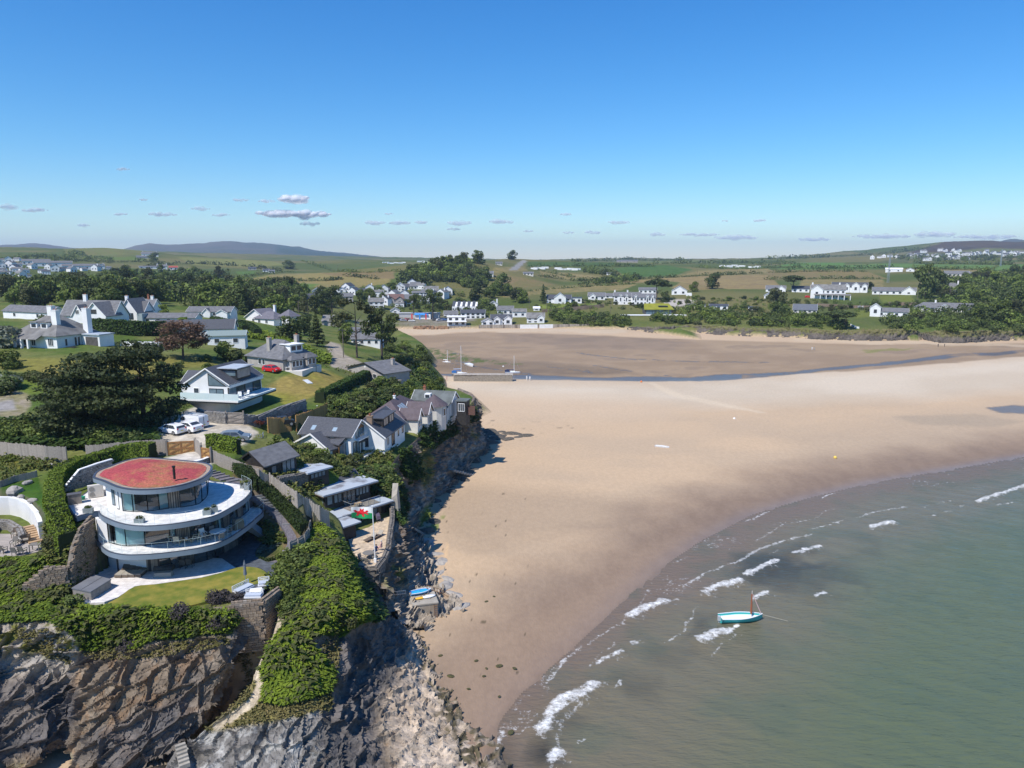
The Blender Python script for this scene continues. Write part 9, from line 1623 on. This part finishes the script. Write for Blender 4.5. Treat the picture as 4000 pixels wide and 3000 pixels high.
ctab('white_table','white garden table outside the grey bungalow',P(1190,1432,19.4),.3,1.5,.8,.75,WPL,WPL);ctab('white_table','small white table left of the bungalow bay',P(1125,1446,19.4),.3,1.0,.6,.7,WPL,WPL);chair('white_chair','white upright chair beside the bungalow bay',P(1145,1444,19.4),1,WPL,WPL,1.3)
# BOATHOUSE, BOATS, PEOPLE
a=P(1638,2423,.2);b=P(1712,2413,.2);d=b-a;t=T('boathouse','square concrete boathouse block with a flat roof and iron ladder on the sand','boathouse',a,atan2(d.y,d.x));L=d.length;MB().box(0,L,0,4.2,-.6,1.9).build('wall',mat('stained_concrete',(.42,.37,.30),(.24,.17,.11),scale=.7,rough=.95,detail=7,stretch=(1,1,.35),mixr=(.42,.7)),t);MB().box(-.9,L+.06,-.06,4.6,1.9,2.06).build('roof',CONC,t);MB().box(-1.1,-.003,.5,4.4,-.6,1.89).build('side_wall',CONC,t)
la=MB();
for x in (L-.5,L-.15):la.bar((x,-.07,.1),(x,-.07,1.85),.04)
for k in range(6):la.bar((L-.5,-.07,.3+k*.28),(L-.15,-.07,.3+k*.28),.035)
la.build('ladder',mat('rusty_iron',(.22,.11,.05),rough=.9),t);tp_=t.location+Vector((0,0,2.06))
def hull(name,L,B,D,hm,im,parent,bow=2.0,n=14,tr=.8):
 V,Qs=[],[]
 for i in range(n+1):
  s=i/n;hb=B/2*(1-max(0,(s-.4)/.6)**bow)*(tr+(1-tr)*min(1,s*2.5));z=D*(1+.28*max(0,s-.3)**2+.06*(1-s));k=D*.10*(1-s)+(D*.5*max(0,(s-.82)/.18)**2)
  for f,g_ in ((-1,1),(-.93,.55),(-.6,.14),(0,0),(.6,.14),(.93,.55),(1,1)):V.append((L*s,hb*f,k+(z-k)*g_))
 for i in range(n):
  for j in range(6):Qs.append((i*7+j,i*7+j+1,(i+1)*7+j+1,(i+1)*7+j))
 Qs.append(tuple(range(7)));o=MB().add(V,Qs).build(name,hm,parent,True)
 dk=MB().add([(L*.02+L*i/n*.97,V[i*7][1]*.93*s_,V[i*7][2]-(.03 if im[1]else D*.35))for i in range(n+1)for s_ in (1,-1)],[(2*i,2*i+1,2*i+3,2*i+2)for i in range(n)]);dk.build('deck',im[0],parent)
 g_=MB()
 for i in range(n):
  for q in (0,6):g_.bar(V[i*7+q],V[(i+1)*7+q],.06,.06)
 g_.build('gunwale',WPL,parent);return V
def boat(label,a,b,hm,B,D,deckm,cat='boat',name='sailing_boat',z=0.0):
 A,Bp=P(a[0],a[1],z),P(b[0],b[1],z);d=Bp-A;t=T(name,label,cat,A,atan2(d.y,d.x));hull('hull',d.length,d.length*B,d.length*D,hm,deckm,t);return t,d.length
TEAL=mat('teal_hull',(.03,.36,.36),rough=.3);WHH=mat('white_gelcoat',(.78,.79,.80),rough=.25,spec=.5);RUST=mat('rust_sailcloth',(.28,.085,.04),rough=.9);SPAR=mat('pale_spar',(.62,.55,.50),rough=.5);BLC=mat('blue_canvas',(.04,.16,.42),rough=.8)
t,L=boat('small teal hulled sailing dinghy with a furled rust sail moored in the shallows',(2812,2434),(2977,2424),TEAL,.34,.15,(WHH,False),z=-.05)
MB().tube((L*.74,0,.2),(L*.72,0,4.0),.05,.035).build('mast',SPAR,t);MB().tube((L*.73,.02,1.0),(L*.72,.02,3.6),.13,.07,7).build('furled_sail',RUST,t);MB().tube((L*.98,0,.75),(L*.74,0,3.5),.05,.05,6).build('furled_jib',mat('pink_cloth',(.62,.42,.40),rough=.9),t);MB().box(-.28,.02,-.16,.16,.35,.95).box(-.2,-.05,-.05,.05,-.3,.4).build('outboard',mat('outboard_grey',(.45,.46,.47),rough=.4),t)
for x in (.25,.5):MB().box(L*x,L*x+.25,-L*.13,L*.13,.5,.55).build('thwart',WHH,t)
MB().bar((L,0,.8),(L+3.2,-.6,.0),.03).build('mooring_line',ROPE,t)
def yacht(label,a,b,mh,canvas=None,boom=True):
 t,L=boat(label,a,b,WHH,.33,.15,(WHH,True));D=L*.15;MB().hexa([(L*.35,-L*.09,D),(L*.72,-L*.05,D),(L*.72,L*.05,D),(L*.35,L*.09,D),(L*.37,-L*.08,D+.45),(L*.66,-L*.045,D+.35),(L*.66,L*.045,D+.35),(L*.37,L*.08,D+.45)]).build('cabin',WHH,t);MB().tube((L*.6,0,D),(L*.6,0,D+mh),.09,.06,8).build('mast',WPL,t);r=MB().bar((L,0,D*1.1),(L*.6,0,D+mh*.95),.05).bar((0,0,D),(L*.6,0,D+mh),.03);r.build('rigging',STEEL,t);MB().bar((L*.62,-.5,D+mh*.6),(L*.62,.5,D+mh*.6),.05).build('spreader',WPL,t)
 if boom:MB().tube((L*.6,0,D+.9),(L*.1,0,D+.95),.12,.1,8).build('boom',canvas or WPL,t)
 if canvas:MB().box(0,L*.3,-L*.1,L*.1,D+.2,D+.8).build('cockpit_cover',canvas,t)
 MB().hexa([(L*.3,-.06,-.4),(L*.6,-.06,-.4),(L*.6,.06,-.4),(L*.3,.06,-.4),(L*.25,-.06,.2),(L*.65,-.06,.2),(L*.65,.06,.2),(L*.25,.06,.2)]).build('keel',DRK,t)
yacht('white yacht with blue covers and the tallest mast beside the stone jetty',(1765,1466),(1826,1466),10.5,BLC);yacht('white yacht with a bare mast at the far end of the jetty',(1972,1462),(2032,1462),6.3,mat('navy_cover',(.03,.04,.10),rough=.8));yacht('small white yacht aground close to the wooded headland',(1729,1418),(1761,1420),5.0)
t,L=boat('white motor boat with a cuddy aground right of the tall mast',(1822,1430),(1848,1438),WHH,.4,.2,(WHH,True),name='motor_boat');MB().hexa([(L*.3,-.6,.7),(L*.7,-.5,.7),(L*.7,.5,.7),(L*.3,.6,.7),(L*.35,-.55,1.5),(L*.6,-.45,1.5),(L*.6,.45,1.5),(L*.35,.55,1.5)]).build('cabin',WHH,t)
t,L=boat('white boat with a blue cover behind the tall masted yacht',(1772,1447),(1803,1446),WHH,.36,.18,(BLC,True),name='motor_boat');boat('white rowing skiff lying alone on the open sand',(2558,1748),(2614,1754),WHH,.36,.15,(CUSH,False),name='rowing_boat',z=.2)
t=T('rowing_boat','bright blue dinghy lying on the boathouse roof','boat',tp_+Matrix.Rotation(atan2(d.y,d.x),3,'Z')@Vector((-.7,2.6,.02)),.45);hull('hull',2.7,1.1,.36,mat('bright_blue_hull',(.03,.30,.68),rough=.4),(mat('blue_inside',(.03,.36,.75),rough=.5),False),t,3);t=T('kayak','white and yellow kayak beside the blue dinghy on the boathouse roof','kayak',tp_+Matrix.Rotation(atan2(d.y,d.x),3,'Z')@Vector((-.35,1.3,.02)),.42);MB().sphere((.75,0,.12),.75,12,6,0,(1,.36,.16)).build('yellow_half',mat('yellow_plastic',(.75,.42,.04),rough=.4),t,True);MB().sphere((1.75,0,.125),1.0,12,6,0,(1,.34,.15)).build('white_half',WHH,t,True)
def rail(name,label,pts,m,h=.9,n=6):
 ps=[P(*p)for p in pts];o=ps[0];t=T(name,label,'railing',o)
 for a,b in zip(ps[:-1],ps[1:]):
  a,b=a-o,b-o
  for z in (h,h*.5):MB().bar(a+Vector((0,0,z)),b+Vector((0,0,z)),.05).build('rail',m,t)
  for k in range(n+1):q=a+(b-a)*k/n;MB().bar(q,q+Vector((0,0,h)),.05).build('baluster',m,t)
rail('handrail','rusty handrail along the ramp behind the boathouse',[(1668,2312,2.2),(1728,2330,1.4),(1757,2348,.4)],MATS['rusty_iron']);rail('handrail','grey metal handrail on the rocks left of the boathouse',[(1500,2325,4.5),(1545,2335,3.6),(1585,2330,2.6)],STEEL,.8)
rail('stair_rail','near galvanised handrail of the long garden stair',[(1058,1738,16.4),(1110,1752,15.6),(1180,1812,14.6),(1215,1815,14.4),(1255,1838,13.8)],STEEL,1.0,5);rail('stair_rail','far galvanised handrail of the long garden stair',[(1068,1732,16.4),(1120,1746,15.6),(1190,1804,14.6),(1225,1808,14.4),(1262,1830,13.8)],STEEL,1.0,5);rail('stair_rail','galvanised railing round the dark stair landing',[(988,1726,17.2),(1026,1722,17.2),(1030,1712,17.2)],STEEL,1.0,4)
rail('terrace_rail','thin metal rail along the path edge below the flagpole bastion',[(1398,2240,7),(1440,2350,5.5),(1466,2400,4.4)],STEEL,.8,8)
tag(MB().box(0,3.4,0,3.0,-3,1.2).box(-.1,1.6,-1.4,-.02,0,.12).build('dark_retaining_wall',mat('dark_wall',(.05,.048,.045),rough=.9),None,False,P(925,1785,15.8)),'dark retaining wall and landing beneath the ivy screen','wall')
tag(MB().box(0,8.4,0,3.2,-1,2.3).box(8.4,21,0,3.6,-1,2.6).box(0,21.2,-.1,3.8,2.6,2.75).build('stone_jetty',brickmat('jetty_stone',(.46,.41,.34),(.36,.31,.26),(.25,.22,.18),1.6,.55,.04,.95,.04),None,False,P(1772,1494,0)),'pale stone jetty running out from the wooded headland','jetty')
for x,y,z,c,lb in ((2868,1640,.2,(.7,.7,.68),'white mooring buoy on the sand below the tyre tracks'),(3262,1792,.1,(.7,.5,.1),'yellow mooring buoy near the waterline'),(2505,1494,.2,(.7,.2,.05),'orange buoy at the edge of the stream'),(1966,1435,.1,(.7,.7,.7),'white buoy beside the harbour weed')):tag(MB().sphere((0,0,.3),.38,10,6).build('buoy',mat('buoy_%d'%x,c,rough=.5),None,True,P(x,y,z)),lb,'buoy')
def person(label,p,rz,shirt,legs,sit=False,s=1.0):
 t=T('person',label,'person',p,rz);t.scale=(s,s,s);h=.48 if sit else .92;K=[(0,0,h),(0,.02,h+.28),(0,.03,h+.52),(0,.02,h+.60),(0,-.01,h+.72)]
 E=[(0,1),(1,2),(2,3),(3,4)];Rr=[.15,.135,.15,.06,.10]
 for sx in (-1,1):
  n=len(K);K+=[(sx*.10,0,h-.04),(sx*.11,-.42,h)if sit else(sx*.11,-.03+.05*sx,.48),(sx*.11,-.44,.08)if sit else(sx*.12,.10*sx,.08),(sx*.12,-.55,.04)if sit else(sx*.13,.10*sx-.14,.04),(sx*.19,.02,h+.48),(sx*.26,-.02,h+.24),(sx*.22,-.22,h+.14)if sit else(sx*.27,-.08,h+.02)]
  E+=[(0,n),(n,n+1),(n+1,n+2),(n+2,n+3),(2,n+4),(n+4,n+5),(n+5,n+6)];Rr+=[.11,.075,.05,.045,.06,.048,.035]
 me=bpy.data.meshes.new('body');me.from_pydata(K,E,[]);o=bpy.data.objects.new('body',me);COL.objects.link(o);o.parent=t;md=o.modifiers.new('skin','SKIN');sv=me.skin_vertices[0].data
 for i,r in enumerate(Rr):sv[i].radius=(r,r*.8)
 sv[0].use_root=True;o.modifiers.new('sub','SUBSURF').levels=1;me.materials.append(mat('cloth_'+shirt[0],shirt[1],rough=.9));MB().sphere((0,.015,h+.76),.105,8,5).build('hair',mat('hair_'+legs,(.08,.05,.03)if legs=='dark' else(.5,.48,.45),rough=.9),t,True)
for x,y,z,rz,sh_,hr,sit,lb in [(1470,2165,8.05,-2.2,('navy',(.04,.06,.14)),'dark',True,'seated person in navy at the terrace parapet by the flagpole'),(1490,2150,8.05,-1.9,('pink',(.55,.34,.30)),'grey',True,'seated person in pale pink beside the one in navy'),(2058,1486,.3,.3,('white',(.75,.75,.75)),'grey',False,'person in white standing by the stream edge'),(2070,1487,.3,-.3,('white',(.75,.75,.75)),'dark',False,'second person in white with a bag by the stream'),(3172,1368,.3,.2,('white',(.75,.75,.75)),'dark',False,'person in white walking on the harbour flats'),(3181,1369,.3,.2,('grey',(.3,.3,.3)),'dark',False,'person in grey beside the walker in white'),(3664,1356,.3,.1,('black',(.03,.03,.03)),'dark',False,'first of two dark clothed walkers near the far rocks'),(3689,1356,.3,.6,('black',(.03,.03,.03)),'dark',False,'second of two dark clothed walkers near the far rocks'),(1745,1487,.4,0,('pink',(.55,.34,.3)),'dark',False,'person in pink at the landward end of the jetty')]:person(lb,P(x,y,z),rz,sh_,hr,sit,1.0)
t=T('pushchair','pushchair hung with bags beside the glass doors','pushchair',P(1478,2036,8.05),.5);MB().hexa([(-.25,-.3,.35),(.25,-.3,.35),(.25,.3,.5),(-.25,.3,.5),(-.25,-.2,.8),(.25,-.2,.8),(.25,.45,1.1),(-.25,.45,1.1)]).build('seat',mat('pram_cloth',(.10,.08,.12),rough=.9),t)
for sx in (-.25,.25):MB().tube((sx,-.3,.14),(sx*1.15,-.3,.14),.14,n=10).tube((sx,.3,.14),(sx*1.15,.3,.14),.14,n=10).build('wheel',TYR,t);MB().bar((sx,-.3,.14),(sx,.5,1.1),.03).build('handle',STEEL,t)
RW=random.Random(12);WM=[MB().sphere((0,0,0),.5,7,4,0,(1,.7,.12)).mesh('seaweed',mat('dark_seaweed',(.055,.05,.025),(.09,.085,.03),scale=6,rough=.9))]
for x,y in [(1735,2082),(1790,2195),(1818,2226),(1752,2235),(1748,2265),(1790,2290),(1780,2320),(1900,2350),(1820,2330),(1835,2325),(1930,2330),(1900,2610),(1950,2600),(1830,2690),(1760,2640),(1720,2560),(1860,2580),(1890,2640),(1950,2720),(1995,2860),(2010,2610)]:
 tag(link('seaweed_clump',WM[0],None,P(x,y,.18),RW.random()*6,RW.uniform(.4,.9)),'small dark clump of seaweed stranded on the sand','seaweed','stranded seaweed clumps')
dm_=TM['silver'][0]
for i,(x,y) in enumerate([(x0+RW.uniform(-3,3),y0+RW.uniform(-3,3))for x0,y0 in [(1095,2085),(1110,2092),(1085,2098),(1102,2106),(1090,2115),(1108,2118),(1082,2122),(1118,2112),(1060,2125),(1075,2136),(1060,2140),(1058,2150),(1030,2138),(1040,2145),(1022,2148),(1035,2155),(1012,2160),(1090,2130),(1028,2160),(1105,2082)]]):
 g=Pg(x,y);tag(link('garden_mound',dm_ if i>8 else TM['yshrub0'][0],None,g,i,(.7,.7,.45)),'rounded white flowering mound in the bed beside the slate path' if i>8 else 'rounded green mound in the bed beside the slate path','plant','white mounds' if i>8 else 'green mounds')
 # CLOUDS AND HAZE
def cloudmat(nm,amax,col):
 m=bpy.data.materials.new(nm);m.use_nodes=True;nt=m.node_tree;nt.nodes.clear();L=nt.links.new
 o=nod(nt,'ShaderNodeOutputMaterial');tr=nod(nt,'ShaderNodeBsdfTransparent');d=nod(nt,'ShaderNodeBsdfDiffuse');d.inputs[0].default_value=col;tl=nod(nt,'ShaderNodeBsdfTranslucent');tl.inputs[0].default_value=(.70,.70,.74,1)
 a=nod(nt,'ShaderNodeMixShader');a.inputs[0].default_value=.2;L(d.outputs[0],a.inputs[1]);L(tl.outputs[0],a.inputs[2])
 f=nod(nt,'ShaderNodeLayerWeight');f.inputs[0].default_value=.5;n=nod(nt,'ShaderNodeTexNoise');g=nod(nt,'ShaderNodeNewGeometry');n.inputs['Scale'].default_value=.006;n.inputs['Detail'].default_value=5;L(g.outputs['Position'],n.inputs[0])
 k=nod(nt,'ShaderNodeMath',operation='MULTIPLY_ADD');k.inputs[1].default_value=.9;L(n.outputs['Fac'],k.inputs[0]);L(f.outputs['Facing'],k.inputs[2])
 r=nod(nt,'ShaderNodeMapRange',interpolation_type='SMOOTHSTEP');r.inputs[1].default_value=.38;r.inputs[2].default_value=1.12;r.inputs[3].default_value=amax;r.inputs[4].default_value=0;L(k.outputs[0],r.inputs[0])
 x=nod(nt,'ShaderNodeMixShader');L(r.outputs[0],x.inputs[0]);L(tr.outputs[0],x.inputs[1]);L(a.outputs[0],x.inputs[2]);L(x.outputs[0],o.inputs[0]);return m
CLM=cloudmat('small_cloud',.27,(.9,.9,.92,1));CLB=cloudmat('bright_cloud',.8,(1,.98,.97,1));RCL=random.Random(2)
CL=[(1153,776,115,52,'tall puffy white cloud crowning the flat one over the blue moor'),(1144,835,330,46,'long flat white cloud above the blue moor'),(1040,785,70,22,0),(940,781,70,18,0),(778,815,80,24,0),(633,837,120,24,0),(470,837,60,14,0),(863,840,70,18,0),(1212,874,90,24,0),(325,880,55,20,0),(27,808,70,34,0),(135,821,110,24,0),(480,660,50,22,'faint wisp floating alone high above the moor'),(1465,869,90,24,0),(1560,871,90,24,0),(1646,867,55,20,0),(1795,871,110,26,0),(1772,894,60,14,0),(1957,865,110,28,'brighter small cloud over the straight hill road'),(2208,837,50,14,0),(2416,868,85,22,0),(2316,907,75,20,0),(2221,909,55,14,0),(2063,903,45,12,0),(2570,916,65,24,0),(2732,916,180,18,0),(2877,927,200,28,0),(2967,860,55,16,0),(2832,862,26,12,0),(3180,934,145,22,0),(3447,923,260,26,0),(3655,916,190,40,'pale heaped cloud left of the heather hill'),(3853,925,300,26,0),(560,780,40,10,0),(1520,835,40,10,0)]
for x,y,w_,h_,lb in CL:
 c=PY(x,y,16000);s=16000/F*1.02;b=MB();n=max(5,int(w_/h_*3.2))
 for k in range(n):
  t_=(k+.5)/n-.5;e=sqrt(max(.05,1-(2*t_)**2));r_=h_*s*.5*e*RCL.uniform(.6,1.05);b.sphere((t_*w_*s*.86+RCL.uniform(-.1,.1)*h_*s,RCL.uniform(-.5,.5)*h_*s,RCL.uniform(-.2,.12)*h_*s*e),r_*1.15,14,9,0,(RCL.uniform(1.0,1.7),1.2,.82),-.75)
 tag(b.build('cloud',CLB if lb and 'white cloud' in lb else CLM,None,True,c),lb or 'small flat grey white cloud low over the distant hills','cloud',None if lb else 'small clouds along the horizon')
hb=MB().box(-11900,11900,-400,11900,-4,300);hm=bpy.data.materials.new('haze');hm.use_nodes=True;nt=hm.node_tree;nt.nodes.clear();o=nod(nt,'ShaderNodeOutputMaterial');v=nod(nt,'ShaderNodeVolumePrincipled')
v.inputs['Color'].default_value=(.62,.79,1,1);v.inputs['Density'].default_value=9e-5;v.inputs['Anisotropy'].default_value=.1;nt.links.new(v.outputs[0],o.inputs['Volume'])
tag(hb.build('haze',hm),None,None,None,'stuff')
